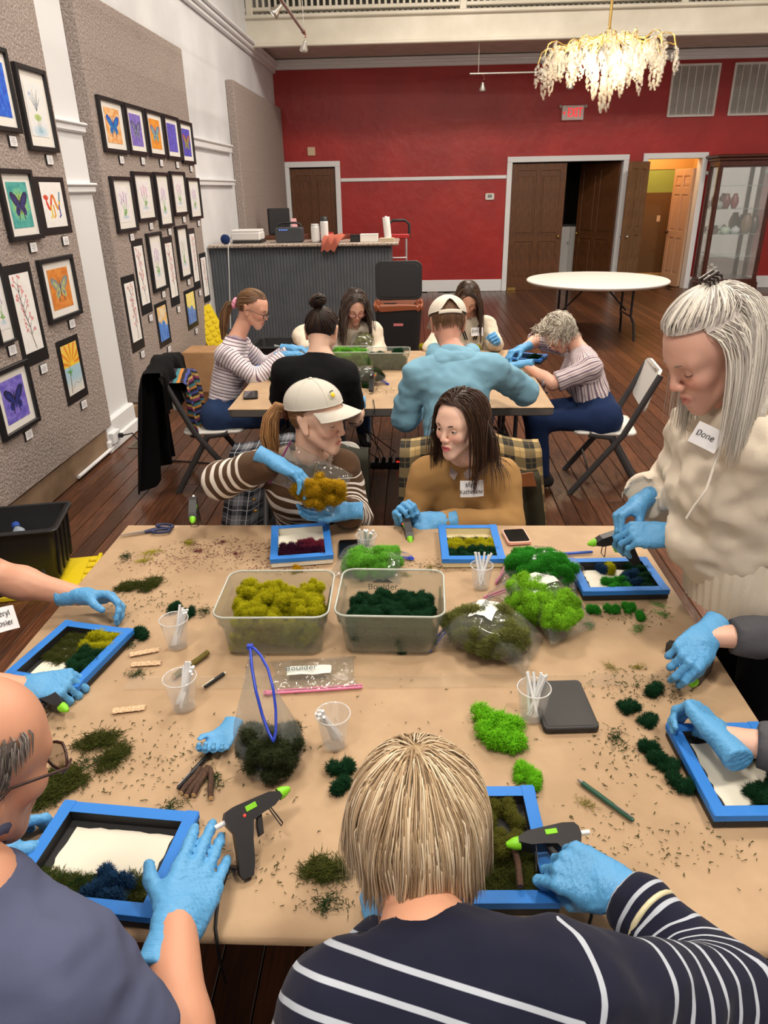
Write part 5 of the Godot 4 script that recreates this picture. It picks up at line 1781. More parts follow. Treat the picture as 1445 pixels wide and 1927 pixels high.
var n_art := 0
func art(rect: Array, kind: String, cols: Array, framed: bool, label: String) -> void:
	var z0: float = rect[0]; var y0: float = rect[1]; var z1: float = rect[2]; var y1: float = rect[3]
	var w := z0 - z1
	var h := y0 - y1
	paint(n_art, kind, cols)
	var cell := Rect2(Vector2((n_art % 8) / 8.0, (n_art / 8) / 4.0), Vector2(1 / 8.0, 1 / 4.0)).grow(-0.002)
	n_art += 1
	var t := thing("framed_painting" if framed else "matted_painting", label, "painting", Vector3(PANEL_X, (y0 + y1) / 2, (z0 + z1) / 2), "paintings on the fabric panels")
	t.basis = Basis(Vector3.UP, PI / 2) # x runs away from the camera along the wall, z out into the room
	# local frame: x = along -z of the room
	var fw := clampf(w * 0.085, 0.014, 0.028)
	var black := mat("frame_black", rgb(30, 30, 33), 0.4)
	var sheet := func(x0: float, x1: float, ya: float, yb: float, z: float, uv: bool) -> MB:
		var m := MB.new()
		var q := [Vector2(cell.position.x, cell.end.y), Vector2(cell.end.x, cell.end.y), Vector2(cell.end.x, cell.position.y), Vector2(cell.position.x, cell.position.y)]
		if not uv: m.bx(Vector3((x0 + x1) / 2, (ya + yb) / 2, z - 0.001), Vector3(x1 - x0, yb - ya, 0.002))
		else: m.face([Vector3(x0, ya, z), Vector3(x1, ya, z), Vector3(x1, yb, z), Vector3(x0, yb, z)], q)
		return m
	if framed:
		var m := MB.new()
		for s in [-1.0, 1.0]:
			m.bx(Vector3(s * (w / 2 - fw / 2), 0, 0.015), Vector3(fw, h, 0.03), 0.003)
			m.bx(Vector3(0, s * (h / 2 - fw / 2), 0.0148), Vector3(w - 2 * fw, fw, 0.0296), 0.003)
		part("frame", m, black, t)
		part("mount", sheet.call(-w / 2 + fw, w / 2 - fw, -h / 2 + fw, h / 2 - fw, 0.012, false), mat("mount_white", rgb(232, 230, 226), 0.8), t)
		var iw := w / 2 * 0.60
		var ih := h / 2 * 0.64
		part("picture", sheet.call(-iw, iw, -ih, ih, 0.0135, true), picture_mat(), t)
	else:
		part("mount", sheet.call(-w / 2, w / 2, -h / 2, h / 2, 0.004, false), black, t)
		var iw := w / 2 * 0.72
		var ih := h / 2 * 0.78
		part("picture", sheet.call(-iw, iw, -ih + h * 0.02, ih + h * 0.02, 0.0055, true), picture_mat(), t)
	# its caption card, tilted forward on a clip
	var c := thing("caption_card", "caption card below the " + label, "card", Vector3(PANEL_X + 0.012, y1 - 0.045, (z0 + z1) / 2 - w * 0.15), "caption cards")
	c.basis = Basis(Vector3.UP, PI / 2)
	var m := MB.new()
	m.bx(Vector3(0, 0, -0.004), Vector3(0.088, 0.062, 0.003))
	part("backing", m, black, c)
	m = MB.new()
	m.bx(Vector3.ZERO, Vector3(0.08, 0.054, 0.002))
	part("card", m, mat("badge_paper", rgb(236, 236, 240), 0.7), c)
	m = MB.new()
	for k in 4: m.bx(Vector3(0, 0.012 - 0.009 * k, 0.0012), Vector3([0.03, 0.05, 0.058, 0.04][k], 0.0022, 0.0004))
	part("print", m, mat("print_grey", rgb(90, 90, 96), 0.8), c)

func picture_mat() -> StandardMaterial3D:
	return mat("paintings", Color.WHITE, 0.65)

func gallery() -> void:
	atlas = Image.create(CELL_W * 8, CELL_H * 4, false, Image.FORMAT_RGB8)
	wash.frequency = 0.035
	wash.fractal_octaves = 4
	var wh := rgb(236, 234, 232)
	var lav := [rgb(228, 226, 232), rgb(238, 237, 238), rgb(150, 120, 190), rgb(214, 190, 220)]
	var tw := [wh, rgb(243, 243, 244), rgb(70, 56, 58), rgb(206, 96, 104)]
	art([-4.426, 2.631, -4.741, 2.197], "wash", [rgb(20, 70, 200), rgb(50, 120, 230), rgb(90, 160, 236)], true, "blue painting in a black frame at the left edge")
	art([-4.804, 2.579, -5.191, 2.112], "lotus", [rgb(222, 228, 234), wh], true, "tall black-framed painting of a pale lotus in water")
	art([-4.351, 2.004, -4.748, 1.611], "butterfly", [rgb(60, 150, 150), rgb(90, 180, 170), rgb(36, 26, 70), rgb(60, 60, 130), rgb(210, 220, 60)], true, "black-framed dark butterfly on teal and lime green")
	art([-4.793, 1.966, -5.209, 1.621], "dragon", [wh, rgb(240, 240, 242)], false, "dragon in rainbow colours on white, black mount without frame")
	art([-3.994, 1.515, -4.175, 1.079], "lavender", lav, true, "pale framed painting cut by the left edge")
	art([-4.215, 1.489, -4.531, 0.897], "branch", tw, false, "tall blossom branch on white nearest the camera")
	art([-4.609, 1.489, -5.089, 1.093], "butterfly", [rgb(206, 116, 40), rgb(226, 150, 70), rgb(110, 124, 150), rgb(196, 196, 120)], true, "black-framed grey and yellow butterfly on orange")
	art([-3.803, 0.958, -4.224, 0.569], "butterfly", [rgb(96, 84, 190), rgb(140, 126, 220), rgb(24, 24, 60), rgb(40, 50, 150)], true, "black-framed dark butterfly on violet low on the wall")
	art([-4.647, 0.970, -4.980, 0.536], "sun", [rgb(240, 190, 90), rgb(246, 214, 130)], false, "yellow sunset with a palm tree on a black mount")
	art([-5.996, 2.535, -6.500, 2.153], "butterfly", [rgb(240, 206, 160), rgb(226, 150, 80), rgb(16, 60, 190), rgb(30, 150, 200)], true, "black-framed bright blue butterfly on peach, first of the top row")
	art([-6.533, 2.535, -6.981, 2.160], "butterfly", [rgb(116, 96, 190), rgb(140, 124, 210), rgb(70, 60, 110), rgb(150, 160, 190)], true, "black-framed grey butterfly on violet in the top row")
	art([-7.016, 2.535, -7.487, 2.159], "butterfly", [rgb(226, 140, 40), rgb(236, 160, 60), rgb(84, 96, 190), rgb(150, 200, 150)], true, "black-framed green and blue butterfly on orange in the top row")
	art([-7.518, 2.536, -7.979, 2.156], "wash", [rgb(86, 76, 190), rgb(110, 100, 210), rgb(130, 124, 220)], true, "black-framed plain violet wash in the top row")
	art([-7.994, 2.525, -8.449, 2.132], "butterfly", [rgb(76, 66, 180), rgb(96, 90, 200), rgb(200, 60, 60), rgb(110, 190, 90)], true, "black-framed small bright butterfly on violet, last of the top row")
	art([-6.001, 1.985, -6.446, 1.571], "lavender", lav, true, "framed lavender sprig, first of the second row")
	art([-6.486, 2.029, -6.963, 1.633], "lavender", [lav[0], lav[1], rgb(206, 130, 170), rgb(220, 190, 220)], true, "framed pink flower over blue water in the second row")
	art([-7.037, 2.034, -7.437, 1.562], "lavender", lav, true, "narrow framed lavender in the middle of the second row")
	art([-7.508, 2.049, -7.982, 1.651], "lavender", [lav[0], lav[1], rgb(196, 140, 186), rgb(222, 200, 226)], true, "framed faint pink lavender, fourth of the second row")
	art([-8.037, 2.000, -8.491, 1.594], "lavender", lav, true, "framed grey-violet flower, last of the second row")
	art([-5.921, 1.242, -6.221, 0.629], "branch", tw, false, "thin blossom branch on a black mount, lowest on the second panel")
	art([-6.265, 1.504, -6.542, 0.885], "branch", tw, false, "long blossom branch on a black mount left of the framed lavender")
	art([-6.620, 1.535, -7.005, 1.033], "lavender", lav, true, "framed pale lavender bunch in the third row")
	art([-7.073, 1.476, -7.354, 0.837], "branch", tw, false, "red blossom branch on a black mount between two framed flowers")
	art([-7.459, 1.556, -7.834, 1.048], "lavender", [lav[0], lav[1], rgb(170, 190, 160), rgb(200, 200, 190)], true, "framed pale green sprig in the third row")
	art([-7.903, 1.512, -8.157, 0.892], "branch", tw, false, "blossom branch on a black mount near the panel's far edge")
	art([-8.219, 1.239, -8.484, 0.709], "branch", tw, false, "last blossom branch at the panel's far edge")
	art([-6.591, 0.930, -6.936, 0.531], "castle", [rgb(240, 190, 90), rgb(226, 220, 226), rgb(40, 90, 200), rgb(90, 150, 230)], false, "blue castle with a yellow sky on a black mount")
	art([-7.503, 0.931, -7.897, 0.532], "castle", [rgb(246, 226, 120), rgb(250, 236, 160), rgb(50, 90, 190), rgb(120, 160, 220)], false, "blue mountain under a yellow sky on a black mount")
	picture_mat().albedo_texture = ImageTexture.create_from_image(atlas)

# ---------------------------------------------------------------- tables and chairs
func rounded_rect(w: float, h: float, r: float, n := 5) -> PackedVector2Array:
	var out := PackedVector2Array()
	for c in 4:
		var mid := Vector2((w / 2 - r) * (1 if c in [0, 3] else -1), (h / 2 - r) * (1 if c in [0, 1] else -1))
		for k in n + 1:
			var a := PI / 2 * c + PI / 2 * k / n
			out.append(mid + Vector2(cos(a), sin(a)) * r)
	return out

const FLAT := Basis(Vector3(1, 0, 0), Vector3(0, 0, -1), Vector3(0, 1, 0)) # drawn outline lies flat, its depth upwards

func folding_table(at: Vector3, label: String, edge: Material) -> void:
	var t := thing("folding_table", label, "table", at, "folding tables")
	var m := MB.new()
	m.prism(Transform3D(FLAT, Vector3(0, 0.695, 0)), rounded_rect(1.83, 0.76, 0.04), 0.045, 0.006)
	part("table_top", m, edge, t)
	var metal := mat("table_leg", rgb(58, 58, 62), 0.4, 0.4)
	for s in [-1.0, 1.0]:
		for q in [-1.0, 1.0]:
			m = MB.new()
			m.tube([Vector3(0.72 * s, 0.695, 0.27 * q), Vector3(0.72 * s, 0.06, 0.3 * q), Vector3(0.72 * s, 0.0, 0.3 * q)], 0.0125, 8)
			part("leg", m, metal, t)
		m = MB.new()
		m.tube([Vector3(0.72 * s, 0.22, -0.29), Vector3(0.72 * s, 0.22, 0.29)], 0.01, 8)
		m.tube([Vector3(0.72 * s, 0.45, 0.0), Vector3(0.35 * s, 0.69, 0.0)], 0.009, 8)
		m.tube([Vector3(0.72 * s, 0.45, -0.28), Vector3(0.72 * s, 0.45, 0.28)], 0.009, 8)
		part("brace", m, metal, t)

func kraft() -> StandardMaterial3D:
	var m := tmat("kraft_paper", two(rgb(171, 143, 112), rgb(181, 153, 121), rgb(176, 148, 116)), 1.3, 0.72, 0.02, 0.10)
	return m

func paper(at: Vector3, w: float, d: float, label: String, drop: float, seed: int) -> void:
	var nz := FastNoiseLite.new()
	nz.frequency = 2.2
	nz.seed = seed
	var rows := []
	var nr := 40
	var nc := 60
	for r in nr + 3:
		var row := []
		for k in nc + 1:
			var x := (k / float(nc) - 0.5) * w
			var z := (clampf((r - 1) / float(nr), 0.0, 1.0) - 0.5) * d
			var y := 0.7435 + 0.0012 * (nz.get_noise_2d(x, z) + 1.0)
			if r == 0: y -= 0.012
			if r == nr + 2: y -= drop
			row.append(Vector3(x, y, z))
		rows.append(row)
	var m := MB.new()
	m.grid(rows, false, true)
	single("paper_cover", label, "paper", m, kraft(), at, "kraft paper covers")

func tape_strip(a: Vector3, b: Vector3, w: float, label: String) -> void:
	var m := MB.new()
	var d := (b - a).normalized()
	var s := d.cross(Vector3.UP) * w / 2
	var rows := []
	for k in 21:
		var p := a.lerp(b, k / 20.0) + Vector3.UP * (0.0006 + 0.0006 * sin(k * 2.1))
		rows.append([p - s, p + s])
	m.grid(rows, false, true)
	single("clear_tape", label, "tape", m, clear("tape", rgb(210, 190, 160), 0.14, 0.12))

func folding_chair(at: Vector3, turn: float, label: String, back := true) -> Node3D:
	var t := thing("folding_chair" if back else "stool", label, "chair" if back else "stool", at, "white folding chairs" if back else "white stools")
	t.rotation.y = turn # faces +z when 0
	var white := mat("chair_plastic", rgb(228, 226, 220), 0.5)
	var grey := mat("chair_frame", rgb(70, 68, 70), 0.45, 0.3)
	var m := MB.new()
	m.prism(Transform3D(FLAT, Vector3(0, 0.405, 0.02)), rounded_rect(0.42, 0.40, 0.06), 0.022, 0.007)
	part("seat", m, white, t)
	# backrest with a slot to carry it by
	var hole := rounded_rect(0.085, 0.032, 0.015, 4)
	var outer := rounded_rect(0.43, 0.27, 0.05, 5)
	var ring := PackedVector2Array()
	var st := 0
	for k in outer.size():
		if outer[k].distance_to(Vector2(0.165, 0.135)) < outer[st].distance_to(Vector2(0.165, 0.135)): st = k
	var hs := 0
	for k in hole.size(): hole[k] += Vector2(0, 0.085)
	for k in hole.size():
		if hole[k].x + hole[k].y > hole[hs].x + hole[hs].y: hs = k
	for k in outer.size(): ring.append(outer[(st + k) % outer.size()])
	ring.append(outer[st] + Vector2(0.0004, -0.0003))
	for k in hole.size() + 1: ring.append(hole[(hs - k + hole.size() * 2) % hole.size()] + (Vector2(0.0003, -0.0003) if k == 0 else Vector2.ZERO))
	m = MB.new()
	m.prism(Transform3D(Basis(Vector3.RIGHT, -0.24), Vector3(0, 0.69, -0.232)), ring, 0.018)
	for k in m.v.size(): # hollow it towards the sitter's back
		m.v[k].z -= 0.035 * (1.0 - pow(m.v[k].x / 0.215, 2.0))
	if back: part("backrest", m, white, t)
	for s in [-1.0, 1.0]:
		m = MB.new()
		var rr := 0.0135
		m.tube(([Vector3(0.215 * s, 0.80, -0.262)] if back else []) + [Vector3(0.222 * s, 0.42, -0.09), Vector3(0.225 * s, 0.0, 0.21)], rr, 8, true, 1.5, Vector3(1, 0, 0))
		part("front_leg", m, grey, t)
		m = MB.new()
		m.tube([Vector3(0.2 * s, 0.41, 0.12), Vector3(0.2 * s, 0.39, -0.02), Vector3(0.205 * s, 0.0, -0.26)], rr, 8, true, 1.5, Vector3(1, 0, 0))
		part("rear_leg", m, grey, t)
	m = MB.new()
	m.tube([Vector3(-0.22, 0.16, 0.1), Vector3(0.22, 0.16, 0.1)], 0.008, 6)
	part("front_crossbar", m, grey, t)
	m = MB.new()
	m.tube([Vector3(-0.2, 0.14, -0.17), Vector3(0.2, 0.14, -0.17)], 0.008, 6)
	part("rear_crossbar", m, grey, t)
	return t

# a garment hung over a chair back: one sheet, folded over the top, fuller at the hem
func drape(t: Node3D, called: String, label: String, category: String, width: float, front: float, back: float, m: Material, seed: int, skew := 0.0, top := 0.845) -> Node3D:
	var rng := RandomNumberGenerator.new()
	rng.seed = seed
	var ph := rng.randf() * 6.0
	var rows := []
	var nr := 30
	var rise := front + back
	for r in nr + 1:
		var s := r / float(nr) * rise
		var row := []
		for k in 33:
			var u := k / 32.0 - 0.5
			var dn := absf(s - front)
			var wd := width * (1.0 + 0.25 * dn)
			var side := 1.0 if s < front else -1.0
			var fold := (0.016 + 0.05 * dn) * sin(u * 15.0 + ph + 1.5 * dn) + 0.012 * sin(u * 37.0 + ph * 2.0)
			var y := top - maxf(0.0, dn - 0.04) + 0.012 * cos(u * 9.0) - 0.12 * absf(u) * absf(u)
			var z := -0.265 + side * minf(dn, 0.05) * 1.3 + (0.05 * dn if s < front else -0.10 * dn) + fold * minf(1.0, dn * 6.0)
			row.append(Vector3(u * wd + skew * dn, maxf(y, 0.02), z))
		rows.append(row)
	var b := MB.new()
	b.grid(rows, false, false, Vector2(width, rise))
	var inner := []
	for row in rows:
		inner.append(row.map(func(q): return q + Vector3(0, -0.004, 0.0)))
	var o := single(called, label, category, b, m, t.position)
	o.rotation = t.rotation
	return o

func plaid(key: String, base: Color, dark: Color, line: Color, n := 96) -> StandardMaterial3D:
	var im := Image.create(n, n, false, Image.FORMAT_RGB8)
	for y in n:
		for x in n:
			var a := 1.0 if x % 48 < 24 else 0.0
			var b := 1.0 if y % 48 < 24 else 0.0
			var c := base.lerp(dark, (a + b) * 0.5)
			if x % 48 in [12, 13, 36] or y % 48 in [12, 13, 36]: c = c.lerp(line, 0.75)
			im.set_pixel(x, y, c)
	var m := mat(key, Color.WHITE, 0.95, 0.0, 0.2)
	m.albedo_texture = ImageTexture.create_from_image(im)
	m.uv1_scale = Vector3(5.5, 5.5, 1)
	return m

func furniture() -> void:
	var edge := mat("table_white", rgb(222, 220, 214), 0.5)
	var dark_edge := mat("table_grey", rgb(96, 92, 88), 0.55)
	var cx := -0.135
	folding_table(Vector3(cx, 0, -1.16), "white folding table under the paper nearest the camera", edge)
	folding_table(Vector3(cx, 0, -1.93), "white folding table under the paper beside the two seated women", edge)
	folding_table(Vector3(cx, 0, -4.22), "grey folding table under the far paper, near half", dark_edge)
	folding_table(Vector3(cx, 0, -4.99), "grey folding table under the far paper, far half", dark_edge)
	paper(Vector3(cx, 0, -1.545), 1.835, 1.565, "brown kraft paper covering the near table", 0.02, 3)
	paper(Vector3(cx, 0, -4.605), 1.82, 1.535, "brown kraft paper covering the far table", 0.004, 6)
	tape_strip(Vector3(-0.714, 0.748, -1.41), Vector3(0.721, 0.748, -1.448), 0.05, "clear tape along the seam of the near kraft paper")
	# chairs
	var c := folding_chair(Vector3(1.26, 0, -4.56), -PI / 2 - 0.12, "white folding chair under the bent-over grey-haired woman")
	c = folding_chair(Vector3(-1.36, 0, -4.62), PI / 2 + 0.1, "white folding chair under the ponytailed woman, draped with a black coat")
	coat_on_left_chair(c)
	c = folding_chair(Vector3(-0.44, 0, -2.76), 0.04, "white folding chair under the woman in the cap")
	drape(c, "flannel_shirt", "grey and black plaid flannel jacket hung on the capped woman's chair", "jacket", 0.52, 0.62, 0.6, plaid("grey_plaid", rgb(110, 112, 118), rgb(34, 36, 42), rgb(196, 198, 202)), 4, -0.16).position += Vector3(-0.1, 0, 0)
	var ol := drape(c, "olive_jacket", "dark olive jacket hanging under the grey plaid", "jacket", 0.44, 0.58, 0.3, cloth("olive_cloth", rgb(48, 48, 40), 0.5, 20.0), 9, -0.05, 0.83)
	ol.position += Vector3(0.03, 0, 0.05)
	c = folding_chair(Vector3(0.24, 0, -2.80), -0.04, "white folding chair under the woman in camel")
	drape(c, "tan_plaid_coat", "tan and black plaid coat lining hung on the camel-sweater woman's chair", "coat", 0.62, 0.5, 0.6, plaid("tan_plaid", rgb(186, 160, 112), rgb(52, 52, 48), rgb(120, 100, 70)), 7, 0.06)
	ol = drape(c, "quilted_jacket", "dark olive waxed jacket with a leather flap behind the camel sweater", "jacket", 0.5, 0.62, 0.2, cloth("wax_olive", rgb(58, 54, 42), 0.4, 12.0), 12, 0.10, 0.74)
	ol.position += Vector3(0.05, 0, 0.075)
	var fl := MB.new()
	fl.prism(Transform3D(Basis(Vector3.RIGHT, -0.1), Vector3(0.476, 0.695, -2.88) - ol.position), PackedVector2Array([Vector2(-0.055, 0.03), Vector2(0.03, 0.045), Vector2(0.05, -0.02), Vector2(-0.05, -0.025)]), 0.006, 0.002)
	part("leather_flap", fl, mat("tan_leather", rgb(130, 76, 40), 0.5), ol)
	fl = MB.new()
	fl.ball(Transform3D(Basis.from_scale(Vector3(0.009, 0.009, 0.005)), Vector3(0.457, 0.61, -2.8) - ol.position), 6, 10)
	part("snap", fl, mat("brass_snap", rgb(220, 206, 170), 0.25, 0.9), ol)
	folding_chair(Vector3(1.33, 0, -1.2), -PI / 2, "white folding chair at the right edge under the charcoal sleeves")
	folding_chair(Vector3(-1.45, 0, -1.5), PI / 2, "white folding chair at the left edge under the navy shirt")
	folding_chair(Vector3(-0.6, 0, -0.34), PI, "white folding chair under the man in slate blue")
	folding_chair(Vector3(0.1, 0, -0.28), PI, "white folding chair under the blonde woman")
	folding_chair(Vector3(-0.47, 0, -3.28), PI, "white stool under the woman in the black T-shirt", false)
	folding_chair(Vector3(0.21, 0, -3.24), PI, "white stool under the man in pale blue", false)
	folding_chair(Vector3(-0.58, 0, -5.72), 0.0, "white folding chair under the woman with wavy dark hair")
	folding_chair(Vector3(0.40, 0, -5.72), 0.0, "white folding chair under the woman in the cardigan")
	folding_chair(Vector3(3.42, 0, -7.15), 0.1, "empty white folding chair far behind the standing woman")
	folding_chair(Vector3(1.40, 0, -1.98), -PI / 2 - 0.2, "white folding chair close behind the standing woman")
	round_table()
	counter()
	doors()
	wall_fittings()
	cabinet()
	chandelier()
	track_lights()
	bins()

func coat_on_left_chair(c: Node3D) -> void:
	drape(c, "striped_blanket", "multicoloured striped knit hung inside the black coat", "blanket", 0.4, 0.42, 0.1, knit_stripes(), 15, 0.0, 0.79).position += Vector3(0.085, 0, 0)
	var o := drape(c, "black_coat", "black coat hung over the chair left of the ponytailed woman", "coat", 0.62, 0.3, 0.84, cloth("black_coat", rgb(18, 18, 21), 0.5, 18.0), 2, 0.05, 0.88)
	o.position += Vector3(-0.02, 0, 0)

func knit_stripes() -> StandardMaterial3D:
	var cols := [rgb(40, 34, 38), rgb(196, 130, 60), rgb(60, 130, 140), rgb(46, 38, 50), rgb(150, 60, 110), rgb(200, 170, 90), rgb(40, 36, 44), rgb(70, 80, 150)]
	var im := Image.create(4, 256, false, Image.FORMAT_RGB8)
	for y in 256: im.fill_rect(Rect2i(0, y, 4, 1), cols[(y / 9) % 8])
	var m := mat("knit_stripes", Color.WHITE, 0.95)
	m.albedo_texture = ImageTexture.create_from_image(im)
	m.uv1_scale = Vector3(1, 2.2, 1)
	return m

func round_table() -> void:
	var t := thing("round_table", "round white plastic folding table on the far floor", "table", Vector3(2.38, 0, -9.75))
	var m := MB.new()
	m.lathe(T3(Vector3.ZERO), [Vector2(0, 0.695), Vector2(0.86, 0.695), Vector2(0.885, 0.705), Vector2(0.9, 0.72), Vector2(0.9, 0.735), Vector2(0.885, 0.745), Vector2(0.0, 0.745)], 64)
	part("table_top", m, mat("table_white", rgb(222, 220, 214), 0.5), t)
	var metal := mat("round_leg", rgb(46, 44, 46), 0.4, 0.4)
	for s in [-1.0, 1.0]:
		for q in [-1.0, 1.0]:
			m = MB.new()
			m.tube([Vector3(0.42 * s, 0.69, 0.24 * q), Vector3(0.42 * s, 0.3, 0.24 * q), Vector3(0.45 * s, 0.22, 0.3 * q), Vector3(0.47 * s, 0.0, 0.34 * q)], 0.016, 8)
			part("leg", m, metal, t)
		m = MB.new()
		m.tube([Vector3(0.42 * s, 0.3, -0.24), Vector3(0.42 * s, 0.3, 0.24)], 0.012, 8)
		m.tube([Vector3(0.42 * s, 0.34, 0.0), Vector3(0.08 * s, 0.69, 0.0)], 0.011, 8)
		part("brace", m, metal, t)

# ---------------------------------------------------------------- counter and what stands on it
func counter() -> void:
	var t := thing("bar_counter", "grey beadboard counter with a granite top left of the room", "counter", Vector3(-1.37, 0, -9.35))
	var grey := tmat("beadboard", two(rgb(84, 90, 98), rgb(92, 98, 106)), 0.6, 0.55, 0.02, 0.04)
	var m := MB.new()
	m.bx(Vector3(0, 0.62, -0.02), Vector3(2.2, 1.24, 0.6))
	part("body", m, mats["beadboard"], t)
	var bm := MB.new()
	bm.bx(Vector3.ZERO, Vector3(0.036, 1.12, 0.012), 0.005)
	var bmesh := bm.mesh()
	for k in 57: part("bead_board", bmesh, grey, t).position = Vector3(-1.08 + 0.0385 * k, 0.66, 0.283)
	m = MB.new()
	m.bx(Vector3(0, 0.05, 0.285), Vector3(2.2, 0.1, 0.02), 0.004)
	part("plinth", m, grey, t)
	m = MB.new()
	m.bx(Vector3(0.05, 1.262, 0.0), Vector3(2.28, 0.036, 0.78), 0.01)
	part("worktop", m, tmat("granite", two(rgb(120, 104, 92), rgb(214, 204, 194), rgb(184, 170, 158)), 2.4, 0.25, 0.05), t)
	var top := 1.281
	# printer
	var at: Vector3 = Vector3(-2.051, 1.346, -9.3)
	var pr := thing("printer", "flat white printer on the counter", "printer", Vector3(at.x, top, -9.35))
	m = MB.new()
	m.bx(Vector3(0, 0.075, 0), Vector3(0.36, 0.1, 0.3), 0.015)
	m.bx(Vector3(0.0, 0.135, 0), Vector3(0.35, 0.03, 0.29), 0.01)
	part("case", m, mat("printer_white", rgb(226, 226, 226), 0.5), pr)
	m = MB.new()
	m.bx(Vector3(0.02, 0.013, 0.02), Vector3(0.36, 0.026, 0.3), 0.005)
	part("base", m, mat("printer_black", rgb(34, 34, 38), 0.5), pr)
	m = MB.new()
	m.bx(Vector3(-0.24, 0.06, -0.02), Vector3(0.14, 0.03, 0.24), 0.006)
	part("tray", m, mats["printer_white"], pr)
	var yarn := MB.new()
	yarn.ball(Transform3D(Basis.from_scale(Vector3.ONE * 0.055), Vector3.ZERO), 10, 14)
	for k in 12:
		var a := Vector3(sin(k * 1.7), cos(k * 2.3), sin(k * 0.9 + 1.0)).normalized()
		yarn.tube(ring_tube(Vector3.ZERO, a.cross(Vector3(0.2, 0.7, 0.3)).normalized(), a.cross(a.cross(Vector3(0.2, 0.7, 0.3)).normalized()), 0.055, 0.055), 0.003, 5, false)
	single("yarn_ball", "dark blue ball at the counter's left corner", "ball", yarn, cloth("navy_yarn", rgb(40, 58, 104), 0.8, 30.0), Vector3(Vector3(-2.271, 1.382, -9.05).x, top + 0.055, -9.08))
	# white charging cord hanging down the counter front
	m = MB.new()
	m.tube([Vector3(-2.2, 1.3, -9.0), Vector3(-2.21, 1.26, -8.94), Vector3(-2.23, 0.95, -8.93), Vector3(-2.26, 0.6, -8.94), Vector3(-2.28, 0.3, -8.92)], 0.006, 6)
	single("charging_cable", "white cable hanging down the front of the counter", "cord", m, mat("cord", rgb(226, 226, 226), 0.5))
	# dark speaker box with blue lights and a handle
	at = Vector3(-1.51, 1.34, -9.25)
	pr = thing("speaker_box", "charcoal portable box with blue lights and a carrying handle", "speaker", Vector3(at.x, top, -9.25))
	m = MB.new()
	m.prism(Transform3D(Basis.IDENTITY, Vector3(0, 0.085, -0.09)), rounded_rect(0.33, 0.17, 0.025), 0.18, 0.01)
	part("case", m, mat("box_charcoal", rgb(62, 66, 72), 0.5), pr)
	m = MB.new()
	m.tube([Vector3(-0.15, 0.15, 0), Vector3(-0.13, 0.205, 0), Vector3(-0.08, 0.22, 0), Vector3(0.08, 0.22, 0), Vector3(0.13, 0.205, 0), Vector3(0.15, 0.15, 0)], 0.012, 8)
	part("handle", m, mat("printer_black", rgb(34, 34, 38), 0.5), pr)
	m = MB.new()
	for k in 5: m.ball(Transform3D(Basis.from_scale(Vector3.ONE * 0.006), Vector3(-0.11 + 0.022 * k, 0.145, 0.09)), 5, 8)
	part("indicator_lights", m, glow("blue_light", rgb(90, 130, 255), 2.0), pr)
	# cups and bottle
	for q in [[594, 0.053, 0.19, "white tumbler on the counter beside the tall white bottle"], [611, 0.048, 0.24, "tall white bottle with a dark cap on the counter"]]:
		at = Vector3(-1.177, 1.338, -9.1)
		var x: float = Vector3(-1.177, 1.338, -9.1).x + (q[0] - 594) * 0.0064
		pr = thing("tumbler" if q[2] < 0.2 else "bottle", q[3], "tumbler" if q[2] < 0.2 else "bottle", Vector3(x, top, -9.1))
		m = MB.new()
		m.lathe(T3(Vector3.ZERO), [Vector2(0, 0), Vector2(q[1] * 0.8, 0), Vector2(q[1], 0.03), Vector2(q[1], q[2] - 0.02), Vector2(q[1] * 0.92, q[2]), Vector2(0, q[2])], 20)
		part("cup", m, mat("enamel_white", rgb(230, 230, 230), 0.35), pr)
		m = MB.new()
		m.lathe(T3(Vector3(0, q[2], 0)), [Vector2(q[1] * 0.95, 0.0), Vector2(q[1] * 0.9, 0.02 if q[2] < 0.2 else 0.045), Vector2(0, 0.022 if q[2] < 0.2 else 0.05)], 20)
		part("lid", m, mat("lid_clear" if q[2] < 0.2 else "printer_black", rgb(190, 190, 190) if q[2] < 0.2 else rgb(34, 34, 38), 0.4), pr)
	# red bowl behind, dusty pink cloth, white boxes, candle stand
	m = MB.new()
	m.lathe(T3(Vector3.ZERO), [Vector2(0, 0), Vector2(0.08, 0), Vector2(0.13, 0.06), Vector2(0.14, 0.1), Vector2(0.13, 0.1), Vector2(0.115, 0.06), Vector2(0.0, 0.015)], 24)
	single("red_bowl", "red bowl behind the white bottle", "bowl", m, mat("red_glaze", rgb(170, 30, 36), 0.3), Vector3(Vector3(-1.124, 1.326, -9.3).x, top, -9.35))
	var rows := []
	for r in 15:
		var row := []
		for k in 13:
			var u := k / 12.0 - 0.5
			var s := r / 14.0
			var over := maxf(0.0, s - 0.7)
			row.append(Vector3(u * 0.26 * (1.0 - 0.35 * s) - 0.13 * s, 0.035 + 0.035 * sin(u * 14.0 + s * 5.0) * (1.0 - over * 2.0) - over * 0.4 + 0.03 * (1 - s), 0.1 + minf(s, 0.74) * 0.33))
		rows.append(row)
	m = MB.new()
	m.grid(rows, false, true)
	single("pink_cloth", "dusty pink cloth crumpled over the counter's edge", "cloth", m, cloth("pink_cloth", rgb(176, 100, 84), 0.5, 24.0), Vector3(Vector3(-0.892, 1.322, -9.2).x, top, -9.29))
	var bxs := [[Vector3(0.11, 0.075, 0.14), rgb(28, 28, 30), "black box between the pink cloth and the white box", 668], [Vector3(0.21, 0.08, 0.16), rgb(232, 230, 226), "white carton on the counter's right end", 695]]
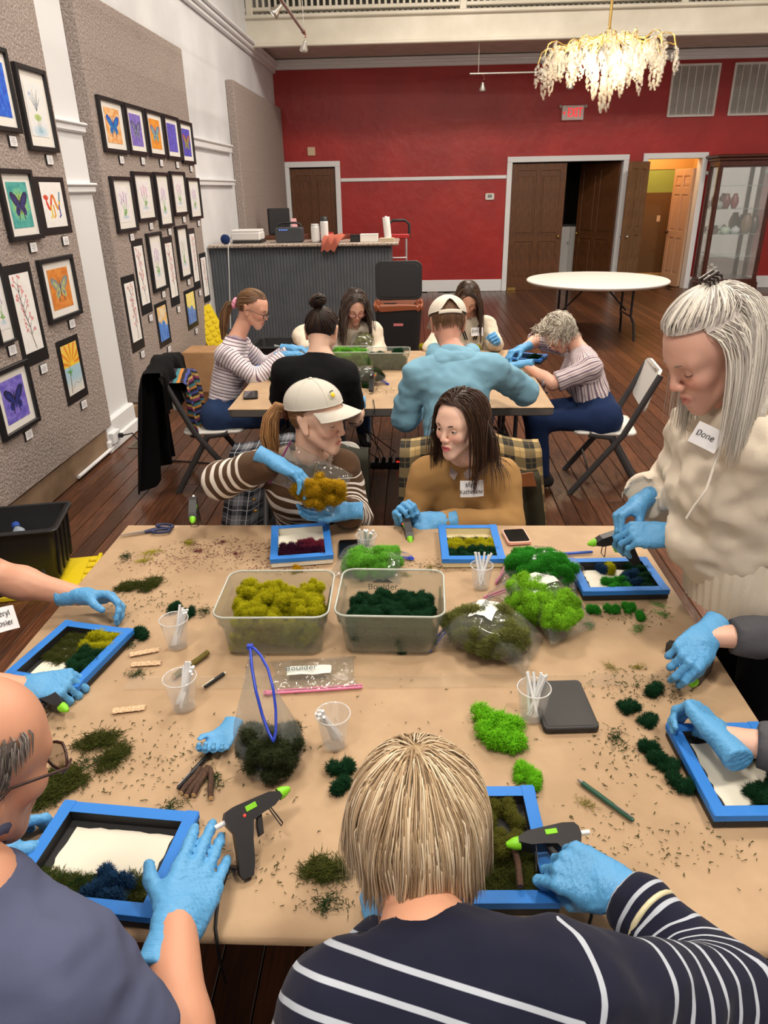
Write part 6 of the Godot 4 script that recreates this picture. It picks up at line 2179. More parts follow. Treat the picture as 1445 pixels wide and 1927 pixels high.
	for q in bxs:
		m = MB.new()
		m.bx(Vector3(0, q[0].y / 2, 0), q[0], 0.004)
		pr = thing("carton", q[2], "box", Vector3(Vector3(-0.63, 1.327, -9.15).x + (q[3] - 680) * 0.0064, top, -9.15))
		part("box", m, mat("carton_" + str(q[3]), q[1], 0.6), pr)
		m = MB.new()
		m.bx(Vector3(0, q[0].y + 0.003, 0), Vector3(q[0].x + 0.004, 0.006, q[0].z + 0.004), 0.001)
		part("lid", m, mats["carton_" + str(q[3])], pr)
	m = MB.new()
	for k in 5: m.bx(Vector3(0.004 * (k % 2), 0.004 + 0.008 * k, 0), Vector3(0.17, 0.006, 0.13))
	single("paper_stack", "low stack of pale papers at the counter's right end", "paper", m, mat("cream_card", rgb(206, 190, 166), 0.7), Vector3(Vector3(-0.321, 1.312, -9.12).x, top, -9.12))
	# desk behind with monitor, cash drawer; roll holder
	pr = thing("side_desk", "small brown desk behind the counter", "desk", Vector3(-1.95, 0, -11.6))
	m = MB.new()
	m.bx(Vector3(0, 0.62, 0), Vector3(0.6, 1.24, 0.6), 0.01)
	part("case", m, mat("desk_brown", rgb(96, 58, 40), 0.5), pr)
	pr = thing("monitor", "black monitor seen from the side on the brown desk", "monitor", Vector3(-2.03, 1.24, -11.5))
	m = MB.new()
	m.box(Transform3D(Basis(Vector3.UP, 0.5), Vector3(0, 0.2, 0)), Vector3(0.34, 0.36, 0.05), 0.012)
	part("screen", m, mat("printer_black", rgb(34, 34, 38), 0.5), pr)
	m = MB.new()
	m.bx(Vector3(0, 0.01, 0), Vector3(0.2, 0.02, 0.16), 0.005)
	part("foot", m, mats["printer_black"], pr)
	m = MB.new()
	m.box(Transform3D(Basis(Vector3.UP, 0.8) * Basis(Vector3.RIGHT, -0.2), Vector3(0, 0.12, 0)), Vector3(0.1, 0.24, 0.004))
	single("wall_notice", "pink printed card leaning beside the monitor", "card", m, mat("pink_card", rgb(226, 170, 176), 0.7), Vector3(-1.78, 1.24, -11.4))
	# hand truck leaning behind the counter's right end
	pr = thing("hand_truck", "red and silver hand truck standing by the counter's right end", "hand truck", Vector3(-0.2, 0, -10.2))
	m = MB.new()
	for s in [-1.0, 1.0]: m.tube([Vector3(0.1 * s, 0.1, 0.0), Vector3(0.1 * s, 1.3, -0.06)], 0.014, 8)
	for y in [0.35, 0.7, 1.0]: m.tube([Vector3(-0.1, y, -0.02), Vector3(0.1, y, -0.02)], 0.01, 8)
	part("frame", m, mat("truck_silver", rgb(200, 200, 204), 0.35, 0.8), pr)
	m = MB.new()
	m.tube([Vector3(-0.14, 1.25, -0.06), Vector3(-0.14, 1.42, -0.07), Vector3(-0.08, 1.47, -0.07), Vector3(0.08, 1.47, -0.07), Vector3(0.14, 1.42, -0.07), Vector3(0.14, 1.25, -0.06)], 0.018, 8)
	part("handle", m, mat("printer_black", rgb(34, 34, 38), 0.5), pr)
	m = MB.new()
	m.bx(Vector3(0, 0.03, 0.1), Vector3(0.3, 0.015, 0.2), 0.005)
	part("toe_plate", m, mat("truck_red", rgb(170, 30, 34), 0.5), pr)
	m = MB.new()
	m.bx(Vector3(0, 1.27, -0.06), Vector3(0.3, 0.06, 0.04), 0.01)
	part("top_plate", m, mat("truck_red", rgb(170, 30, 34), 0.5), pr)
	for s in [-1.0, 1.0]:
		m = MB.new()
		m.lathe(Transform3D(Basis(Vector3.BACK, PI / 2), Vector3(0.15 * s, 0.1, -0.05)), [Vector2(0.0, -0.02), Vector2(0.1, -0.02), Vector2(0.1, 0.02), Vector2(0.0, 0.02)], 20)
		part("wheel", m, mat("printer_black", rgb(34, 34, 38), 0.5), pr)
	pr = thing("paper_roll", "white paper towel roll standing at the counter's right end", "paper roll", Vector3(Vector3(-0.318, 1.517, -9.5).x, top, -9.5))
	m = MB.new()
	m.lathe(Transform3D(Basis(Vector3.BACK, 0.1), Vector3.ZERO), [Vector2(0, 0.02), Vector2(0.045, 0.02), Vector2(0.045, 0.26), Vector2(0.012, 0.26), Vector2(0.012, 0.27), Vector2(0, 0.27)], 20)
	part("roll", m, mat("enamel_white", rgb(230, 230, 230), 0.35), pr)
	m = MB.new()
	m.lathe(T3(Vector3.ZERO), [Vector2(0, 0), Vector2(0.07, 0), Vector2(0.07, 0.015), Vector2(0.0, 0.018)], 20)
	part("stand", m, mats["printer_white"], pr)

# ---------------------------------------------------------------- doors and what the openings show
func panel_door(called: String, label: String, w: float, h: float, at: Vector3, turn: float, m: Material, panels: Array, knob_side: float, knob: Material) -> Node3D:
	var t := thing(called, label, "door", at)
	t.rotation.y = turn # hinge at the origin, leaf along +x
	var b := MB.new()
	b.bx(Vector3(w / 2, h / 2 + 0.012, 0), Vector3(w, h - 0.02, 0.022))
	part("core", b, m, t)
	b = MB.new()
	for s in [-1.0, 1.0]: # stiles and rails stand proud of the sunk panels
		var z: float = 0.017 * s
		for x in [0.055, w - 0.055, w / 2]: b.bx(Vector3(x, h / 2 + 0.012, z), Vector3(0.11 if x != w / 2 else 0.1, h - 0.02, 0.014), 0.004)
		var ys := [0.11, h - 0.06]
		for q in panels: ys.append(q)
		for y in ys: b.bx(Vector3(w / 2, y, z), Vector3(w - 0.02, 0.22 if y < 0.2 else 0.12, 0.0138), 0.004)
	part("stiles", b, m, t)
	ys_panels(t, w, h, panels, m)
	b = MB.new()
	for s in [-1.0, 1.0]:
		b.ball(Transform3D(Basis.from_scale(Vector3(0.028, 0.028, 0.028)), Vector3(knob_side, 0.98, 0.06 * s)), 8, 12)
		b.tube([Vector3(knob_side, 0.98, 0.02 * s), Vector3(knob_side, 0.98, 0.05 * s)], 0.01, 8)
	part("handle", b, knob, t)
	return t

func ys_panels(t: Node3D, w: float, h: float, panels: Array, m: Material) -> void:
	var ys := [0.22] + panels + [h - 0.12]
	for k in ys.size() - 1:
		for s in [0.25, 0.75]:
			var b := MB.new()
			var y0: float = ys[k] + 0.08
			var y1: float = ys[k + 1] - 0.08
			if k == 0: y0 = 0.25
			for q in [-1.0, 1.0]: b.bx(Vector3(w * s, (y0 + y1) / 2, 0.012 * q), Vector3(w / 2 - 0.17, y1 - y0 - 0.03, 0.014), 0.006)
			part("panel", b, m, t)

func doors() -> void:
	var walnut := tmat("walnut", two(rgb(80, 49, 28), rgb(112, 70, 40), rgb(96, 60, 34)), 1.0, 0.4, 0.03)
	walnut.uv1_scale = Vector3(6, 0.6, 6)
	var brass := mat("brass", rgb(196, 164, 96), 0.3, 0.9)
	panel_door("panel_door", "brown panelled service door behind the counter", 0.84, 2.22, Vector3(-2.29, 0, BACK_Z - 0.05), 0.0, walnut, [0.95], 0.76, brass)
	panel_door("panel_door", "closed left leaf of the brown double door", 0.99, 2.23, Vector3(1.81, 0, BACK_Z - 0.05), 0.0, walnut, [0.95], 0.92, brass)
	panel_door("panel_door", "right leaf of the brown double door swung into the dark room", 0.99, 2.23, Vector3(3.79, 0, BACK_Z - 0.1), PI - 1.0, walnut, [0.95], 0.92, brass)
	var oak := tmat("oak_door", two(rgb(104, 74, 48), rgb(130, 96, 64), rgb(118, 86, 56)), 1.0, 0.45, 0.03)
	oak.uv1_scale = Vector3(6, 0.6, 6)
	panel_door("panel_door", "brown door standing open beside the lit passage", 0.62, 2.22, Vector3(4.26, 0, BACK_Z + 0.02), -PI + 0.75, oak, [1.05], 0.55, mat("nickel", rgb(190, 188, 180), 0.3, 0.9))
	panel_door("panel_door", "pale six-panelled door open inside the lit passage", 0.72, 2.1, Vector3(5.18, 0, BACK_Z - 0.22), PI - 1.42, mat("pale_door", rgb(196, 160, 130), 0.5), [0.95, 1.72], 0.66, mat("dark_knob", rgb(60, 44, 34), 0.4, 0.5))
	var m := MB.new()
	m.bx(Vector3(1.9, 0.035, BACK_Z + 0.0), Vector3(0.16, 0.06, 0.012), 0.003)
	single("brass_kick_plate", "small brass stop at the foot of the double door's left leaf", "door stop", m, brass, Vector3(0, 0, 0.02))
	# room behind the double door: dark, a fridge and shelves just visible
	m = MB.new()
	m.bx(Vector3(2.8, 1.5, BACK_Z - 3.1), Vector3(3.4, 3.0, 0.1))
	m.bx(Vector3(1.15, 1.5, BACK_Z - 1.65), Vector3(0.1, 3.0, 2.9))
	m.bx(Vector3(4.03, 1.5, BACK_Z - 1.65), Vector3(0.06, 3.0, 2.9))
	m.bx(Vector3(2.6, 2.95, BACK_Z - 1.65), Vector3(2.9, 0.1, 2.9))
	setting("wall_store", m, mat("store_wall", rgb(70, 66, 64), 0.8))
	m = MB.new()
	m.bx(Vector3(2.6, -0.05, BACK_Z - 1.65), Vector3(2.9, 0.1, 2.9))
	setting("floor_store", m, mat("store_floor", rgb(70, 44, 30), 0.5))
	var t := thing("store_cabinet", "dim white cabinet in the dark room behind the double door", "cabinet", Vector3(3.15, 0, BACK_Z - 1.4))
	m = MB.new()
	m.bx(Vector3(0, 0.55, 0), Vector3(0.5, 1.1, 0.5), 0.01)
	part("case", m, mat("printer_white", rgb(226, 226, 226), 0.5), t)
	m = MB.new()
	m.bx(Vector3(0, 1.12, 0), Vector3(0.54, 0.04, 0.54), 0.006)
	part("top", m, mat("printer_black", rgb(34, 34, 38), 0.5), t)
	# room behind the service door stays shut; passage behind the right door, lit from above
	m = MB.new()
	var tan_ := mat("passage_tan", rgb(214, 176, 110), 0.7)
	var green := mat("passage_green", rgb(150, 178, 96), 0.7)
	var brown := mat("passage_brown", rgb(112, 84, 50), 0.7)
	var zf := BACK_Z - 1.5
	m.bx(Vector3(4.85, 2.45, zf), Vector3(1.6, 0.7, 0.06))
	m.bx(Vector3(4.14, 1.4, BACK_Z - 0.85), Vector3(0.06, 2.8, 1.3))
	m.bx(Vector3(5.6, 1.4, BACK_Z - 0.85), Vector3(0.06, 2.8, 1.3))
	m.bx(Vector3(4.85, 2.83, BACK_Z - 0.85), Vector3(1.6, 0.06, 1.4))
	setting("wall_passage", m, tan_)
	m = MB.new()
	m.bx(Vector3(4.85, 1.9, zf), Vector3(1.6, 0.42, 0.06))
	setting("wall_passage_band", m, green)
	m = MB.new()
	m.bx(Vector3(4.85, 0.845, zf), Vector3(1.6, 1.69, 0.06))
	setting("wall_passage_dado", m, brown)
	m = MB.new()
	m.bx(Vector3(4.85, 0.07, zf + 0.04), Vector3(1.5, 0.14, 0.03), 0.006)
	setting("baseboard_passage", m, tan_)
	m = MB.new()
	m.bx(Vector3(4.85, -0.05, BACK_Z - 0.85), Vector3(1.6, 0.1, 1.4))
	setting("floor_passage", m, mat("store_floor", rgb(70, 44, 30), 0.5))
	t = thing("passage_lamp", "small ceiling lamp inside the lit passage", "lamp", Vector3(4.7, 2.78, BACK_Z - 0.75))
	m = MB.new()
	m.lathe(T3(Vector3.ZERO), [Vector2(0, -0.05), Vector2(0.08, -0.04), Vector2(0.1, 0.0), Vector2(0.0, 0.0)], 20)
	part("globe", m, glow("passage_glow", rgb(255, 214, 150), 3.0), t)
	var l := OmniLight3D.new()
	l.name = "lamp_light"
	t.add_child(l)
	l.position = Vector3(0, -0.12, 0)
	l.light_energy = 0.75
	l.light_color = rgb(255, 222, 170)
	l.light_size = 0.08
	l.omni_range = 20.0
	l.omni_attenuation = 2.0
	l.shadow_enabled = true

# ---------------------------------------------------------------- fittings on the red wall
func wall_fittings() -> void:
	var white := mat("vent_white", rgb(222, 220, 216), 0.5)
	var n := 0
	for x0 in [4.47, 5.52, 6.6]:
		var t := thing("air_return_grille", ["large white louvred grille left of the pair high on the red wall", "large white louvred grille cut by the right edge of the picture", "large white louvred grille beyond the right edge"][n], "vent", Vector3(x0 + 0.4, 3.32, BACK_Z), "grilles on the red wall")
		n += 1
		var m := MB.new()
		for s in [-1.0, 1.0]:
			m.bx(Vector3(0.39 * s, 0, 0.015), Vector3(0.04, 0.8, 0.03), 0.004)
			m.bx(Vector3(0, 0.385 * s, 0.0148), Vector3(0.75, 0.035, 0.0296), 0.004)
		for k in 5: m.bx(Vector3(-0.26 + 0.13 * k, 0, 0.0146), Vector3(0.014, 0.74, 0.029))
		part("frame", m, white, t)
		m = MB.new()
		m.bx(Vector3(0, 0, 0.003), Vector3(0.76, 0.76, 0.006))
		part("backing", m, mat("vent_back", rgb(120, 118, 114), 0.7), t)
		var b := MB.new()
		b.box(Transform3D(Basis(Vector3.RIGHT, 0.6), Vector3.ZERO), Vector3(0.75, 0.003, 0.018))
		var bm := b.mesh()
		for k in 48: part("louvre", bm, white, t).position = Vector3(0, -0.36 + 0.0153 * k, 0.014)
	# exit sign
	var t := thing("exit_sign", "lit red EXIT sign with two round lamps on the red wall", "sign", Vector3(2.81, 3.02, BACK_Z))
	var m := MB.new()
	m.bx(Vector3(0, 0, 0.03), Vector3(0.38, 0.23, 0.06), 0.008)
	part("case", m, mat("sign_white", rgb(226, 218, 214), 0.5), t)
	var w := part("letters", words("EXIT", 0.145, 0.004), glow("exit_red", rgb(235, 8, 30), 1.6), t)
	w.position = Vector3(0.03, 0, 0.063)
	w.scale = Vector3(0.92, 1.25, 1)
	m = MB.new()
	m.prism(Transform3D(Basis.IDENTITY, Vector3(-0.155, 0, 0.0605)), PackedVector2Array([Vector2(-0.02, 0), Vector2(0.012, 0.03), Vector2(0.012, -0.03)]), 0.003)
	part("arrow", m, mats["exit_red"], t)
	m = MB.new()
	for s in [-1.0, 1.0]:
		m.ball(Transform3D(Basis.from_scale(Vector3(0.03, 0.03, 0.035)), Vector3(0.22 * s, 0.1, 0.04)), 8, 12)
	part("lamp_heads", m, mat("sign_grey", rgb(190, 180, 176), 0.4), t)
	t = thing("thermostat", "small white thermostat on the red wall beside the double door", "thermostat", Vector3(1.41, 1.69, BACK_Z))
	m = MB.new()
	m.prism(Transform3D(Basis.IDENTITY, Vector3.ZERO), rounded_rect(0.165, 0.115, 0.025), 0.03, 0.006)
	part("case", m, white, t)
	m = MB.new()
	m.bx(Vector3(0, 0.008, 0.031), Vector3(0.075, 0.05, 0.003))
	part("screen", m, mat("lcd", rgb(120, 132, 124), 0.3), t)
	m = MB.new()
	m.bx(Vector3(0, 0, 0.012), Vector3(0.14, 0.14, 0.024), 0.006)
	single("wall_box", "small cream box on the red wall above the service door", "wall box", m, mat("cream_box", rgb(214, 190, 160), 0.5), Vector3(-1.87, 2.5, BACK_Z))
	m = MB.new()
	m.bx(Vector3(0, 0, 0.006), Vector3(0.07, 0.18, 0.012), 0.003)
	single("light_switch", "white switch plate beside the passage door", "switch", m, white, Vector3(4.02, 1.3, BACK_Z))
	m = MB.new()
	m.bx(Vector3(0, 0, 0.006), Vector3(0.07, 0.12, 0.012), 0.003)
	single("passage_switch", "cream switch plate inside the passage", "switch", m, mats["cream_box"], Vector3(5.02, 1.2, BACK_Z - 1.47))
	# socket, plug and cord by the pilaster; register in the floor
	t = thing("wall_socket", "white double socket box at the foot of the pilaster", "socket", Vector3(WALL_X + 0.1, 0.11, -5.28))
	m = MB.new()
	m.bx(Vector3(0.01, 0, 0), Vector3(0.05, 0.09, 0.14), 0.006)
	part("box", m, mat("trim_white", rgb(230, 233, 237), 0.4), t)
	m = MB.new()
	m.bx(Vector3(0.05, 0.0, -0.03), Vector3(0.04, 0.035, 0.03), 0.006)
	part("plug", m, mat("printer_black", rgb(34, 34, 38), 0.5), t)
	m = MB.new()
	m.tube([Vector3(-2.31, 0.11, -5.31), Vector3(-2.24, 0.12, -5.33), Vector3(-2.15, 0.06, -5.25), Vector3(-2.1, 0.008, -5.1), Vector3(-1.95, 0.007, -5.02), Vector3(-1.7, 0.007, -4.98), Vector3(-1.3, 0.007, -4.9)], 0.006, 6)
	single("extension_cord", "black cord from the wall socket across the floor to the black coat", "cord", m, mat("rubber_black", rgb(26, 26, 28), 0.6))
	t = thing("floor_register", "grey metal air register set in the floor by the pilaster", "vent", Vector3(-2.2, 0, -5.52))
	m = MB.new()
	for s in [-1.0, 1.0]:
		m.bx(Vector3(0.085 * s, 0.003, 0), Vector3(0.02, 0.006, 0.42), 0.002)
		m.bx(Vector3(0, 0.003, 0.2 * s), Vector3(0.15, 0.0058, 0.02), 0.002)
	part("frame", m, mat("register", rgb(116, 106, 94), 0.5, 0.3), t)
	for k in 14:
		m = MB.new()
		m.bx(Vector3(0, 0.0025, -0.175 + 0.027 * k), Vector3(0.15, 0.004, 0.013))
		part("slat", m, mats["register"], t)
	m = MB.new()
	m.bx(Vector3.ZERO, Vector3(0.12, 0.001, 0.05))
	single("paper_scrap", "white paper scrap on the floor by the black cord", "paper", m, mat("badge_paper", rgb(236, 236, 240), 0.7), Vector3(-2.03, 0.002, -5.22)).rotation.y = 0.6

# ---------------------------------------------------------------- display cabinet
func cabinet() -> void:
	var t := thing("display_cabinet", "dark wood glass display cabinet against the red wall", "cabinet", Vector3(5.80, 0, BACK_Z + 0.32))
	var wood := tmat("mahogany", two(rgb(58, 26, 18), rgb(88, 42, 28), rgb(74, 34, 23)), 1.0, 0.35, 0.03)
	wood.uv1_scale = Vector3(6, 0.7, 6)
	var w := 0.98
	var m := MB.new()
	for s in [-1.0, 1.0]:
		for q in [-0.19, 0.24]: m.bx(Vector3(s * (w / 2 - 0.03), 1.13, q), Vector3(0.07, 2.0, 0.06), 0.008)
	m.bx(Vector3(0, 2.15, 0.03), Vector3(w, 0.1, 0.5), 0.01)
	part("posts", m, wood, t)
	m = MB.new()
	m.bx(Vector3(0, 0.09, 0.03), Vector3(w + 0.06, 0.18, 0.56), 0.015)
	m.bx(Vector3(0, 0.2, 0.03), Vector3(w + 0.02, 0.06, 0.52), 0.012)
	part("plinth", m, wood, t)
	m = MB.new()
	m.bx(Vector3(0, 2.22, 0.03), Vector3(w + 0.06, 0.05, 0.56), 0.012)
	m.bx(Vector3(0, 2.27, 0.03), Vector3(w + 0.14, 0.05, 0.62), 0.015)
	part("cornice", m, wood, t)
	m = MB.new()
	m.bx(Vector3(0, 1.15, -0.2), Vector3(w - 0.08, 1.95, 0.01))
	var mir := mat("mirror", rgb(214, 216, 214), 0.03, 1.0)
	part("mirror_back", m, mir, t)
	var glass := clear("cabinet_glass", rgb(226, 236, 234), 0.10, 0.03)
	for y in [0.62, 1.0, 1.42, 1.8]:
		m = MB.new()
		m.bx(Vector3(0, y, 0.02), Vector3(w - 0.1, 0.008, 0.4))
		part("glass_shelf", m, clear("shelf_glass", rgb(176, 206, 200), 0.4, 0.05), t)
	m = MB.new()
	m.bx(Vector3(0, 1.17, 0.25), Vector3(0.86, 1.88, 0.005))
	part("door_pane", m, glass, t)
	for s in [-1.0, 1.0]:
		m = MB.new()
		m.bx(Vector3(s * (w / 2 - 0.03), 1.17, 0.03), Vector3(0.005, 1.9, 0.38))
		part("side_pane", m, glass, t)
	# pieces on the shelves
	var base: Vector3 = t.position
	var jar := [Vector2(0, 0), Vector2(0.03, 0), Vector2(0.05, 0.04), Vector2(0.062, 0.1), Vector2(0.05, 0.16), Vector2(0.03, 0.19), Vector2(0.035, 0.21), Vector2(0.0, 0.2)]
	var pot := [Vector2(0, 0), Vector2(0.05, 0), Vector2(0.07, 0.04), Vector2(0.065, 0.08), Vector2(0.04, 0.1), Vector2(0.0, 0.1)]
	var list := [["vase", "glossy oxblood vase on the cabinet's third shelf, left one", rgb(110, 24, 26), jar, -0.2, 1.424, 1.15], ["vase", "glossy oxblood vase on the cabinet's third shelf, right one", rgb(126, 30, 30), jar, -0.06, 1.424, 1.15], ["glass_jar", "pale glass jar on the cabinet's third shelf", rgb(176, 186, 186), pot, -0.35, 1.424, 1.3], ["teapot", "cream and teal teapot on the cabinet's second shelf", rgb(190, 214, 200), pot, -0.14, 1.004, 1.2], ["bowl", "white and blue bowl on the cabinet's second shelf", rgb(206, 214, 224), pot, 0.04, 1.004, 1.1], ["dark_plate", "brown round dish standing on the cabinet's second shelf", rgb(60, 40, 34), pot, -0.33, 1.004, 1.0], ["figurine", "tall bronze figurine on the cabinet's second shelf", rgb(120, 100, 76), jar, 0.22, 1.004, 1.6], ["white_ornament", "white flower ornament on the cabinet floor", rgb(226, 222, 216), pot, -0.28, 0.24, 1.6], ["vase", "dark vase at the cabinet's right end", rgb(50, 36, 34), jar, 0.36, 1.004, 1.4]]
	for q in list:
		var o := thing(q[0], q[1], q[0].replace("_", " "), base + Vector3(q[4], q[5], 0.08))
		m = MB.new()
		m.lathe(T3(Vector3.ZERO, 0.0, q[6]), q[3], 20)
		var mm := mat("ware_" + str(q[2]), q[2], 0.2)
		part("body", m, mm, o)
		m = MB.new()
		if q[0] == "teapot":
			m.tube([Vector3(0.07, 0.05, 0), Vector3(0.12, 0.06, 0), Vector3(0.14, 0.11, 0)], [0.02, 0.014, 0.009], 8)
			m.tube([Vector3(-0.07, 0.09, 0), Vector3(-0.13, 0.1, 0), Vector3(-0.13, 0.03, 0), Vector3(-0.07, 0.03, 0)], 0.009, 8)
			part("spout_and_handle", m, mm, o)
		elif q[0] == "white_ornament":
			for k in 8: m.ball(Transform3D(Basis.from_scale(Vector3(0.04, 0.03, 0.04)), Vector3(cos(k) * 0.07, 0.13 + 0.05 * (k % 3), sin(k) * 0.07)), 6, 8)
			part("petals", m, mm, o)
		else:
			m.lathe(T3(Vector3(0, q[3][-1].y * q[6], 0)), [Vector2(0.02, 0), Vector2(0.03, 0.012), Vector2(0.02, 0.02), Vector2(0, 0.022)], 12)
			part("rim", m, mm, o)

# ---------------------------------------------------------------- chandelier
func chandelier() -> void:
	var at := Vector3(1.83, 2.95, -8.0)
	var t := thing("chandelier", "gold branch chandelier hung with strands of clear glass drops", "chandelier", at)
	var rng := RandomNumberGenerator.new()
	rng.seed = 77
	var gold := mat("chandelier_gold", rgb(214, 180, 110), 0.25, 0.9)
	var m := MB.new()
	m.tube([Vector3(0, 0.12, 0), Vector3(0, 2.75, 0)], 0.014, 10)
	m.lathe(T3(Vector3(0, 0.1, 0)), [Vector2(0, 0), Vector2(0.03, 0), Vector2(0.035, 0.03), Vector2(0.02, 0.06), Vector2(0.025, 0.12), Vector2(0.012, 0.15), Vector2(0, 0.15)], 16)
	part("stem", m, gold, t)
	# three kinds of drop strands, shared
	var glass := mat("crystal", rgb(255, 250, 240), 0.04)
	glass.refraction_enabled = true
	glass.refraction_scale = 0.05
	glass.transparency = BaseMaterial3D.TRANSPARENCY_ALPHA
	glass.albedo_color = Color(0.8, 0.79, 0.76, 0.18)
	glass.refraction_enabled = false
	var strands := []
	for kind in 5:
		var s := MB.new()
		var n: int = [9, 12, 14, 11, 17][kind]
		for k in n:
			var y := -0.017 * k
			var wide := sin(PI * (k + 1.0) / (n + 1.0)) * 0.022 + 0.004
			for q in (3 if k < n - 2 else 1):
				var a := rng.randf() * TAU
				var r := 0.009 + rng.randf() * 0.005
				s.ball(Transform3D(Basis.from_scale(Vector3(r, r * 1.15, r)), Vector3(cos(a) * wide, y, sin(a) * wide)), 4, 6)
		strands.append(s.mesh())
	var nb := 42
	for k in nb:
		var a := TAU * k / nb * 3.0 + 0.2 * rng.randf()
		var reach: float = [0.26, 0.44, 0.58][k % 3] + rng.randf() * 0.06
		var d := Vector3(cos(a), 0, sin(a))
		var y1 := rng.randf_range(-0.02, 0.05) - reach * 0.06
		var side := d.cross(Vector3.UP) * rng.randf_range(-0.08, 0.08)
		var pts := [Vector3(0, 0.14, 0), d * reach * 0.3 + Vector3(0, 0.17, 0) + side * 0.4, d * reach * 0.7 + Vector3(0, 0.1 + y1 * 0.4, 0) + side, d * reach * 0.88 + Vector3(0, 0.15 + y1, 0) + side, d * reach + Vector3(0, 0.12 + y1, 0) + side * 0.8, d * (reach + 0.03) + Vector3(0, 0.03 + y1, 0) + side * 0.8]
		var cv := Curve3D.new()
		for q in pts.size():
			var tg: Vector3 = (pts[mini(q + 1, pts.size() - 1)] - pts[maxi(q - 1, 0)]) / 6.0
			cv.add_point(pts[q], -tg, tg)
		var fine := []
		for q in 17: fine.append(cv.sample_baked(cv.get_baked_length() * q / 16.0))
		m = MB.new()
		m.tube(fine, 0.0065, 6)
		part("branch", m, gold, t)
		for q in [16, 12, 8]:
			if q == 8 and k % 3 != 2: continue
			var o := part("drop_strand", strands[(k + q) % 5 if reach > 0.3 else 4 - k % 2], glass, t)
			o.position = fine[q] - Vector3(0, 0.012, 0)
			o.rotation.y = rng.randf() * TAU
	for k in 9:
		var a := k * 2.4
		var o := part("drop_strand", strands[4], glass, t)
		o.position = Vector3(cos(a) * 0.02 * k, 0.0 - 0.17 * (1.0 if k < 4 else 0.3), sin(a) * 0.02 * k)
	# bulbs
	for k in 6:
		var a := TAU * k / 6.0
		var p := Vector3(cos(a) * 0.17, 0.0, sin(a) * 0.17)
		m = MB.new()
		m.ball(Transform3D(Basis.from_scale(Vector3(0.022, 0.035, 0.022)), p), 8, 12)
		part("bulb", m, glow("bulb", rgb(255, 236, 200), 7.0), t)
		var l := OmniLight3D.new()
		l.name = "bulb_light"
		t.add_child(l, true)
		l.position = p
		l.light_energy = 0.34
		l.light_color = rgb(255, 226, 180)
		l.light_size = 0.02
		l.omni_range = 30.0
		l.omni_attenuation = 2.0
		l.shadow_enabled = true

# ---------------------------------------------------------------- track lights
func track_head(parent: Node3D, at: Vector3, to: Vector3, energy: float, angle := 30.0, tone := Color(1, 0.965, 0.918)) -> void:
	var silver := mat("track_silver", rgb(190, 186, 180), 0.3, 0.8)
	var d := (to - at).normalized()
	var b := Basis.looking_at(d, Vector3.UP if absf(d.y) < 0.95 else Vector3.RIGHT) * Basis(Vector3.RIGHT, PI / 2) # y points back from the beam
	var m := MB.new()
	var x := Transform3D(b, at - parent.position)
	m.lathe(x, [Vector2(0.038, -0.05), Vector2(0.05, -0.045), Vector2(0.05, -0.02), Vector2(0.03, 0.02), Vector2(0.018, 0.06), Vector2(0.012, 0.07), Vector2(0, 0.07)], 16)
	part("lamp_head", m, silver, parent)
	m = MB.new()
	m.tube([at - parent.position - d * 0.05 + Vector3(0, 0.05, 0), at - parent.position + Vector3(0.03, 0.1, 0), at - parent.position + Vector3(0, 0.16, 0)], 0.006, 6)
	m.ball(Transform3D(Basis.from_scale(Vector3.ONE * 0.025), at - parent.position + Vector3(0, 0.16, 0)), 6, 10)
	part("arm", m, mat("track_wire", rgb(120, 60, 50), 0.4, 0.3), parent)
	m = MB.new()
	m.lathe(x, [Vector2(0.0, -0.04), Vector2(0.036, -0.042), Vector2(0.037, -0.04)], 16)
	part("lens", m, glow("spot_glow", rgb(255, 240, 215), 4.0), parent)
	if energy > 0.0: spot(parent, at + d * 0.07 - parent.position, to - parent.position, energy, angle, tone, 0.05)

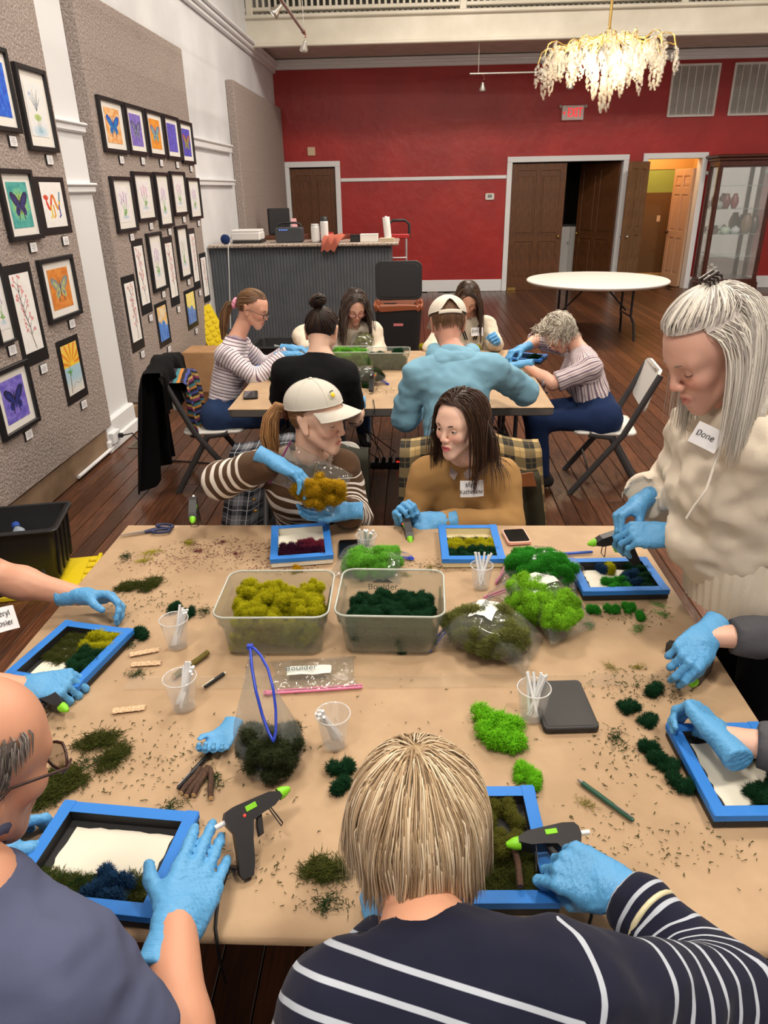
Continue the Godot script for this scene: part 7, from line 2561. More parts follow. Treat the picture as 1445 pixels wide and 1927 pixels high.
func track_lights() -> void:
	var t := thing("track_light", "silver ceiling track with spot heads running along the left wall", "track light", Vector3(-1.33, 3.6, -6.0))
	var silver := mat("track_silver", rgb(190, 186, 180), 0.3, 0.8)
	var m := MB.new()
	m.tube([Vector3(0, 0, 4.5), Vector3(0, 0, -4.3)], 0.018, 8)
	part("rail", m, silver, t)
	m = MB.new()
	for z in [4.0, 0.0, -4.2]: m.tube([Vector3(0, 0, z), Vector3(0, 2.1, z)], 0.005, 6)
	part("hanger", m, silver, t)
	for q in [[-1.9, Vector3(PANEL_X, 1.7, -2.6)], [-3.6, Vector3(PANEL_X, 1.6, -3.6)], [-4.9, Vector3(PANEL_X, 1.6, -4.7)], [-7.35, Vector3(PANEL_X, 2.0, -6.9)], [-8.2, Vector3(PANEL_X, 2.5, -8.0)], [-10.15, Vector3(-2.0, 1.0, -11.0)], [-1.0, Vector3(-0.1, 0.75, -1.4)], [-4.3, Vector3(-0.2, 0.8, -4.6)]]:
		track_head(t, Vector3(-1.33, 3.44, q[0]), q[1], SPOT * (0.5 if q[0] < -10.0 else 3.6 if q[1].x < -2.0 else 1.1), 34.0, rgb(226, 238, 255) if q[1].x < -2.0 else rgb(255, 246, 234))
	t = thing("track_light", "short silver track with two spot heads under the mezzanine", "track light", Vector3(1.6, 3.42, -12.6))
	m = MB.new()
	m.tube([Vector3(-0.75, 0, 0), Vector3(1.6, 0, 0)], 0.016, 8)
	part("rail", m, silver, t)
	m = MB.new()
	for x in [-0.62, 1.4]: m.tube([Vector3(x, 0, 0), Vector3(x, 0.5, 0)], 0.006, 6)
	part("hanger", m, silver, t)
	for x in [-0.55, 0.78]: track_head(t, Vector3(1.6 + x, 3.24, -12.6), Vector3(1.6 + x, 1.2, -13.2), SPOT * 0.9, 44.0)
	# the track right of the tables, out of the frame
	t = thing("track_light", "silver ceiling track with spot heads right of the tables", "track light", Vector3(2.3, 3.8, -2.5))
	m = MB.new()
	m.tube([Vector3(0, 0, 3.2), Vector3(0, 0, -3.2)], 0.018, 8)
	part("rail", m, silver, t)
	m = MB.new()
	for z in [2.8, -2.8]: m.tube([Vector3(0, 0, z), Vector3(0, 1.9, z)], 0.005, 6)
	part("hanger", m, silver, t)
	for q in [[-0.4, Vector3(0.2, 0.75, -1.3)], [-2.4, Vector3(0.4, 0.75, -1.9)], [-3.6, Vector3(0.3, 0.8, -4.3)], [-5.2, Vector3(0.2, 0.9, -5.2)]]:
		track_head(t, Vector3(2.3, 3.64, q[0]), q[1], SPOT * 1.3, 34.0)

const SPOT := 4.0

# ---------------------------------------------------------------- bins, boxes on the floor
func bins() -> void:
	var black := mat("bin_black", rgb(30, 31, 34), 0.45)
	var t := thing("trash_bin", "tall black trash bin with its lid up and an orange-brown liner", "trash bin", Vector3(-0.16, 0, -7.75))
	var rows := []
	var ring := func(w: float, d: float, y: float) -> Array:
		var out := []
		for p in rounded_rect(w, d, 0.06, 4): out.append(Vector3(p.x, y, p.y))
		return out
	var m := MB.new()
	m.grid([ring.call(0.40, 0.32, 0.0), ring.call(0.49, 0.40, 0.72), ring.call(0.50, 0.41, 0.73), ring.call(0.47, 0.38, 0.73), ring.call(0.40, 0.32, 0.03)], true)
	var base := []
	part("body", m, black, t)
	m = MB.new()
	m.prism(Transform3D(FLAT, Vector3(0, 0.0, 0)), rounded_rect(0.4, 0.32, 0.06), 0.02)
	part("bottom", m, black, t)
	m = MB.new()
	m.prism(Transform3D(Basis(Vector3.RIGHT, -0.08), Vector3(0, 0.96, -0.22)), rounded_rect(0.50, 0.40, 0.07), 0.02, 0.006)
	m.prism(Transform3D(Basis(Vector3.RIGHT, -0.08), Vector3(0, 0.96, -0.2)), rounded_rect(0.44, 0.34, 0.06), 0.006, 0.002)
	part("lid", m, black, t)
	m = MB.new()
	rows = []
	var rng := RandomNumberGenerator.new()
	rng.seed = 4
	for k in 5:
		var row := []
		var n := 0
		for p in rounded_rect(0.47, 0.39, 0.07, 9):
			n += 1
			var s: float = [0.92, 0.99, 1.1, 1.11, 1.08][k]
			row.append(Vector3(p.x * s, [0.62, 0.75, 0.765, 0.74, 0.705][k] + 0.012 * sin(n * 1.7 + k), p.y * s + 0.006 * sin(n * 2.9)))
		rows.append(row)
	m.grid(rows, true, true)
	part("liner", m, mat("liner_orange", rgb(150, 84, 56), 0.35), t)
	m = MB.new()
	m.bx(Vector3(0.0, 0.58, 0.19), Vector3(0.1, 0.06, 0.004))
	part("sticker", m, mat("sticker_red", rgb(210, 120, 120), 0.6), t)
	# black tote with a yellow lid under it, tools inside
	t = thing("storage_tote", "black storage tote on the floor left of the near table", "tote", Vector3(-2.042, 0, -3.228))
	t.rotation.y = 0.22
	m = MB.new()
	var r2 := func(w: float, d: float, y: float) -> Array:
		var out := []
		for p in rounded_rect(w, d, 0.035, 4): out.append(Vector3(p.x, y, p.y))
		return out
	m.grid([r2.call(0.0, 0.0, 0.052), r2.call(0.38, 0.28, 0.052), r2.call(0.43, 0.33, 0.33), r2.call(0.475, 0.375, 0.335), r2.call(0.475, 0.375, 0.35), r2.call(0.42, 0.32, 0.35), r2.call(0.37, 0.27, 0.06), r2.call(0.0, 0.0, 0.06)], true)
	for s in [-1.0, 1.0]:
		for k in 4: m.box(Transform3D(Basis(Vector3.BACK, -0.09 * s), Vector3(0.205 * s, 0.19, -0.12 + 0.08 * k)), Vector3(0.012, 0.25, 0.02), 0.003)
	part("tub", m, black, t)
	var ty := thing("tote_lid", "yellow plastic tote lid lying under the black tote", "lid", t.position + Vector3(0.12, 0, 0.02))
	ty.rotation.y = 0.22
	m = MB.new()
	m.prism(Transform3D(FLAT, Vector3(0, 0.0, 0)), rounded_rect(0.48, 0.38, 0.03), 0.026, 0.004)
	part("panel", m, mat("lid_yellow", rgb(232, 206, 20), 0.5), ty)
	m = MB.new()
	for k in 5: m.bx(Vector3(0.2, 0.032, -0.14 + 0.07 * k), Vector3(0.05, 0.014, 0.045), 0.004)
	m.bx(Vector3(0.228, 0.03, 0), Vector3(0.02, 0.03, 0.37), 0.004)
	part("ribs", m, mats["lid_yellow"], ty)
	var tp := t.position
	var bot := thing("plastic_bottle", "clear bottle with a blue cap lying in the black tote", "bottle", tp + Vector3(0.02, 0.24, 0.02))
	bot.basis = Basis(Vector3.UP, 0.7) * Basis(Vector3.RIGHT, -1.15)
	m = MB.new()
	m.lathe(T3(Vector3.ZERO), [Vector2(0, -0.11), Vector2(0.03, -0.11), Vector2(0.032, 0.06), Vector2(0.014, 0.09), Vector2(0.014, 0.11), Vector2(0, 0.11)], 16)
	part("bottle_body", m, clear("bottle_plastic", rgb(190, 206, 226), 0.5, 0.2), bot)
	m = MB.new()
	m.lathe(T3(Vector3(0, 0.09, 0)), [Vector2(0.02, 0), Vector2(0.02, 0.03), Vector2(0, 0.03)], 14)
	part("cap", m, mat("cap_blue", rgb(40, 80, 170), 0.4), bot)
	m = MB.new()
	m.box(Transform3D(Basis(Vector3.UP, 0.5) * Basis(Vector3.RIGHT, 0.35), Vector3.ZERO), Vector3(0.16, 0.012, 0.11), 0.003)
	single("white_packet", "white packet lying in the black tote", "packet", m, mat("badge_paper", rgb(236, 236, 240), 0.7), tp + Vector3(-0.06, 0.235, 0.07))
	m = MB.new()
	m.bx(Vector3(0, 0.1, 0), Vector3(0.36, 0.2, 0.26), 0.01)
	single("supply_box", "dark box of supplies filling the bottom of the black tote", "box", m, mat("box_charcoal", rgb(62, 66, 72), 0.5), tp + Vector3(0, 0.061, 0)).scale = Vector3(0.9, 0.75, 0.9)
	# yellow lid standing against the wall, cardboard box, second tote by the ponytailed woman
	var yl := thing("tote_lid", "yellow ribbed tote lid leaning by the far end of the panels", "lid", Vector3(-2.272, 0.3, -8.209))
	yl.basis = Basis(Vector3.UP, 0.75) * Basis(Vector3.RIGHT, -0.2) * Basis(Vector3.BACK, 0.35)
	m = MB.new()
	m.prism(Transform3D(Basis.IDENTITY, Vector3(0, 0.16, 0)), rounded_rect(0.28, 0.46, 0.03), 0.02, 0.004)
	part("panel", m, mats["lid_yellow"], yl)
	for k in 6:
		for s in 3:
			m = MB.new()
			m.bx(Vector3(-0.08 + 0.08 * s, 0.0 + 0.065 * k, 0.022), Vector3(0.05, 0.04, 0.012), 0.004)
			part("rib", m, mats["lid_yellow"], yl)
	t = thing("cardboard_box", "plain cardboard box behind the ponytailed woman", "box", Vector3(-2.105, 0, -7.197))
	m = MB.new()
	m.bx(Vector3(0, 0.2, 0), Vector3(0.42, 0.4, 0.36), 0.004)
	part("box", m, tmat("cardboard", two(rgb(176, 136, 96), rgb(190, 150, 108)), 1.0, 0.8), t)
	m = MB.new()
	for s in [-1.0, 1.0]: m.bx(Vector3(0.105 * s, 0.402, 0), Vector3(0.205, 0.005, 0.355), 0.001)
	part("flaps", m, mats["cardboard"], t)
	t = thing("storage_tote", "black storage tote of packets on the floor before the counter", "tote", Vector3(-1.3, 0, -7.3))
	m = MB.new()
	m.grid([r2.call(0.0, 0.0, 0.0), r2.call(0.56, 0.40, 0.0), r2.call(0.62, 0.46, 0.42), r2.call(0.68, 0.52, 0.425), r2.call(0.68, 0.52, 0.445), r2.call(0.6, 0.44, 0.445), r2.call(0.55, 0.39, 0.02), r2.call(0.0, 0.0, 0.02)], true)
	part("tub", m, black, t)
	m = MB.new()
	for k in 8: m.box(Transform3D(Basis(Vector3.UP, k * 0.9) * Basis(Vector3.RIGHT, 0.3 * sin(k)), Vector3(-0.18 + 0.05 * k, 0.36 + 0.012 * (k % 3), 0.05 * sin(k * 2.0))), Vector3(0.16, 0.01, 0.12), 0.003)
	single("plastic_packets", "heap of clear packets in the black tote before the counter", "packets", m, mat("packet_grey", rgb(150, 156, 166), 0.3), t.position)
	m = MB.new()
	m.bx(Vector3(0, 0.17, 0), Vector3(0.46, 0.32, 0.3), 0.01)
	single("supply_box", "dark box filling the tote before the counter", "box", m, mats["box_charcoal"], t.position + Vector3(0, 0.025, 0))
	# power strip on the floor between the tables
	t = thing("power_strip", "black power strip with a red light on the floor between the tables", "power strip", Vector3(-0.169, 0, -4.884))
	m = MB.new()
	m.bx(Vector3(0, 0.02, 0), Vector3(0.3, 0.04, 0.06), 0.008)
	part("case", m, mats["rubber_black"], t)
	m = MB.new()
	for k in 2: m.ball(Transform3D(Basis.from_scale(Vector3.ONE * 0.006), Vector3(0.05 + 0.018 * k, 0.042, 0.015)), 5, 8)
	part("pilot_light", m, glow("pilot", rgb(255, 40, 30), 4.0), t)
	for k in 4:
		m = MB.new()
		m.bx(Vector3(-0.1 + 0.05 * k, 0.055, -0.004), Vector3(0.03, 0.035, 0.03), 0.005)
		part("plug", m, mats["rubber_black"], t)
	m = MB.new()
	var sp := t.position
	for k in 3: m.tube([sp + Vector3(-0.1 + 0.05 * k, 0.07, 0), sp + Vector3(-0.16 + 0.1 * k, 0.12, 0.03), sp + Vector3(-0.2 - 0.02 * k, 0.3, -0.1), sp + Vector3(-0.12, 0.68, -0.12 - 0.2 * k)], 0.004, 6)
	part("cord", m, mats["rubber_black"], t).position = -sp

# ---------------------------------------------------------------- moss
const TABLE := 0.747
var moss_shapes := {}

func moss_mat(key: String, col: Color) -> StandardMaterial3D:
	var m := vmat("moss_" + key, 0.85, col)
	m.metallic_specular = 0.2
	m.backlight_enabled = true
	m.backlight = col.darkened(0.5)
	return m

# "lump": a cushion of branching twigs; "sheet": a flat tangle of curved fibres; "wisp": a few loose fibres. About 5 cm in radius.
func moss_mesh(kind: String, variant := 0) -> ArrayMesh:
	var key := kind + str(variant)
	if moss_shapes.has(key): return moss_shapes[key]
	var rng := RandomNumberGenerator.new()
	rng.seed = hash(key)
	var m := MB.new()
	var tone := func() -> void:
		var t := rng.randf_range(0.62, 1.15)
		m.col = Color(t * rng.randf_range(0.9, 1.1), t, t * rng.randf_range(0.8, 1.1))
	var spike := func(a: Vector3, b: Vector3, r: float) -> void:
		var d := (b - a).normalized()
		var s := d.cross(Vector3(0.31, 0.77, 0.55)).normalized() * r
		var u := d.cross(s)
		var q := [a + s, a - s * 0.5 + u * 0.87, a - s * 0.5 - u * 0.87]
		var n0 := m.v.size()
		for e in q: m.vert(e, (e - a).normalized())
		m.vert(b, d)
		for e in 3: m.tri(n0 + e, n0 + 3, n0 + (e + 1) % 3)
	if kind == "lump":
		var balls := []
		for k in 7: balls.append([Vector3(rng.randf_range(-0.026, 0.026), rng.randf_range(0.006, 0.022), rng.randf_range(-0.026, 0.026)), rng.randf_range(0.014, 0.022)])
		m.col = Color(0.85, 0.85, 0.82)
		for b in balls: m.ball(Transform3D(Basis.from_scale(Vector3.ONE * b[1] * 0.72), b[0]), 5, 8)
		for k in 1100:
			var b: Array = balls[k % 7]
			var d := Vector3(rng.randfn(), rng.randfn() + 0.25, rng.randfn()).normalized()
			var p: Vector3 = b[0] + d * b[1] * 0.7
			if p.y < -0.002: continue
			tone.call()
			var e: Vector3 = p + (d + Vector3(rng.randfn(), rng.randfn(), rng.randfn()) * 0.35) * 0.0068
			spike.call(p, e, 0.0012)
			for q in 2: spike.call(p.lerp(e, 0.7), e + (d + Vector3(rng.randfn(), rng.randfn(), rng.randfn()) * 1.0) * 0.0044, 0.0010)
	else:
		var n := 850 if kind == "sheet" else 90
		for k in n:
			var a := rng.randf() * TAU
			var r := pow(rng.randf(), 0.75) * 0.05 * (0.75 + 0.3 * sin(a * 2.0 + variant) + 0.15 * sin(a * 5.0 + variant * 2.0))
			var h := (0.016 if kind == "sheet" else 0.007) * (1.0 - r / 0.06)
			var p := Vector3(cos(a) * r, rng.randf() * h, sin(a) * r * 0.8)
			var b := rng.randf() * TAU
			var d := Vector3(cos(b), rng.randf_range(-0.25, 0.5), sin(b))
			tone.call()
			var len := rng.randf_range(0.006, 0.016)
			var q := p + d * len
			q.y = maxf(q.y, 0.0005)
			spike.call(p, q, 0.0011)
			spike.call(q, q + (d + Vector3(rng.randfn(), 0.2, rng.randfn()) * 0.8) * len * 0.5, 0.0009)
			if k % 2: spike.call(p.lerp(q, 0.5), q + Vector3(rng.randfn(), 0.5, rng.randfn()) * 0.004, 0.0009)
	moss_shapes[key] = m.mesh()
	return moss_shapes[key]

func many(called: String, mesh: Mesh, m: Material, where: Array, parent: Node3D) -> MultiMeshInstance3D:
	var mm := MultiMesh.new()
	mm.transform_format = MultiMesh.TRANSFORM_3D
	mm.mesh = mesh
	mm.instance_count = where.size()
	for k in where.size(): mm.set_instance_transform(k, where[k])
	var o := MultiMeshInstance3D.new()
	o.name = called
	o.multimesh = mm
	o.material_override = m
	parent.add_child(o, true)
	o.set_meta("kind", "stuff")
	return o

func heap(called: String, label: String, at: Vector3, key: String, col: Color, where: Array, variant := 0, kind := "lump", turn := 0.0) -> void:
	var o := many(numbered(called), moss_mesh(kind, variant), moss_mat(key, col), where, self)
	o.position = at
	o.rotation.y = turn
	o.set_meta("label", label)
	o.set_meta("category", "moss")

func tuft(label: String, at: Vector3, kind: String, key: String, col: Color, size := 1.0, turn := 0.0) -> void:
	var o := single("moss_tuft", label, "moss", moss_mesh(kind, int(absf(at.x * 100.0)) % 3), moss_mat(key, col), Vector3(at.x, TABLE + 0.001, at.z), "loose tufts of moss")
	o.basis = Basis(Vector3.UP, turn + at.x * 17.0).scaled(Vector3.ONE * size)

# ---------------------------------------------------------------- things on the tables
# a shallow box frame, masked with blue tape, moss glued inside; fill = [[colour key, colour, x0, x1, z0, z1, kind]] in parts of the inside
func moss_frame(at: Vector3, turn: float, label: String, w: float, d: float, body: Color, board: Color, fill: Array, seed := 1) -> void:
	var t := thing("shadow_box", label, "shadow box", Vector3(at.x, TABLE + 0.001, at.z), "taped moss frames")
	t.rotation.y = turn
	var rng := RandomNumberGenerator.new()
	rng.seed = seed
	var b := 0.022
	var h := 0.03
	var m := MB.new()
	for s in [-1.0, 1.0]:
		m.bx(Vector3(s * (w / 2 - b / 2), h / 2, 0), Vector3(b, h, d), 0.001)
		m.bx(Vector3(0, h / 2, s * (d / 2 - b / 2)), Vector3(w - 2 * b, h, b), 0.001)
	part("frame", m, mat("frame_wood_" + str(body), body, 0.6), t)
	m = MB.new()
	m.bx(Vector3(0, 0.004, 0), Vector3(w - 2 * b, 0.006, d - 2 * b))
	part("backing", m, mat("frame_board_" + str(body), body, 0.7), t)
	if board.a > 0.0:
		m = MB.new()
		var pts := PackedVector2Array()
		for k in 40:
			var a := TAU * k / 40.0
			var q := Vector2(cos(a), sin(a))
			q = q / maxf(absf(q.x), absf(q.y))
			pts.append(Vector2(q.x * (w / 2 - b - 0.016 + rng.randf_range(-0.004, 0.002)), q.y * (d / 2 - b - 0.014 + rng.randf_range(-0.003, 0.002))))
		m.prism(Transform3D(FLAT, Vector3(0, 0.007, 0)), pts, 0.0012)
		part("white_paint", m, mat("glue_white", rgb(226, 222, 206), 0.6), t)
	var blue := mat("painter_tape", rgb(40, 122, 210), 0.65)
	var tm := [Vector3(w + 0.006, 0.0012, b + 0.002), Vector3(b + 0.002, 0.0012, d + 0.006)]
	for s in [-1.0, 1.0]:
		for q in 2:
			m = MB.new()
			m.bx(Vector3(0 if q == 0 else s * (w / 2 - b / 2), h + 0.0008 + 0.0012 * q, s * (d / 2 - b / 2) if q == 0 else 0.0), tm[q], 0.0004)
			m.bx(Vector3(0 if q == 0 else s * (w / 2 + 0.0012), h - 0.006, s * (d / 2 + 0.0012) if q == 0 else 0.0), Vector3(w + 0.003 if q == 0 else 0.001, 0.014, 0.001 if q == 0 else d + 0.003))
			part("tape_strip", m, blue, t)
	var iw := w - 2 * b
	var id := d - 2 * b
	for f in fill:
		var where := []
		var kind: String = f[6] if f.size() > 6 else "lump"
		var step := 0.034 if kind == "lump" else 0.03
		var x0: float = -iw / 2 + f[2] * iw
		var x1: float = -iw / 2 + f[3] * iw
		var z0: float = -id / 2 + f[4] * id
		var z1: float = -id / 2 + f[5] * id
		var nx := maxi(1, int((x1 - x0) / step + 0.5))
		var nz := maxi(1, int((z1 - z0) / step + 0.5))
		for i in nx:
			for k in nz:
				var p := Vector3(lerpf(x0, x1, (i + 0.5) / nx) + rng.randf_range(-0.004, 0.004), 0.007, lerpf(z0, z1, (k + 0.5) / nz) + rng.randf_range(-0.004, 0.004))
				where.append(Transform3D(Basis(Vector3.UP, rng.randf() * TAU).scaled(Vector3.ONE * (step / 0.052) * rng.randf_range(0.85, 1.1)), p))
		many("moss", moss_mesh(kind, 0), moss_mat(f[0], f[1]), where, t)

func glue_gun(x: Transform3D, label: String, stand := false) -> Node3D:
	var t := thing("glue_gun", label, "glue gun", x.origin, "black glue guns")
	t.basis = x.basis.scaled_local(Vector3.ONE * 0.82) # muzzle along +x, handle towards -y, broad side towards z
	var black := mat("gun_black", rgb(34, 34, 37), 0.4)
	var m := MB.new()
	m.prism(Transform3D(Basis.IDENTITY, Vector3(0, 0, -0.016)), PackedVector2Array([Vector2(-0.062, 0.018), Vector2(-0.055, 0.028), Vector2(-0.03, 0.031), Vector2(0.05, 0.024), Vector2(0.072, 0.014), Vector2(0.074, 0.002), Vector2(0.05, -0.008), Vector2(0.02, -0.01), Vector2(-0.005, -0.014), Vector2(-0.022, -0.05), Vector2(-0.036, -0.09), Vector2(-0.05, -0.115), Vector2(-0.072, -0.112), Vector2(-0.076, -0.1), Vector2(-0.064, -0.06), Vector2(-0.054, -0.02), Vector2(-0.062, 0.0)]), 0.032, 0.006)
	part("body", m, black, t)
	m = MB.new()
	m.lathe(Transform3D(Basis(Vector3.BACK, -PI / 2), Vector3(0.07, 0.008, 0)), [Vector2(0.014, 0), Vector2(0.013, 0.012), Vector2(0.006, 0.028), Vector2(0.003, 0.03), Vector2(0, 0.03)], 14)
	part("nozzle", m, mat("gun_green", rgb(130, 210, 30), 0.45), t)
	m = MB.new()
	m.prism(Transform3D(Basis.IDENTITY, Vector3(0, 0, -0.008)), PackedVector2Array([Vector2(0.004, -0.012), Vector2(0.018, -0.012), Vector2(0.006, -0.05), Vector2(-0.008, -0.052), Vector2(-0.004, -0.03)]), 0.016, 0.003)
	part("trigger", m, mats["gun_green"] if stand else black, t)
	m = MB.new()
	for s in [-1.0, 1.0]: m.bx(Vector3(0.0, 0.014, 0.0165 * s), Vector3(0.026, 0.012, 0.002), 0.0008)
	part("window", m, mats["gun_green"], t)
	m = MB.new()
	m.tube([Vector3(-0.06, 0.01, 0), Vector3(-0.085, 0.01, 0)], 0.0055, 10)
	part("glue_stick_end", m, mat("glue_stick", rgb(226, 228, 230), 0.35), t)
	m = MB.new()
	m.tube([Vector3(0.04, -0.008, 0.012), Vector3(0.05, -0.05, 0.016), Vector3(0.048, -0.055, 0.0), Vector3(0.05, -0.05, -0.016), Vector3(0.04, -0.008, -0.012)], 0.0016, 6)
	part("wire_stand", m, black, t)
	m = MB.new()
	m.ball(Transform3D(Basis.from_scale(Vector3.ONE * 0.003), Vector3(-0.02, 0.004, 0.0165)), 5, 8)
	part("pilot_light", m, glow("pilot", rgb(255, 40, 30), 4.0), t)
	return t

func cord(gun: Node3D, pts: Array, r := 0.0028) -> void:
	var cv := Curve3D.new()
	for q in pts.size():
		var tg: Vector3 = (pts[mini(q + 1, pts.size() - 1)] - pts[maxi(q - 1, 0)]) / 6.0
		cv.add_point(pts[q], -tg, tg)
	var fine := []
	for q in 33: fine.append(cv.sample_baked(cv.get_baked_length() * q / 32.0))
	var m := MB.new()
	m.tube(fine, r, 6)
	part("cord", m, mat("rubber_black", rgb(26, 26, 28), 0.6), gun).transform = gun.transform.affine_inverse()

func stick_cup(at: Vector3, where: String, sticks: int, seed: int, size := 1.0) -> void:
	var t := thing("plastic_cup", "clear plastic cup of glue sticks " + where, "cup", Vector3(at.x, TABLE + 0.001, at.z), "cups of glue sticks")
	var m := MB.new()
	var s := size
	m.lathe(T3(Vector3.ZERO), [Vector2(0.0, 0.001), Vector2(0.026 * s, 0.001), Vector2(0.027 * s, 0.004), Vector2(0.0365 * s, 0.082 * s), Vector2(0.0385 * s, 0.084 * s), Vector2(0.0365 * s, 0.086 * s), Vector2(0.0352 * s, 0.082 * s), Vector2(0.0255 * s, 0.006), Vector2(0, 0.006)], 32)
	part("wall", m, clear("cup_clear", rgb(236, 240, 242), 0.13, 0.06), t)
	m = MB.new()
	m.tube(ring_tube(Vector3(0, 0.085 * s, 0), Vector3(1, 0, 0), Vector3(0, 0, 1), 0.0375 * s, 0.0375 * s, 32), 0.0014, 6, false)
	part("rim", m, clear("cup_rim", rgb(240, 242, 244), 0.45, 0.08), t)
	var rng := RandomNumberGenerator.new()
	rng.seed = seed
	var sm := MB.new()
	sm.tube([Vector3(0, 0, 0), Vector3(0, 0.102, 0)], 0.0036, 8)
	var mesh := sm.mesh()
	var lean := rng.randf() * TAU
	for k in sticks:
		var a := lean + rng.randf_range(-0.9, 0.9)
		var d := Vector3(cos(a), 0, sin(a))
		var foot := -d * rng.randf_range(0.0, 0.016) + Vector3(rng.randf_range(-0.01, 0.01), 0.008 + 0.0025 * (k % 4), rng.randf_range(-0.01, 0.01))
		var tip := d * rng.randf_range(0.02, 0.033) + Vector3(0, 0.088, 0)
		var y := (tip - foot).normalized()
		var x := y.cross(Vector3(0.3, 0, 0.9)).normalized()
		var o := single("glue_stick", "translucent white glue stick standing in the cup " + where, "glue stick", mesh, mat("glue_stick", rgb(226, 228, 230), 0.35), t.position + foot, "glue sticks " + where)
		o.basis = Basis(x, y, x.cross(y))

func tub(at: Vector3, turn: float, label: String, w: float, d: float, h: float, logo: bool) -> void:
	var t := thing("plastic_tub", label, "tub", Vector3(at.x, TABLE + 0.001, at.z), "clear moss tubs")
	t.rotation.y = turn
	var ring := func(s: float, y: float) -> Array:
		var out := []
		for p in rounded_rect(w * s, d * s, 0.035 * s, 6): out.append(Vector3(p.x, y, p.y))
		return out
	var m := MB.new()
	m.grid([ring.call(0.0, 0.002), ring.call(0.80, 0.002), ring.call(0.84, 0.008), ring.call(0.91, h * 0.72), ring.call(0.955, h * 0.74), ring.call(0.98, h - 0.006), ring.call(1.0, h - 0.005), ring.call(1.0, h), ring.call(0.975, h), ring.call(0.945, h * 0.76), ring.call(0.9, h * 0.73), ring.call(0.825, 0.01), ring.call(0.0, 0.005)], true)
	part("walls", m, clear("tub_plastic", rgb(140, 154, 140), 0.16, 0.18), t)
	m = MB.new()
	var rim: Array = ring.call(0.99, h)
	m.tube(rim + [rim[0]], 0.0028, 6, false)
	part("rim", m, clear("tub_rim", rgb(216, 224, 216), 0.5, 0.2), t)
	if logo:
		var wd := part("lettering", words("Boulder", 0.024, 0.0008), mat("logo_grey", rgb(90, 92, 88), 0.7), t)
		wd.position = Vector3(-0.03, h * 0.62, -d / 2 * 0.88)
		m = MB.new()
		m.prism(Transform3D(Basis.IDENTITY, Vector3(-0.03, h * 0.62 + 0.014, -d / 2 * 0.885)), PackedVector2Array([Vector2(-0.03, 0), Vector2(-0.01, 0.012), Vector2(0, 0.006), Vector2(0.012, 0.013), Vector2(0.03, 0)]), 0.0006)
		part("emblem", m, mats["logo_grey"], t)

# a zip bag: lies along x of its transform (zip at +x), round section flattening to the zip and the bottom seam
func zip_bag(x: Transform3D, label: String, length: float, width: float, high: float, zip: Color, seed: int, tag := "", open := 0.0, full := 1.0) -> void:
	var t := thing("zip_bag", label, "plastic bag", x.origin, "clear zip bags")
	t.basis = x.basis
	var nz := FastNoiseLite.new()
	nz.seed = seed
	nz.frequency = 16.0
	nz.fractal_octaves = 3
	var rows := []
	for r in 25:
		var s := r / 24.0
		var body := pow(clampf(sin(PI * clampf(s * full + (1.0 - full) * 0.0, 0.0, 1.0)), 0.0, 1.0), 0.55)
		var row := []
		for k in 48:
			var a := TAU * k / 48.0
			var hw := width / 2 * (0.96 - 0.12 * body)
			var hh := maxf(high / 2 * body, 0.0012 + open * smoothstep(0.6, 1.0, s))
			var c := cos(a)
			var p := Vector3((s - 0.5) * length, hh * signf(sin(a)) * pow(absf(sin(a)), 0.8) + high * 0.5 * body * 0.98 + 0.002, hw * signf(c) * pow(absf(c), 0.65))
			var nn := nz.get_noise_3dv(p + Vector3(seed, 0, 0))
			p += Vector3(0.004 * nn, 0.009 * nn * minf(1.0, body + 0.3), 0.007 * nn)
			p.y = maxf(p.y, 0.0015)
			row.append(p)
		rows.append(row)
	var m := MB.new()
	m.grid(rows, true, true)
	var pm := clear("bag_plastic", rgb(150, 156, 150), 0.13, 0.09)
	pm.normal_enabled = true
	pm.normal_texture = noise_tex("bag_folds", 0.02, true, 4, null, 8.0)
	pm.normal_scale = 0.7
	pm.uv1_triplanar = true
	pm.uv1_scale = Vector3.ONE * 5.0
	part("film", m, pm, t)
	m = MB.new()
	if open > 0.0:
		m.tube(rows[24] + [rows[24][0]], 0.0026, 6, false)
	else:
		m.tube([Vector3(length / 2, 0.003, -width / 2), Vector3(length / 2 + 0.002, 0.004, 0), Vector3(length / 2, 0.003, width / 2)], 0.0032, 6)
		m.tube([Vector3(length / 2 - 0.009, 0.003, -width / 2), Vector3(length / 2 - 0.009, 0.004, 0), Vector3(length / 2 - 0.009, 0.003, width / 2)], 0.0022, 6)
	m.bx(Vector3(length / 2, 0.005, width / 2 - 0.012), Vector3(0.012, 0.009, 0.014), 0.002)
	part("zip", m, mat("zip_" + str(zip), zip, 0.4), t)
	if tag:
		var rr := []
		for r in range(10, 17):
			var row := []
			for k in range(8, 15): row.append((rows[r][k] as Vector3) + Vector3(0, 0.002, 0))
			rr.append(row)
		m = MB.new()
		m.grid(rr, false, true)
		part("label_patch", m, mat("label_white", rgb(224, 228, 222), 0.6), t)
		var tp: Vector3 = rows[13][11]
		var w := part("lettering", words(tag, 0.022, 0.0006), mat("label_ink", rgb(70, 84, 80), 0.7), t)
		w.transform = Transform3D(Basis(Vector3.UP, PI / 2) * Basis(Vector3.RIGHT, -PI / 2), tp + Vector3(0, 0.006, 0))

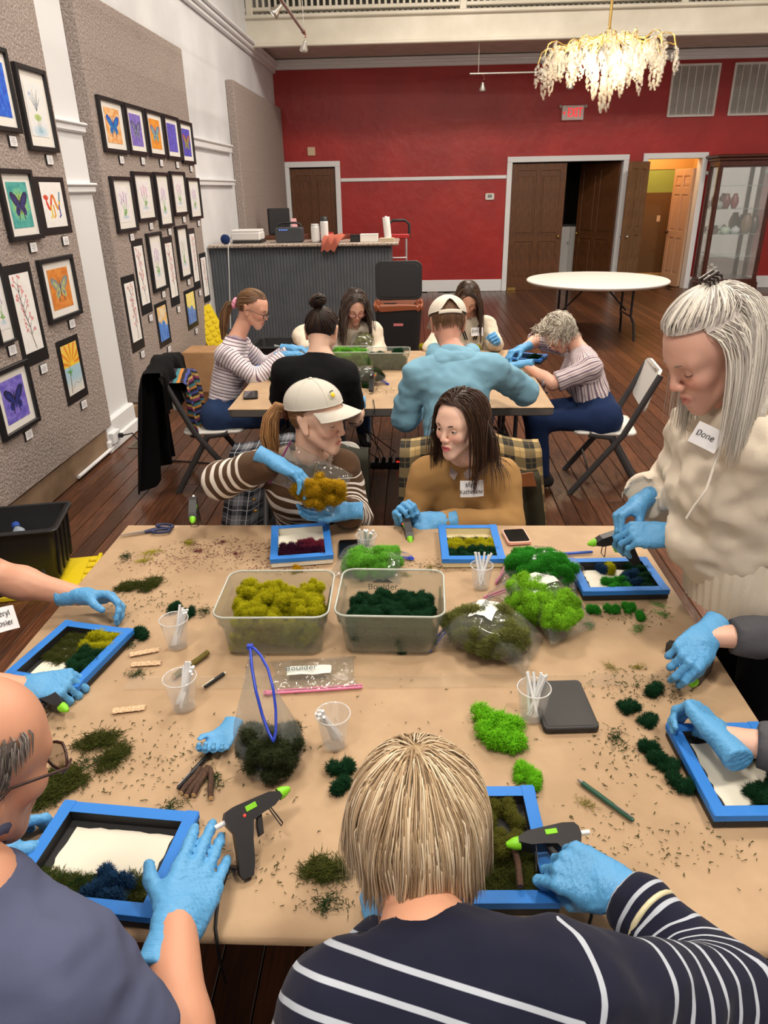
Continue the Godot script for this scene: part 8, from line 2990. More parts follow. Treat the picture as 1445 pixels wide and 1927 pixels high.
func in_box(n: int, ext: Vector3, size: float, seed: int, round_ := true) -> Array:
	var rng := RandomNumberGenerator.new()
	rng.seed = seed
	var out := []
	while out.size() < n:
		var p := Vector3(rng.randf_range(-1, 1), rng.randf_range(-1, 1), rng.randf_range(-1, 1))
		if round_ and p.length() > 1.0: continue
		out.append(Transform3D(Basis(Vector3(rng.randfn(), rng.randfn(), rng.randfn()).normalized(), rng.randf() * 3.0).scaled(Vector3.ONE * size * rng.randf_range(0.8, 1.2)), p * ext))
	return out

func slab(called: String, label: String, category: String, at: Vector3, turn: float, size: Vector3, body: Material, face: Material, inset := 0.006) -> void:
	var t := thing(called, label, category, Vector3(at.x, TABLE + 0.001, at.z))
	t.rotation.y = turn
	var m := MB.new()
	m.prism(Transform3D(FLAT, Vector3.ZERO), rounded_rect(size.x, size.z, 0.011), size.y, 0.002)
	part("case", m, body, t)
	m = MB.new()
	m.prism(Transform3D(FLAT, Vector3(0, size.y, 0)), rounded_rect(size.x - inset, size.z - inset, 0.009), 0.0006)
	part("screen", m, face, t)

func pen(label: String, a: Vector3, b: Vector3, r: float, m1: Material, m2: Material) -> void:
	var t := thing("pen", label, "pen", Vector3(a.x, TABLE + r + 0.001, a.z))
	var d := Vector3(b.x - a.x, 0, b.z - a.z)
	var m := MB.new()
	m.tube([d * 0.1, d * 0.6, d * 0.97, d], [r, r, r * 0.9, r * 0.5], 12)
	part("barrel", m, m1, t)
	m = MB.new()
	m.tube([Vector3.ZERO, d * 0.03, d * 0.1], [0.0006, r * 0.5, r * 0.95], 12)
	part("tip", m, m2, t)
	m = MB.new()
	m.bx(Vector3.ZERO, Vector3(0.0025, 0.0015, 0.04), 0.0005)
	part("clip", m, m2, t).transform = Transform3D(Basis.looking_at(d.normalized()), d * 0.82 + Vector3(0, r + 0.0008, 0))

func crumbs(label: String, key: String, col: Color, spots: Array, seed: int) -> void: # spots: [centre, rx, rz, count]
	var rng := RandomNumberGenerator.new()
	rng.seed = seed
	var m := MB.new()
	m.tube([Vector3(-0.003, 0, 0), Vector3(0, 0.0006, 0.0007), Vector3(0.003, 0, 0)], 0.0006, 3)
	m.tube([Vector3(0, 0.0004, 0), Vector3(0.0012, 0.0008, 0.002)], 0.0005, 3)
	var where := []
	for s in spots:
		for k in s[3]:
			var a := rng.randf() * TAU
			var r := pow(rng.randf(), 0.7)
			where.append(Transform3D(Basis(Vector3.UP, rng.randf() * TAU).scaled(Vector3.ONE * rng.randf_range(0.5, 1.5)), Vector3(s[0].x + cos(a) * r * s[1], TABLE + 0.0006, s[0].z + sin(a) * r * s[2])))
	var o := many(numbered("moss_crumbs"), m.mesh(), moss_mat(key, col), where, self)
	o.set_meta("label", label)
	o.set_meta("category", "crumbs")

func gun_x(at: Vector3, muzzle: Vector3, handle: Vector3) -> Transform3D:
	var x := muzzle.normalized()
	var y := -(handle - x * handle.dot(x)).normalized()
	return Transform3D(Basis(x, y, x.cross(y)), at)

func flat_x(at: Vector3, turn: float) -> Transform3D: # lying on its side on the table
	return Transform3D(Basis(Vector3.UP, turn) * Basis(Vector3.RIGHT, -PI / 2), Vector3(at.x, TABLE + 0.018, at.z))

func props() -> void:
	var dk := rgb(38, 66, 32)
	var deep := rgb(24, 62, 38)
	var olive := rgb(92, 92, 36)
	var sheet := rgb(72, 78, 34)
	var lime := rgb(176, 172, 22)
	var bright := rgb(116, 200, 34)
	var grass := rgb(52, 146, 42)
	var navy := rgb(34, 66, 104)
	var plum := rgb(58, 20, 44)
	var rose := rgb(120, 40, 62)
	var mustard := rgb(196, 148, 20)
	var blk := rgb(28, 28, 30)
	var whi := rgb(226, 222, 208)
	var none := Color(0, 0, 0, 0)
	moss_frame(Vector3(-0.382, 0.775, -2.141), 0.164, "blue-taped white frame half filled with plum and rose moss", 0.20, 0.25, whi, none, [["plum", plum, 0.0, 0.55, 0.55, 1.0], ["rose", rose, 0.45, 1.0, 0.48, 0.75], ["plum", plum, 0.5, 1.0, 0.72, 1.0]], 1)
	moss_frame(Vector3(0.19, 0.775, -2.134), 0.017, "blue-taped frame with olive, chartreuse and dark green moss bands", 0.20, 0.25, rgb(214, 200, 160), none, [["sheet", sheet, 0.0, 1.0, 0.2, 0.45, "sheet"], ["lime", lime, 0.0, 1.0, 0.36, 0.68], ["deep", deep, 0.0, 1.0, 0.66, 1.0]], 2)
	moss_frame(Vector3(0.617, 0.775, -1.917), 0.044, "blue-taped black frame with green and navy moss before the standing woman", 0.25, 0.20, blk, whi, [["grass", grass, 0.32, 0.62, 0.5, 1.0], ["navy", navy, 0.25, 0.45, 0.0, 0.3], ["lime", olive, 0.42, 0.62, 0.0, 0.3], ["navy", navy, 0.58, 0.85, 0.42, 0.8], ["deep", deep, 0.68, 1.0, 0.0, 0.42], ["deep", deep, 0.82, 1.0, 0.42, 1.0]], 3)
	moss_frame(Vector3(-0.891, 0.775, -1.497), -0.195, "blue-taped black frame with sheet moss and chartreuse by the left edge", 0.21, 0.25, blk, whi, [["sheet", sheet, 0.0, 0.6, 0.0, 0.62, "sheet"], ["lime", lime, 0.48, 1.0, 0.0, 0.4], ["deep", deep, 0.6, 1.0, 0.36, 0.8]], 4)
	moss_frame(Vector3(-0.556, 0.78, -0.887), -0.083, "large blue-taped black frame under the man's hand, white with moss along the bottom", 0.27, 0.215, blk, whi, [["sheet", sheet, 0.0, 0.62, 0.68, 1.0, "sheet"], ["dk", dk, 0.0, 0.62, 0.72, 1.0, "sheet"], ["navy", navy, 0.5, 0.78, 0.64, 0.98], ["sheet", sheet, 0.72, 1.0, 0.62, 0.98, "sheet"]], 5)
	moss_frame(Vector3(0.139, 0.78, -0.934), 0.032, "blue-taped black frame with olive moss beyond the blonde head", 0.20, 0.25, blk, none, [["olive", olive, 0.0, 0.9, 0.0, 0.62], ["sheet", sheet, 0.0, 1.0, 0.55, 1.0, "sheet"]], 6)
	moss_frame(Vector3(0.661, 0.78, -1.127), 0.039, "blue-taped black frame at the right edge, white with dark moss", 0.20, 0.25, blk, whi, [["olive", olive, 0.55, 1.0, 0.0, 0.35], ["deep", deep, 0.5, 1.0, 0.62, 1.0]], 7)
	var tw := MB.new()
	tw.tube([Vector3(0, 0, -0.045), Vector3(0.004, 0.002, 0.0), Vector3(0.002, 0, 0.045)], 0.006, 8)
	single("twig", "twig lying in the olive moss frame", "twig", tw, bark(), Vector3(0.177, 0.79, -0.876), "cut twigs")
	# tubs and their moss
	var ta: Vector3 = Vector3(-0.368, 0.748, -1.631)
	tub(ta, 0.02, "clear plastic tub of chartreuse moss", 0.30, 0.245, 0.13, false)
	heap("moss_heap", "chartreuse moss filling the left tub", Vector3(ta.x, TABLE + 0.06, ta.z), "lime", lime, in_box(330, Vector3(0.108, 0.052, 0.082), 0.55, 3, false))
	var tb: Vector3 = Vector3(-0.06, 0.748, -1.64)
	tub(tb, -0.02, "clear plastic tub of dark green moss with a printed name", 0.285, 0.245, 0.13, true)
	heap("moss_heap", "dark green moss in the right tub", Vector3(tb.x, TABLE + 0.043, tb.z), "deep", deep, in_box(280, Vector3(0.1, 0.034, 0.082), 0.55, 5, false), 1)
	# bags
	var blue := rgb(36, 66, 190)
	var pink := rgb(196, 110, 150)
	zip_bag(T3(Vector3(0.193, 0.748, -1.581), 2.7), "full clear bag of grey-olive moss with a blue zip", 0.26, 0.19, 0.11, blue, 3, "Boulder")
	heap("moss_heap", "grey-olive moss inside the bag beside the tubs", Vector3(0.2, 0.748, -1.581) + Vector3(0, 0.053, 0), "greyolive", rgb(112, 116, 62), in_box(130, Vector3(0.105, 0.04, 0.072), 0.7, 7), 0, "lump", 2.7)
	zip_bag(T3(Vector3(0.352, 0.748, -1.725) + Vector3(0, 0.015, 0), 2.15), "full clear bag of bright green moss with a pink zip", 0.28, 0.17, 0.10, pink, 5, "Yolo")
	heap("moss_heap", "bright green moss inside the pink-zipped bag", Vector3(0.359, 0.748, -1.692) + Vector3(0, 0.06, 0), "bagbright", rgb(136, 200, 44), in_box(120, Vector3(0.11, 0.034, 0.062), 0.7, 9), 0, "lump", 2.15)
	zip_bag(T3(Vector3(0.398, 0.748, -1.936), 2.75), "open clear bag of emerald moss behind the bright green bag", 0.24, 0.19, 0.09, pink, 8, "", 0.012)
	heap("moss_heap", "emerald moss inside the open bag", Vector3(0.388, 0.748, -1.919) + Vector3(0, 0.05, 0), "grass", rgb(34, 104, 36), in_box(110, Vector3(0.095, 0.03, 0.07), 0.7, 11), 0, "lump", 2.75)
	zip_bag(T3(Vector3(-0.134, 0.748, -2.007), 1.35), "clear bag of fresh green moss with a blue zip behind the tubs", 0.17, 0.24, 0.07, blue, 10)
	heap("moss_heap", "fresh green moss inside the bag behind the tubs", Vector3(-0.124, 0.748, -1.972) + Vector3(0, 0.035, 0), "fresh", rgb(110, 186, 60), in_box(70, Vector3(0.085, 0.022, 0.05), 0.7, 13))
	zip_bag(T3(Vector3(-0.252, 0.748, -1.449), -1.45), "nearly empty clear bag with a pink zip before the tubs", 0.13, 0.24, 0.018, rgb(220, 120, 160), 14, "Boulder")
	# the standing bag with an open blue zip
	var m_: MB
	var sb: Vector3 = Vector3(-0.303, 0.748, -1.14)
	var sbag := thing("zip_bag", "clear bag standing open with a blue zip, dark moss at its bottom", "plastic bag", sb, "clear zip bags")
	var loop := [Vector3(-0.353, 0.965, -1.262), Vector3(-0.34, 0.95, -1.211), Vector3(-0.326, 0.92, -1.171), Vector3(-0.311, 0.88, -1.144), Vector3(-0.294, 0.855, -1.118), Vector3(-0.283, 0.845, -1.105), Vector3(-0.28, 0.86, -1.12), Vector3(-0.283, 0.89, -1.149), Vector3(-0.29, 0.925, -1.173), Vector3(-0.305, 0.95, -1.206), Vector3(-0.326, 0.962, -1.237), Vector3(-0.343, 0.966, -1.255)]
	var nzb := FastNoiseLite.new()
	nzb.frequency = 14.0
	var brows := []
	for r in 15:
		var f := r / 14.0
		var row := []
		for k in 48:
			var a := TAU * k / 48.0 + 2.2
			var q := k / 4.0
			var top: Vector3 = (loop[int(q) % 12] as Vector3).lerp(loop[(int(q) + 1) % 12], fmod(q, 1.0))
			var foot := sb + Vector3(cos(a) * 0.062, 0.003, sin(a) * 0.052)
			var p := foot.lerp(top, f) + Vector3(cos(a), 0.0, sin(a)) * 0.034 * sin(PI * f) * (1.0 - 0.35 * f)
			p += Vector3(1, 0.4, 1) * 0.007 * nzb.get_noise_3dv(p) * sin(PI * minf(1.0, f + 0.1))
			row.append(p - sb)
		brows.append(row)
	m_ = MB.new()
	m_.grid(brows, true)
	var film2 := mats["bag_plastic"].duplicate() as StandardMaterial3D
	film2.albedo_color.a = 0.24
	part("film", m_, film2, sbag)
	m_ = MB.new()
	m_.tube(brows[14] + [brows[14][0]], 0.0032, 6, false)
	m_.bx(loop[0] - sb, Vector3(0.014, 0.012, 0.01), 0.002)
	part("zip", m_, mat("zip_" + str(blue), blue, 0.4), sbag)
	heap("moss_heap", "dark moss at the bottom of the standing bag", sb + Vector3(0, 0.04, 0), "bagdark", rgb(58, 66, 42), in_box(60, Vector3(0.055, 0.036, 0.045), 0.7, 15))
	# bag held by the woman in the cap
	var hbag: Vector3 = Vector3(-0.357, 0.966, -2.2)
	zip_bag(Transform3D(Basis(Vector3.BACK, 2.62) * Basis(Vector3.RIGHT, -1.35), hbag + Vector3(0.01, 0.0, -0.03)), "clear bag of golden moss held by the woman in the cap", 0.24, 0.17, 0.09, rgb(120, 30, 90), 19, "", 0.016)
	heap("moss_heap", "golden moss inside the held bag", hbag + Vector3(0.035, -0.03, 0.015), "gold", rgb(196, 154, 30), in_box(44, Vector3(0.07, 0.045, 0.028), 0.75, 17))
	# cups
	stick_cup(Vector3(-0.635, 0.748, -1.57), "beside the dark green tufts at the left", 9, 4)
	stick_cup(Vector3(-0.544, 0.748, -1.323), "left of the standing bag", 11, 9, 1.02)
	stick_cup(Vector3(-0.174, 0.748, -1.206), "beyond the blonde head", 7, 15)
	stick_cup(Vector3(0.271, 0.748, -1.301), "beside the black tray", 7, 22)
	stick_cup(Vector3(-0.156, 0.748, -2.087), "behind the fresh green bag", 8, 31, 0.9)
	stick_cup(Vector3(0.205, 0.748, -1.886), "between the tub and the emerald bag", 6, 37, 0.9)
	# phones, tray
	var scr := mat("phone_glass", rgb(14, 15, 18), 0.06)
	slab("phone", "black phone lying between the plum frame and the glue sticks", "phone", Vector3(-0.216, 0.748, -2.128), 0.08, Vector3(0.076, 0.009, 0.125), mat("phone_black", rgb(24, 24, 26), 0.4), scr)
	slab("phone", "phone in a pink glitter case lying right of the banded frame", "phone", Vector3(0.355, 0.748, -2.219), 0.12, Vector3(0.082, 0.012, 0.105), mat("case_pink", rgb(226, 168, 150), 0.35), scr, 0.01)
	slab("tray", "black rectangular tray right of the cup of glue sticks", "tray", Vector3(0.347, 0.748, -1.335), 0.06, Vector3(0.125, 0.014, 0.17), mat("tray_black", rgb(26, 26, 28), 0.5), mat("tray_face", rgb(18, 18, 20), 0.35), 0.016)
	slab("phone", "black phone on the near corner of the far table", "phone", Vector3(-0.971, 0.748, -4.109), 0.2, Vector3(0.085, 0.012, 0.15), mat("phone_black", rgb(24, 24, 26), 0.4), scr)
	# guns
	glue_gun(Transform3D(Basis(Vector3.UP, -1.35) * Basis(Vector3.BACK, -0.25), Vector3(-0.767, 0.748, -2.227) + Vector3(0, 0.105, 0.0)), "glue gun standing at the far left of the near table", true)
	glue_gun(Transform3D(Basis(Vector3.UP, -1.4) * Basis(Vector3.BACK, -0.35), Vector3(-0.023, 0.764, -2.27)), "glue gun held by the woman in camel")
	glue_gun(Transform3D(Basis(Vector3.UP, PI + 0.15) * Basis(Vector3.BACK, -0.2), Vector3(0.577, 0.935, -1.84)), "glue gun held by the standing woman", true)
	glue_gun(flat_x(Vector3(0.705, 0.748, -1.468), -2.2), "glue gun lying by the gloved hands at the right")
	var g1 := glue_gun(gun_x(Vector3(-0.298, 0.815, -0.952), Vector3(0.8, 0.05, -0.6), Vector3(-0.42, -0.42, 0.8)), "glue gun lying with its cord towards the camera")
	var g2 := glue_gun(gun_x(Vector3(0.243, 0.815, -0.901), Vector3(-1, -0.04, 0.16), Vector3(0.5, -0.12, 0.86)), "glue gun in the blonde woman's gloved hand")
	glue_gun(Transform3D(Basis(Vector3.UP, -0.6) * Basis(Vector3.RIGHT, -1.3), Vector3(-0.866, 0.748, -1.308) + Vector3(0, 0.03, 0)), "glue gun lying beside the man's glasses")
	glue_gun(flat_x(Vector3(-0.982, 0.748, -4.64), -0.4), "glue gun lying before the ponytailed woman")
	var g3 := glue_gun(Transform3D(Basis(Vector3.UP, 1.4) * Basis(Vector3.BACK, -0.2), Vector3(-0.242, 0.748, -4.211) + Vector3(0, 0.09, 0)), "glue gun standing on the far table by the bag")
	cord(g1, [Vector3(-0.333, 0.748, -0.892), Vector3(-0.337, 0.748, -0.829), Vector3(-0.331, 0.748, -0.78), Vector3(-0.321, 0.745, -0.753), Vector3(-0.361, 0.55, -0.846), Vector3(-0.432, 0.2, -1.023)])
	cord(g2, [Vector3(0.283, 0.79, -0.827), Vector3(0.297, 0.765, -0.822), Vector3(0.296, 0.75, -0.809), Vector3(0.277, 0.75, -0.771)])
	cord(g3, [Vector3(-0.235, 0.748, -4.009), Vector3(-0.214, 0.75, -3.785), Vector3(-0.253, 0.55, -4.149), Vector3(-0.252, 0.15, -4.789), Vector3(-0.227, 0, -4.862)])
	# scissors
	var sc := thing("scissors", "scissors with dark blue handles on the near table's far left corner", "scissors", Vector3(-0.95, 0.748, -2.27))
	var m := MB.new()
	var s0 := Vector3(-0.015, 0.004, 0.012)
	for s in [-1.0, 1.0]: m.prism(Transform3D(FLAT * Basis(Vector3.BACK, 0.05 * s), s0 + Vector3(0, 0.002 * s, 0)), PackedVector2Array([Vector2(0, -0.006), Vector2(0, 0.006), Vector2(-0.075, -0.028), Vector2(-0.08, -0.033)]), 0.002)
	part("blades", m, mat("steel", rgb(180, 180, 184), 0.3, 0.9), sc)
	for s in [-1.0, 1.0]:
		m = MB.new()
		m.tube(ring_tube(Vector3(0.045, 0.008, -0.008 + 0.02 * s), Vector3(1, 0, -0.15 * s), Vector3(0, 0, 1), 0.032, 0.014, 20), 0.005, 8, false)
		m.tube([s0, Vector3(0.018, 0.006, 0.006 * s - 0.004)], 0.006, 8)
		part("handle", m, mat("scissor_blue", rgb(34, 44, 84), 0.4), sc)
	# pens
	var green := mat("pen_green", rgb(40, 84, 66), 0.35)
	var steel := mat("steel", rgb(180, 180, 184), 0.3, 0.9)
	pen("dark green ballpoint pen lying on the right of the near table", Vector3(0.334, 0.748, -1.109), Vector3(0.42, 0.748, -1.006), 0.0052, green, steel)
	pen("blue and silver ballpoint pen lying above the standing woman's frame", Vector3(0.458, 0.748, -2.09), Vector3(0.593, 0.748, -2.11), 0.005, mat("pen_blue", rgb(44, 84, 180), 0.35), steel)
	pen("black craft knife lying beside the cut twigs", Vector3(-0.431, 0.748, -1.193), Vector3(-0.481, 0.748, -1.066), 0.0055, mat("phone_black", rgb(24, 24, 26), 0.4), steel)
	pen("black marker with a white end beside the left cup", Vector3(-0.475, 0.748, -1.45), Vector3(-0.514, 0.748, -1.391), 0.005, mats["phone_black"], mat("glue_white", rgb(226, 222, 206), 0.6))
	pen("black marker leaning over the banded frame's edge", Vector3(0.163, 0.748, -2.169), Vector3(0.189, 0.748, -2.03), 0.0045, mats["phone_black"], mats["phone_black"])
	# twigs and bark
	var n := 0
	for q in [[Vector3(-0.449, 0.748, -1.122), Vector3(-0.47, 0.748, -1.055)], [Vector3(-0.439, 0.748, -1.119), Vector3(-0.457, 0.748, -1.047)], [Vector3(-0.434, 0.748, -1.126), Vector3(-0.443, 0.748, -1.05)], [Vector3(-0.428, 0.748, -1.12), Vector3(-0.406, 0.748, -1.043)], [Vector3(-0.542, 0.748, -1.53), Vector3(-0.601, 0.748, -1.427)]]:
		m = MB.new()
		var d: Vector3 = (q[1] - q[0])
		var r := 0.0062 if n < 4 else 0.0075
		m.tube([Vector3.ZERO, d * 0.35 + Vector3(0.002, 0.001, 0), d * 0.7 - Vector3(0.001, 0, 0), d], [r, r * 0.95, r * 1.02, r * 0.94], 9)
		var t := thing("twig", ["leftmost of the four short dark twigs", "second of the four short dark twigs", "third of the four short dark twigs", "short dark twig lying apart at the right of the bundle", "long mossy twig between the two left cups"][n], "twig", Vector3(q[0].x, TABLE + r + 0.001, q[0].z), "cut twigs")
		part("bark", m, bark() if n < 4 else tmat("mossy_bark", two(rgb(84, 76, 30), rgb(120, 106, 44)), 9.0, 0.9), t)
		m = MB.new()
		m.tube([d, d * 1.012], r * 0.85, 9)
		part("cut_end", m, mat("pale_wood", rgb(206, 170, 120), 0.7), t)
		n += 1
	for q in [[Vector3(-0.714, 0.748, -1.537), 0.35, "upper pale bark strip near the left frame"], [Vector3(-0.692, 0.748, -1.487), 0.12, "ragged lower bark strip near the left frame"], [Vector3(-0.672, 0.748, -1.31), 0.2, "pale bark strip lying alone"]]:
		m = MB.new()
		var rows := []
		for r in 4:
			var row := []
			for k in 12: row.append(Vector3((k / 11.0 - 0.5) * 0.075, 0.003 + 0.0035 * sin(r / 3.0 * PI) + 0.001 * sin(k * 2.3 + r), (r / 3.0 - 0.5) * 0.02 + 0.0012 * sin(k * 3.1)))
			rows.append(row)
		m.grid(rows, false, true)
		var o := single("bark_strip", q[2], "bark", m, tmat("birch_bark", two(rgb(176, 132, 96), rgb(226, 204, 172), rgb(214, 182, 146)), 14.0, 0.85, 0.05), Vector3(q[0].x, TABLE + 0.001, q[0].z), "bark strips")
		o.rotation.y = q[1]
	# a shed glove
	var go := single("crumpled_glove", "empty blue glove lying beside the standing bag", "glove", glove_shape("relaxed", false), glove_mat(), Vector3(-0.404, 0.748, -1.173) + Vector3(0, 0.012, 0))
	go.transform = Transform3D(Basis(Vector3.UP, 2.9) * Basis(Vector3.RIGHT, -PI / 2) * Basis.from_scale(Vector3(0.72, 0.62, 0.35)), Vector3(-0.418, 0.748, -1.227) + Vector3(0, 0.014, 0))
	# loose moss
	var L := [
		["sheet", "sheet", sheet, 1.0, [[Vector3(-0.879, 0.748, -1.876), "flat olive moss tangle beside the upper left glove"], [Vector3(-0.818, 0.748, -1.893), "flat olive moss tangle left of the tubs"], [Vector3(-0.743, 0.748, -1.058), "olive moss tangle nearest the man's head"], [Vector3(-0.726, 0.748, -1.094), "olive moss tangle above the man's frame"], [Vector3(-0.703, 0.748, -1.204), "small olive moss tangle near the lying bark strip"], [Vector3(-0.649, 0.748, -1.157), "olive moss wisp left of the craft knife"], [Vector3(-0.764, 0.748, -1.043), "olive moss tangle half under the man's head"], [Vector3(-0.158, 0.748, -0.886), "round olive tuft left of the blonde head"]]],
		["wisp", "dk", dk, 0.8, [[Vector3(-0.968, 0.748, -2.078), "small dark tuft below the scissors"], [Vector3(-0.609, 0.748, -1.742), "dark wisp right of the left cup"], [Vector3(-0.775, 0.748, -1.575), "dark wisp right of the left frame"], [Vector3(-0.703, 0.748, -1.132), "dark wisp amid the olive tangles"], [Vector3(-0.151, 0.748, -0.823), "tiny dark wisp at the near edge"], [Vector3(0.447, 0.748, -1.235), "dark wisp above the right frame"], [Vector3(-0.7, 0.748, -1.447), "dark wisp under the bark strips"], [Vector3(-0.417, 0.748, -1.096), "wisp right of the short twigs"], [Vector3(-0.483, 0.748, -1.022), "wisp above the man's glove"]]],
		["wisp", "lime", lime, 0.7, [[Vector3(-0.89, 0.748, -2.106), "chartreuse wisp on the far left of the near table"], [Vector3(-0.783, 0.748, -2.178), "chartreuse tuft at the standing glue gun"], [Vector3(-0.898, 0.748, -2.049), "chartreuse crumbs below the scissors"]]],
		["lump", "deep", deep, 0.62, [[Vector3(-0.695, 0.748, -1.741), "dark green lump behind the left cup, first"], [Vector3(-0.657, 0.748, -1.719), "dark green lump behind the left cup, second"], [Vector3(-0.749, 0.748, -1.619), "small dark green lump left of the cup"], [Vector3(0.497, 0.748, -1.338), "dark green lump left of the right hands"], [Vector3(0.527, 0.748, -1.291), "dark green lump below the right hands"], [Vector3(0.575, 0.748, -1.4), "dark green lump at the gloved fingertips"], [Vector3(0.512, 0.748, -1.203), "dark green lump in the chain towards the right frame, upper"], [Vector3(0.529, 0.748, -1.15), "dark green lump in the chain towards the right frame, middle"], [Vector3(0.537, 0.748, -1.092), "dark green lump in the chain towards the right frame, lowest"], [Vector3(-0.148, 0.748, -1.121), "dark green lump left of the blonde head, upper"], [Vector3(-0.15, 0.748, -1.085), "dark green lump left of the blonde head, lower"], [Vector3(0.52, 0.748, -1.172), "dark green lump between the chained lumps"]]],
		["lump", "bright", bright, 0.9, [[Vector3(0.171, 0.748, -1.213), "big bright green clump beyond the blonde head, left"], [Vector3(0.211, 0.748, -1.256), "big bright green clump beyond the blonde head, far"], [Vector3(0.209, 0.748, -1.197), "big bright green clump beyond the blonde head, right"], [Vector3(0.17, 0.748, -1.267), "big bright green clump beyond the blonde head, far left"]]],
		["lump", "bright", bright, 0.6, [[Vector3(0.222, 0.748, -1.121), "small bright green clump above the olive frame, left"], [Vector3(0.241, 0.748, -1.104), "small bright green clump above the olive frame, right"]]],
		["lump", "grass", grass, 0.55, [[Vector3(0.517, 0.748, -1.754), "grass green clump right of the bright bag, first"], [Vector3(0.567, 0.748, -1.749), "grass green clump right of the bright bag, second"], [Vector3(0.612, 0.748, -1.761), "grass green clump below the standing woman's frame, third"], [Vector3(0.631, 0.748, -1.722), "grass green clump below the standing woman's frame, fourth"]]],
		["wisp", "grass", grass, 0.55, [[Vector3(0.708, 0.748, -1.79), "grass green wisp near the standing woman, far"], [Vector3(0.703, 0.748, -1.742), "grass green wisp near the standing woman, near"], [Vector3(0.486, 0.748, -1.683), "grass green wisp beside the bright bag's end"], [Vector3(0.615, 0.748, -1.666), "grass green wisp below the fourth clump"]]],
		["wisp", "paleolive", rgb(140, 134, 52), 0.5, [[Vector3(0.34, 0.748, -1.051), "pale olive wisp left of the green pen"], [Vector3(0.499, 0.748, -1.491), "yellow-green wisp right of the black tray"], [Vector3(0.566, 0.748, -1.494), "yellow-green wisp by the brown crumbs"], [Vector3(0.054, 0.748, -2.008), "olive wisp behind the dark tub"], [Vector3(-0.027, 0.748, -1.959), "olive wisp between the fresh green bag and the banded frame"]]],
		["lump", "mustard", mustard, 0.4, [[Vector3(-0.372, 0.748, -1.984), "mustard tuft behind the left tub"]]],
		["wisp", "rose", rose, 0.5, [[Vector3(-0.664, 0.748, -2.186), "rose wisp left of the plum frame, far"], [Vector3(-0.597, 0.748, -2.099), "rose wisp left of the plum frame, near"], [Vector3(-0.729, 0.748, -2.118), "rose wisp near the standing glue gun"]]],
		["wisp", "navy", navy, 0.45, [[Vector3(-0.323, 0.748, -0.884), "navy tuft at the lying gun's cord, left"], [Vector3(-0.296, 0.748, -0.882), "navy tuft at the lying gun's cord, right"]]],
		["lump", "fardk", dk, 0.7, [[Vector3(-0.29, 0.748, -4.301), "dark clump on the far table by the black T-shirt"], [Vector3(-0.903, 0.748, -4.493), "green clump on the far table before the ponytailed woman"], [Vector3(0.589, 0.748, -5.428), "green clump on the far table by the grey-haired woman's gloves"]]],
		["lump", "farlime", lime, 0.8, [[Vector3(0.067, 0.748, -5.452), "yellow-green clump on the far table behind the pale blue hood"], [Vector3(0.486, 0.748, -5.393), "yellow-green clump on the far table by the cardigan's glove"], [Vector3(0.145, 0.748, -5.313), "chartreuse clump on the far table left of the pale blue hood"]]]]
	for a in L:
		for q in a[4]: tuft(q[1], q[0], a[0], a[1], a[2], a[3] * (0.9 + 0.2 * fmod(absf(q[0].z) * 7.0, 1.0)))
	crumbs("plum and brown moss crumbs scattered left of the plum frame", "plumcrumb", rgb(90, 34, 48), [[Vector3(-0.644, 0.748, -2.107), 0.26, 0.13, 520], [Vector3(-0.426, 0.748, -1.998), 0.12, 0.04, 90], [Vector3(-0.838, 0.748, -2.031), 0.15, 0.08, 90]], 3)
	crumbs("dark green moss crumbs scattered over the near table", "dkcrumb", rgb(60, 66, 30), [[Vector3(-0.777, 0.748, -1.799), 0.18, 0.12, 160], [Vector3(-0.669, 0.748, -1.164), 0.25, 0.12, 240], [Vector3(-0.542, 0.748, -1.136), 0.2, 0.1, 110], [Vector3(0.545, 0.748, -1.42), 0.14, 0.08, 260], [Vector3(0.457, 0.748, -1.186), 0.12, 0.12, 130], [Vector3(-0.148, 0.748, -0.864), 0.14, 0.06, 110], [Vector3(0.414, 0.748, -0.955), 0.22, 0.08, 150], [Vector3(-0.343, 0.748, -0.926), 0.12, 0.08, 80], [Vector3(0.071, 0.748, -2.019), 0.12, 0.05, 140], [Vector3(0.235, 0.748, -1.065), 0.6, 0.25, 130], [Vector3(-0.219, 0.748, -1.292), 0.7, 0.3, 90], [Vector3(0.617, 0.748, -1.728), 0.12, 0.06, 90]], 5)
	crumbs("dark moss crumbs scattered over the far table", "farcrumb", rgb(60, 66, 30), [[Vector3(-0.123, 0.748, -4.208), 0.2, 0.1, 160], [Vector3(-0.736, 0.748, -4.42), 0.2, 0.1, 60], [Vector3(0.6, 0.748, -4.659), 0.2, 0.15, 80]], 8)
	# far table: tubs, bags, frame
	var tc: Vector3 = Vector3(-0.425, 0.748, -4.851)
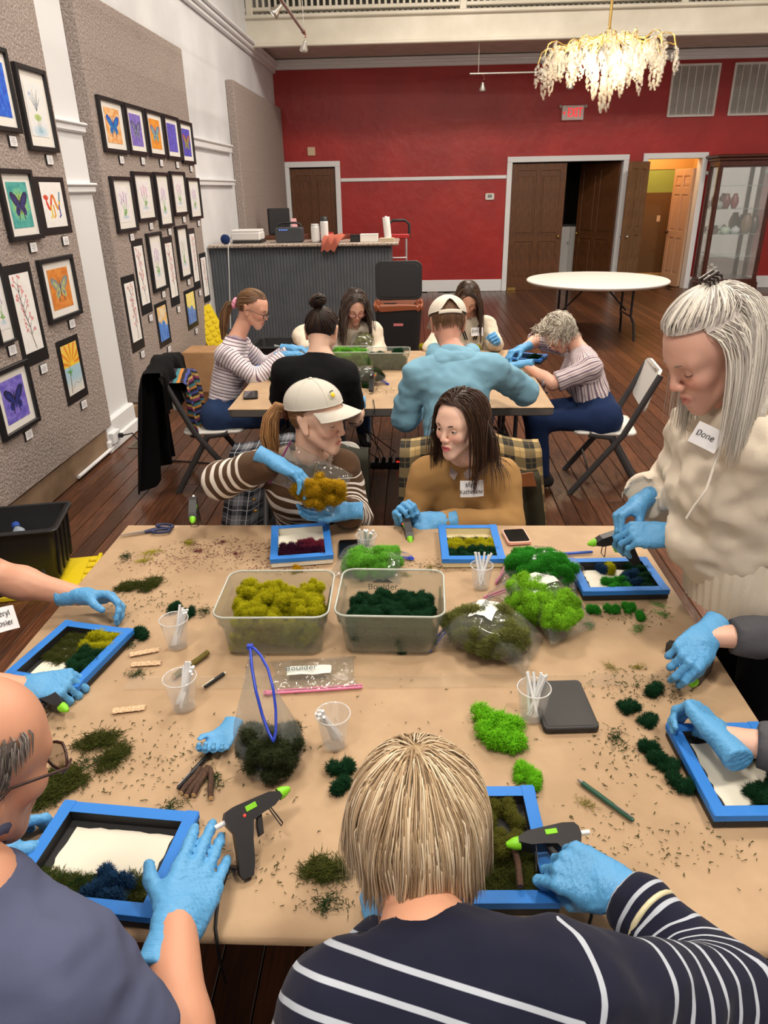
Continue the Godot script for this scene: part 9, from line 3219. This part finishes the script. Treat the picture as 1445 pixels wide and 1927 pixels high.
	tub(tc, 0.0, "clear tub of green moss on the far table, left one", 0.29, 0.2, 0.12, false)
	heap("moss_heap", "green moss in the far table's left tub", Vector3(tc.x, TABLE + 0.06, tc.z), "fresh", rgb(110, 186, 60), in_box(40, Vector3(0.1, 0.04, 0.06), 0.85, 23, false))
	tc = Vector3(-0.168, 0.748, -4.809)
	tub(tc, 0.0, "clear tub of dark moss on the far table, right one", 0.29, 0.2, 0.12, false)
	heap("moss_heap", "dark moss in the far table's right tub", Vector3(tc.x, TABLE + 0.055, tc.z), "deep", deep, in_box(40, Vector3(0.1, 0.035, 0.06), 0.85, 25, false))
	tc = Vector3(-0.386, 0.748, -5.376)
	zip_bag(T3(tc, 1.5), "clear bag of yellow-green moss standing behind the far tubs", 0.2, 0.2, 0.14, pink, 27)
	heap("moss_heap", "yellow-green moss inside the far bag", tc + Vector3(0, 0.065, 0), "farolive", rgb(150, 150, 60), in_box(36, Vector3(0.065, 0.04, 0.06), 0.8, 27))
	tc = Vector3(-0.301, 0.748, -4.38)
	zip_bag(T3(tc, 0.4), "clear bag of dark moss with a blue zip before the far tubs", 0.24, 0.18, 0.11, blue, 29)
	heap("moss_heap", "dark moss inside the far blue-zipped bag", tc + Vector3(0, 0.05, 0), "bagdark", rgb(58, 66, 42), in_box(36, Vector3(0.08, 0.026, 0.055), 0.8, 29))
	moss_frame(Vector3(-0.924, 0.748, -4.713), 0.3, "blue-taped frame before the ponytailed woman", 0.25, 0.2, blk, whi, [["sheet", sheet, 0.0, 1.0, 0.5, 1.0, "sheet"]], 31)
	moss_frame(Vector3(0.787, 0.748, -5.001), -0.4, "blue-taped frame under the bent-over woman's hands", 0.25, 0.2, blk, whi, [["navy", navy, 0.0, 0.6, 0.3, 1.0], ["deep", deep, 0.6, 1.0, 0.0, 1.0]], 33)

func bark() -> StandardMaterial3D:
	return tmat("dark_bark", two(rgb(54, 36, 26), rgb(92, 64, 46)), 12.0, 0.85, 0.05)

func _ready() -> void:
	camera_and_light()
	room()
	gallery()
	furniture()
	props()
	cast()
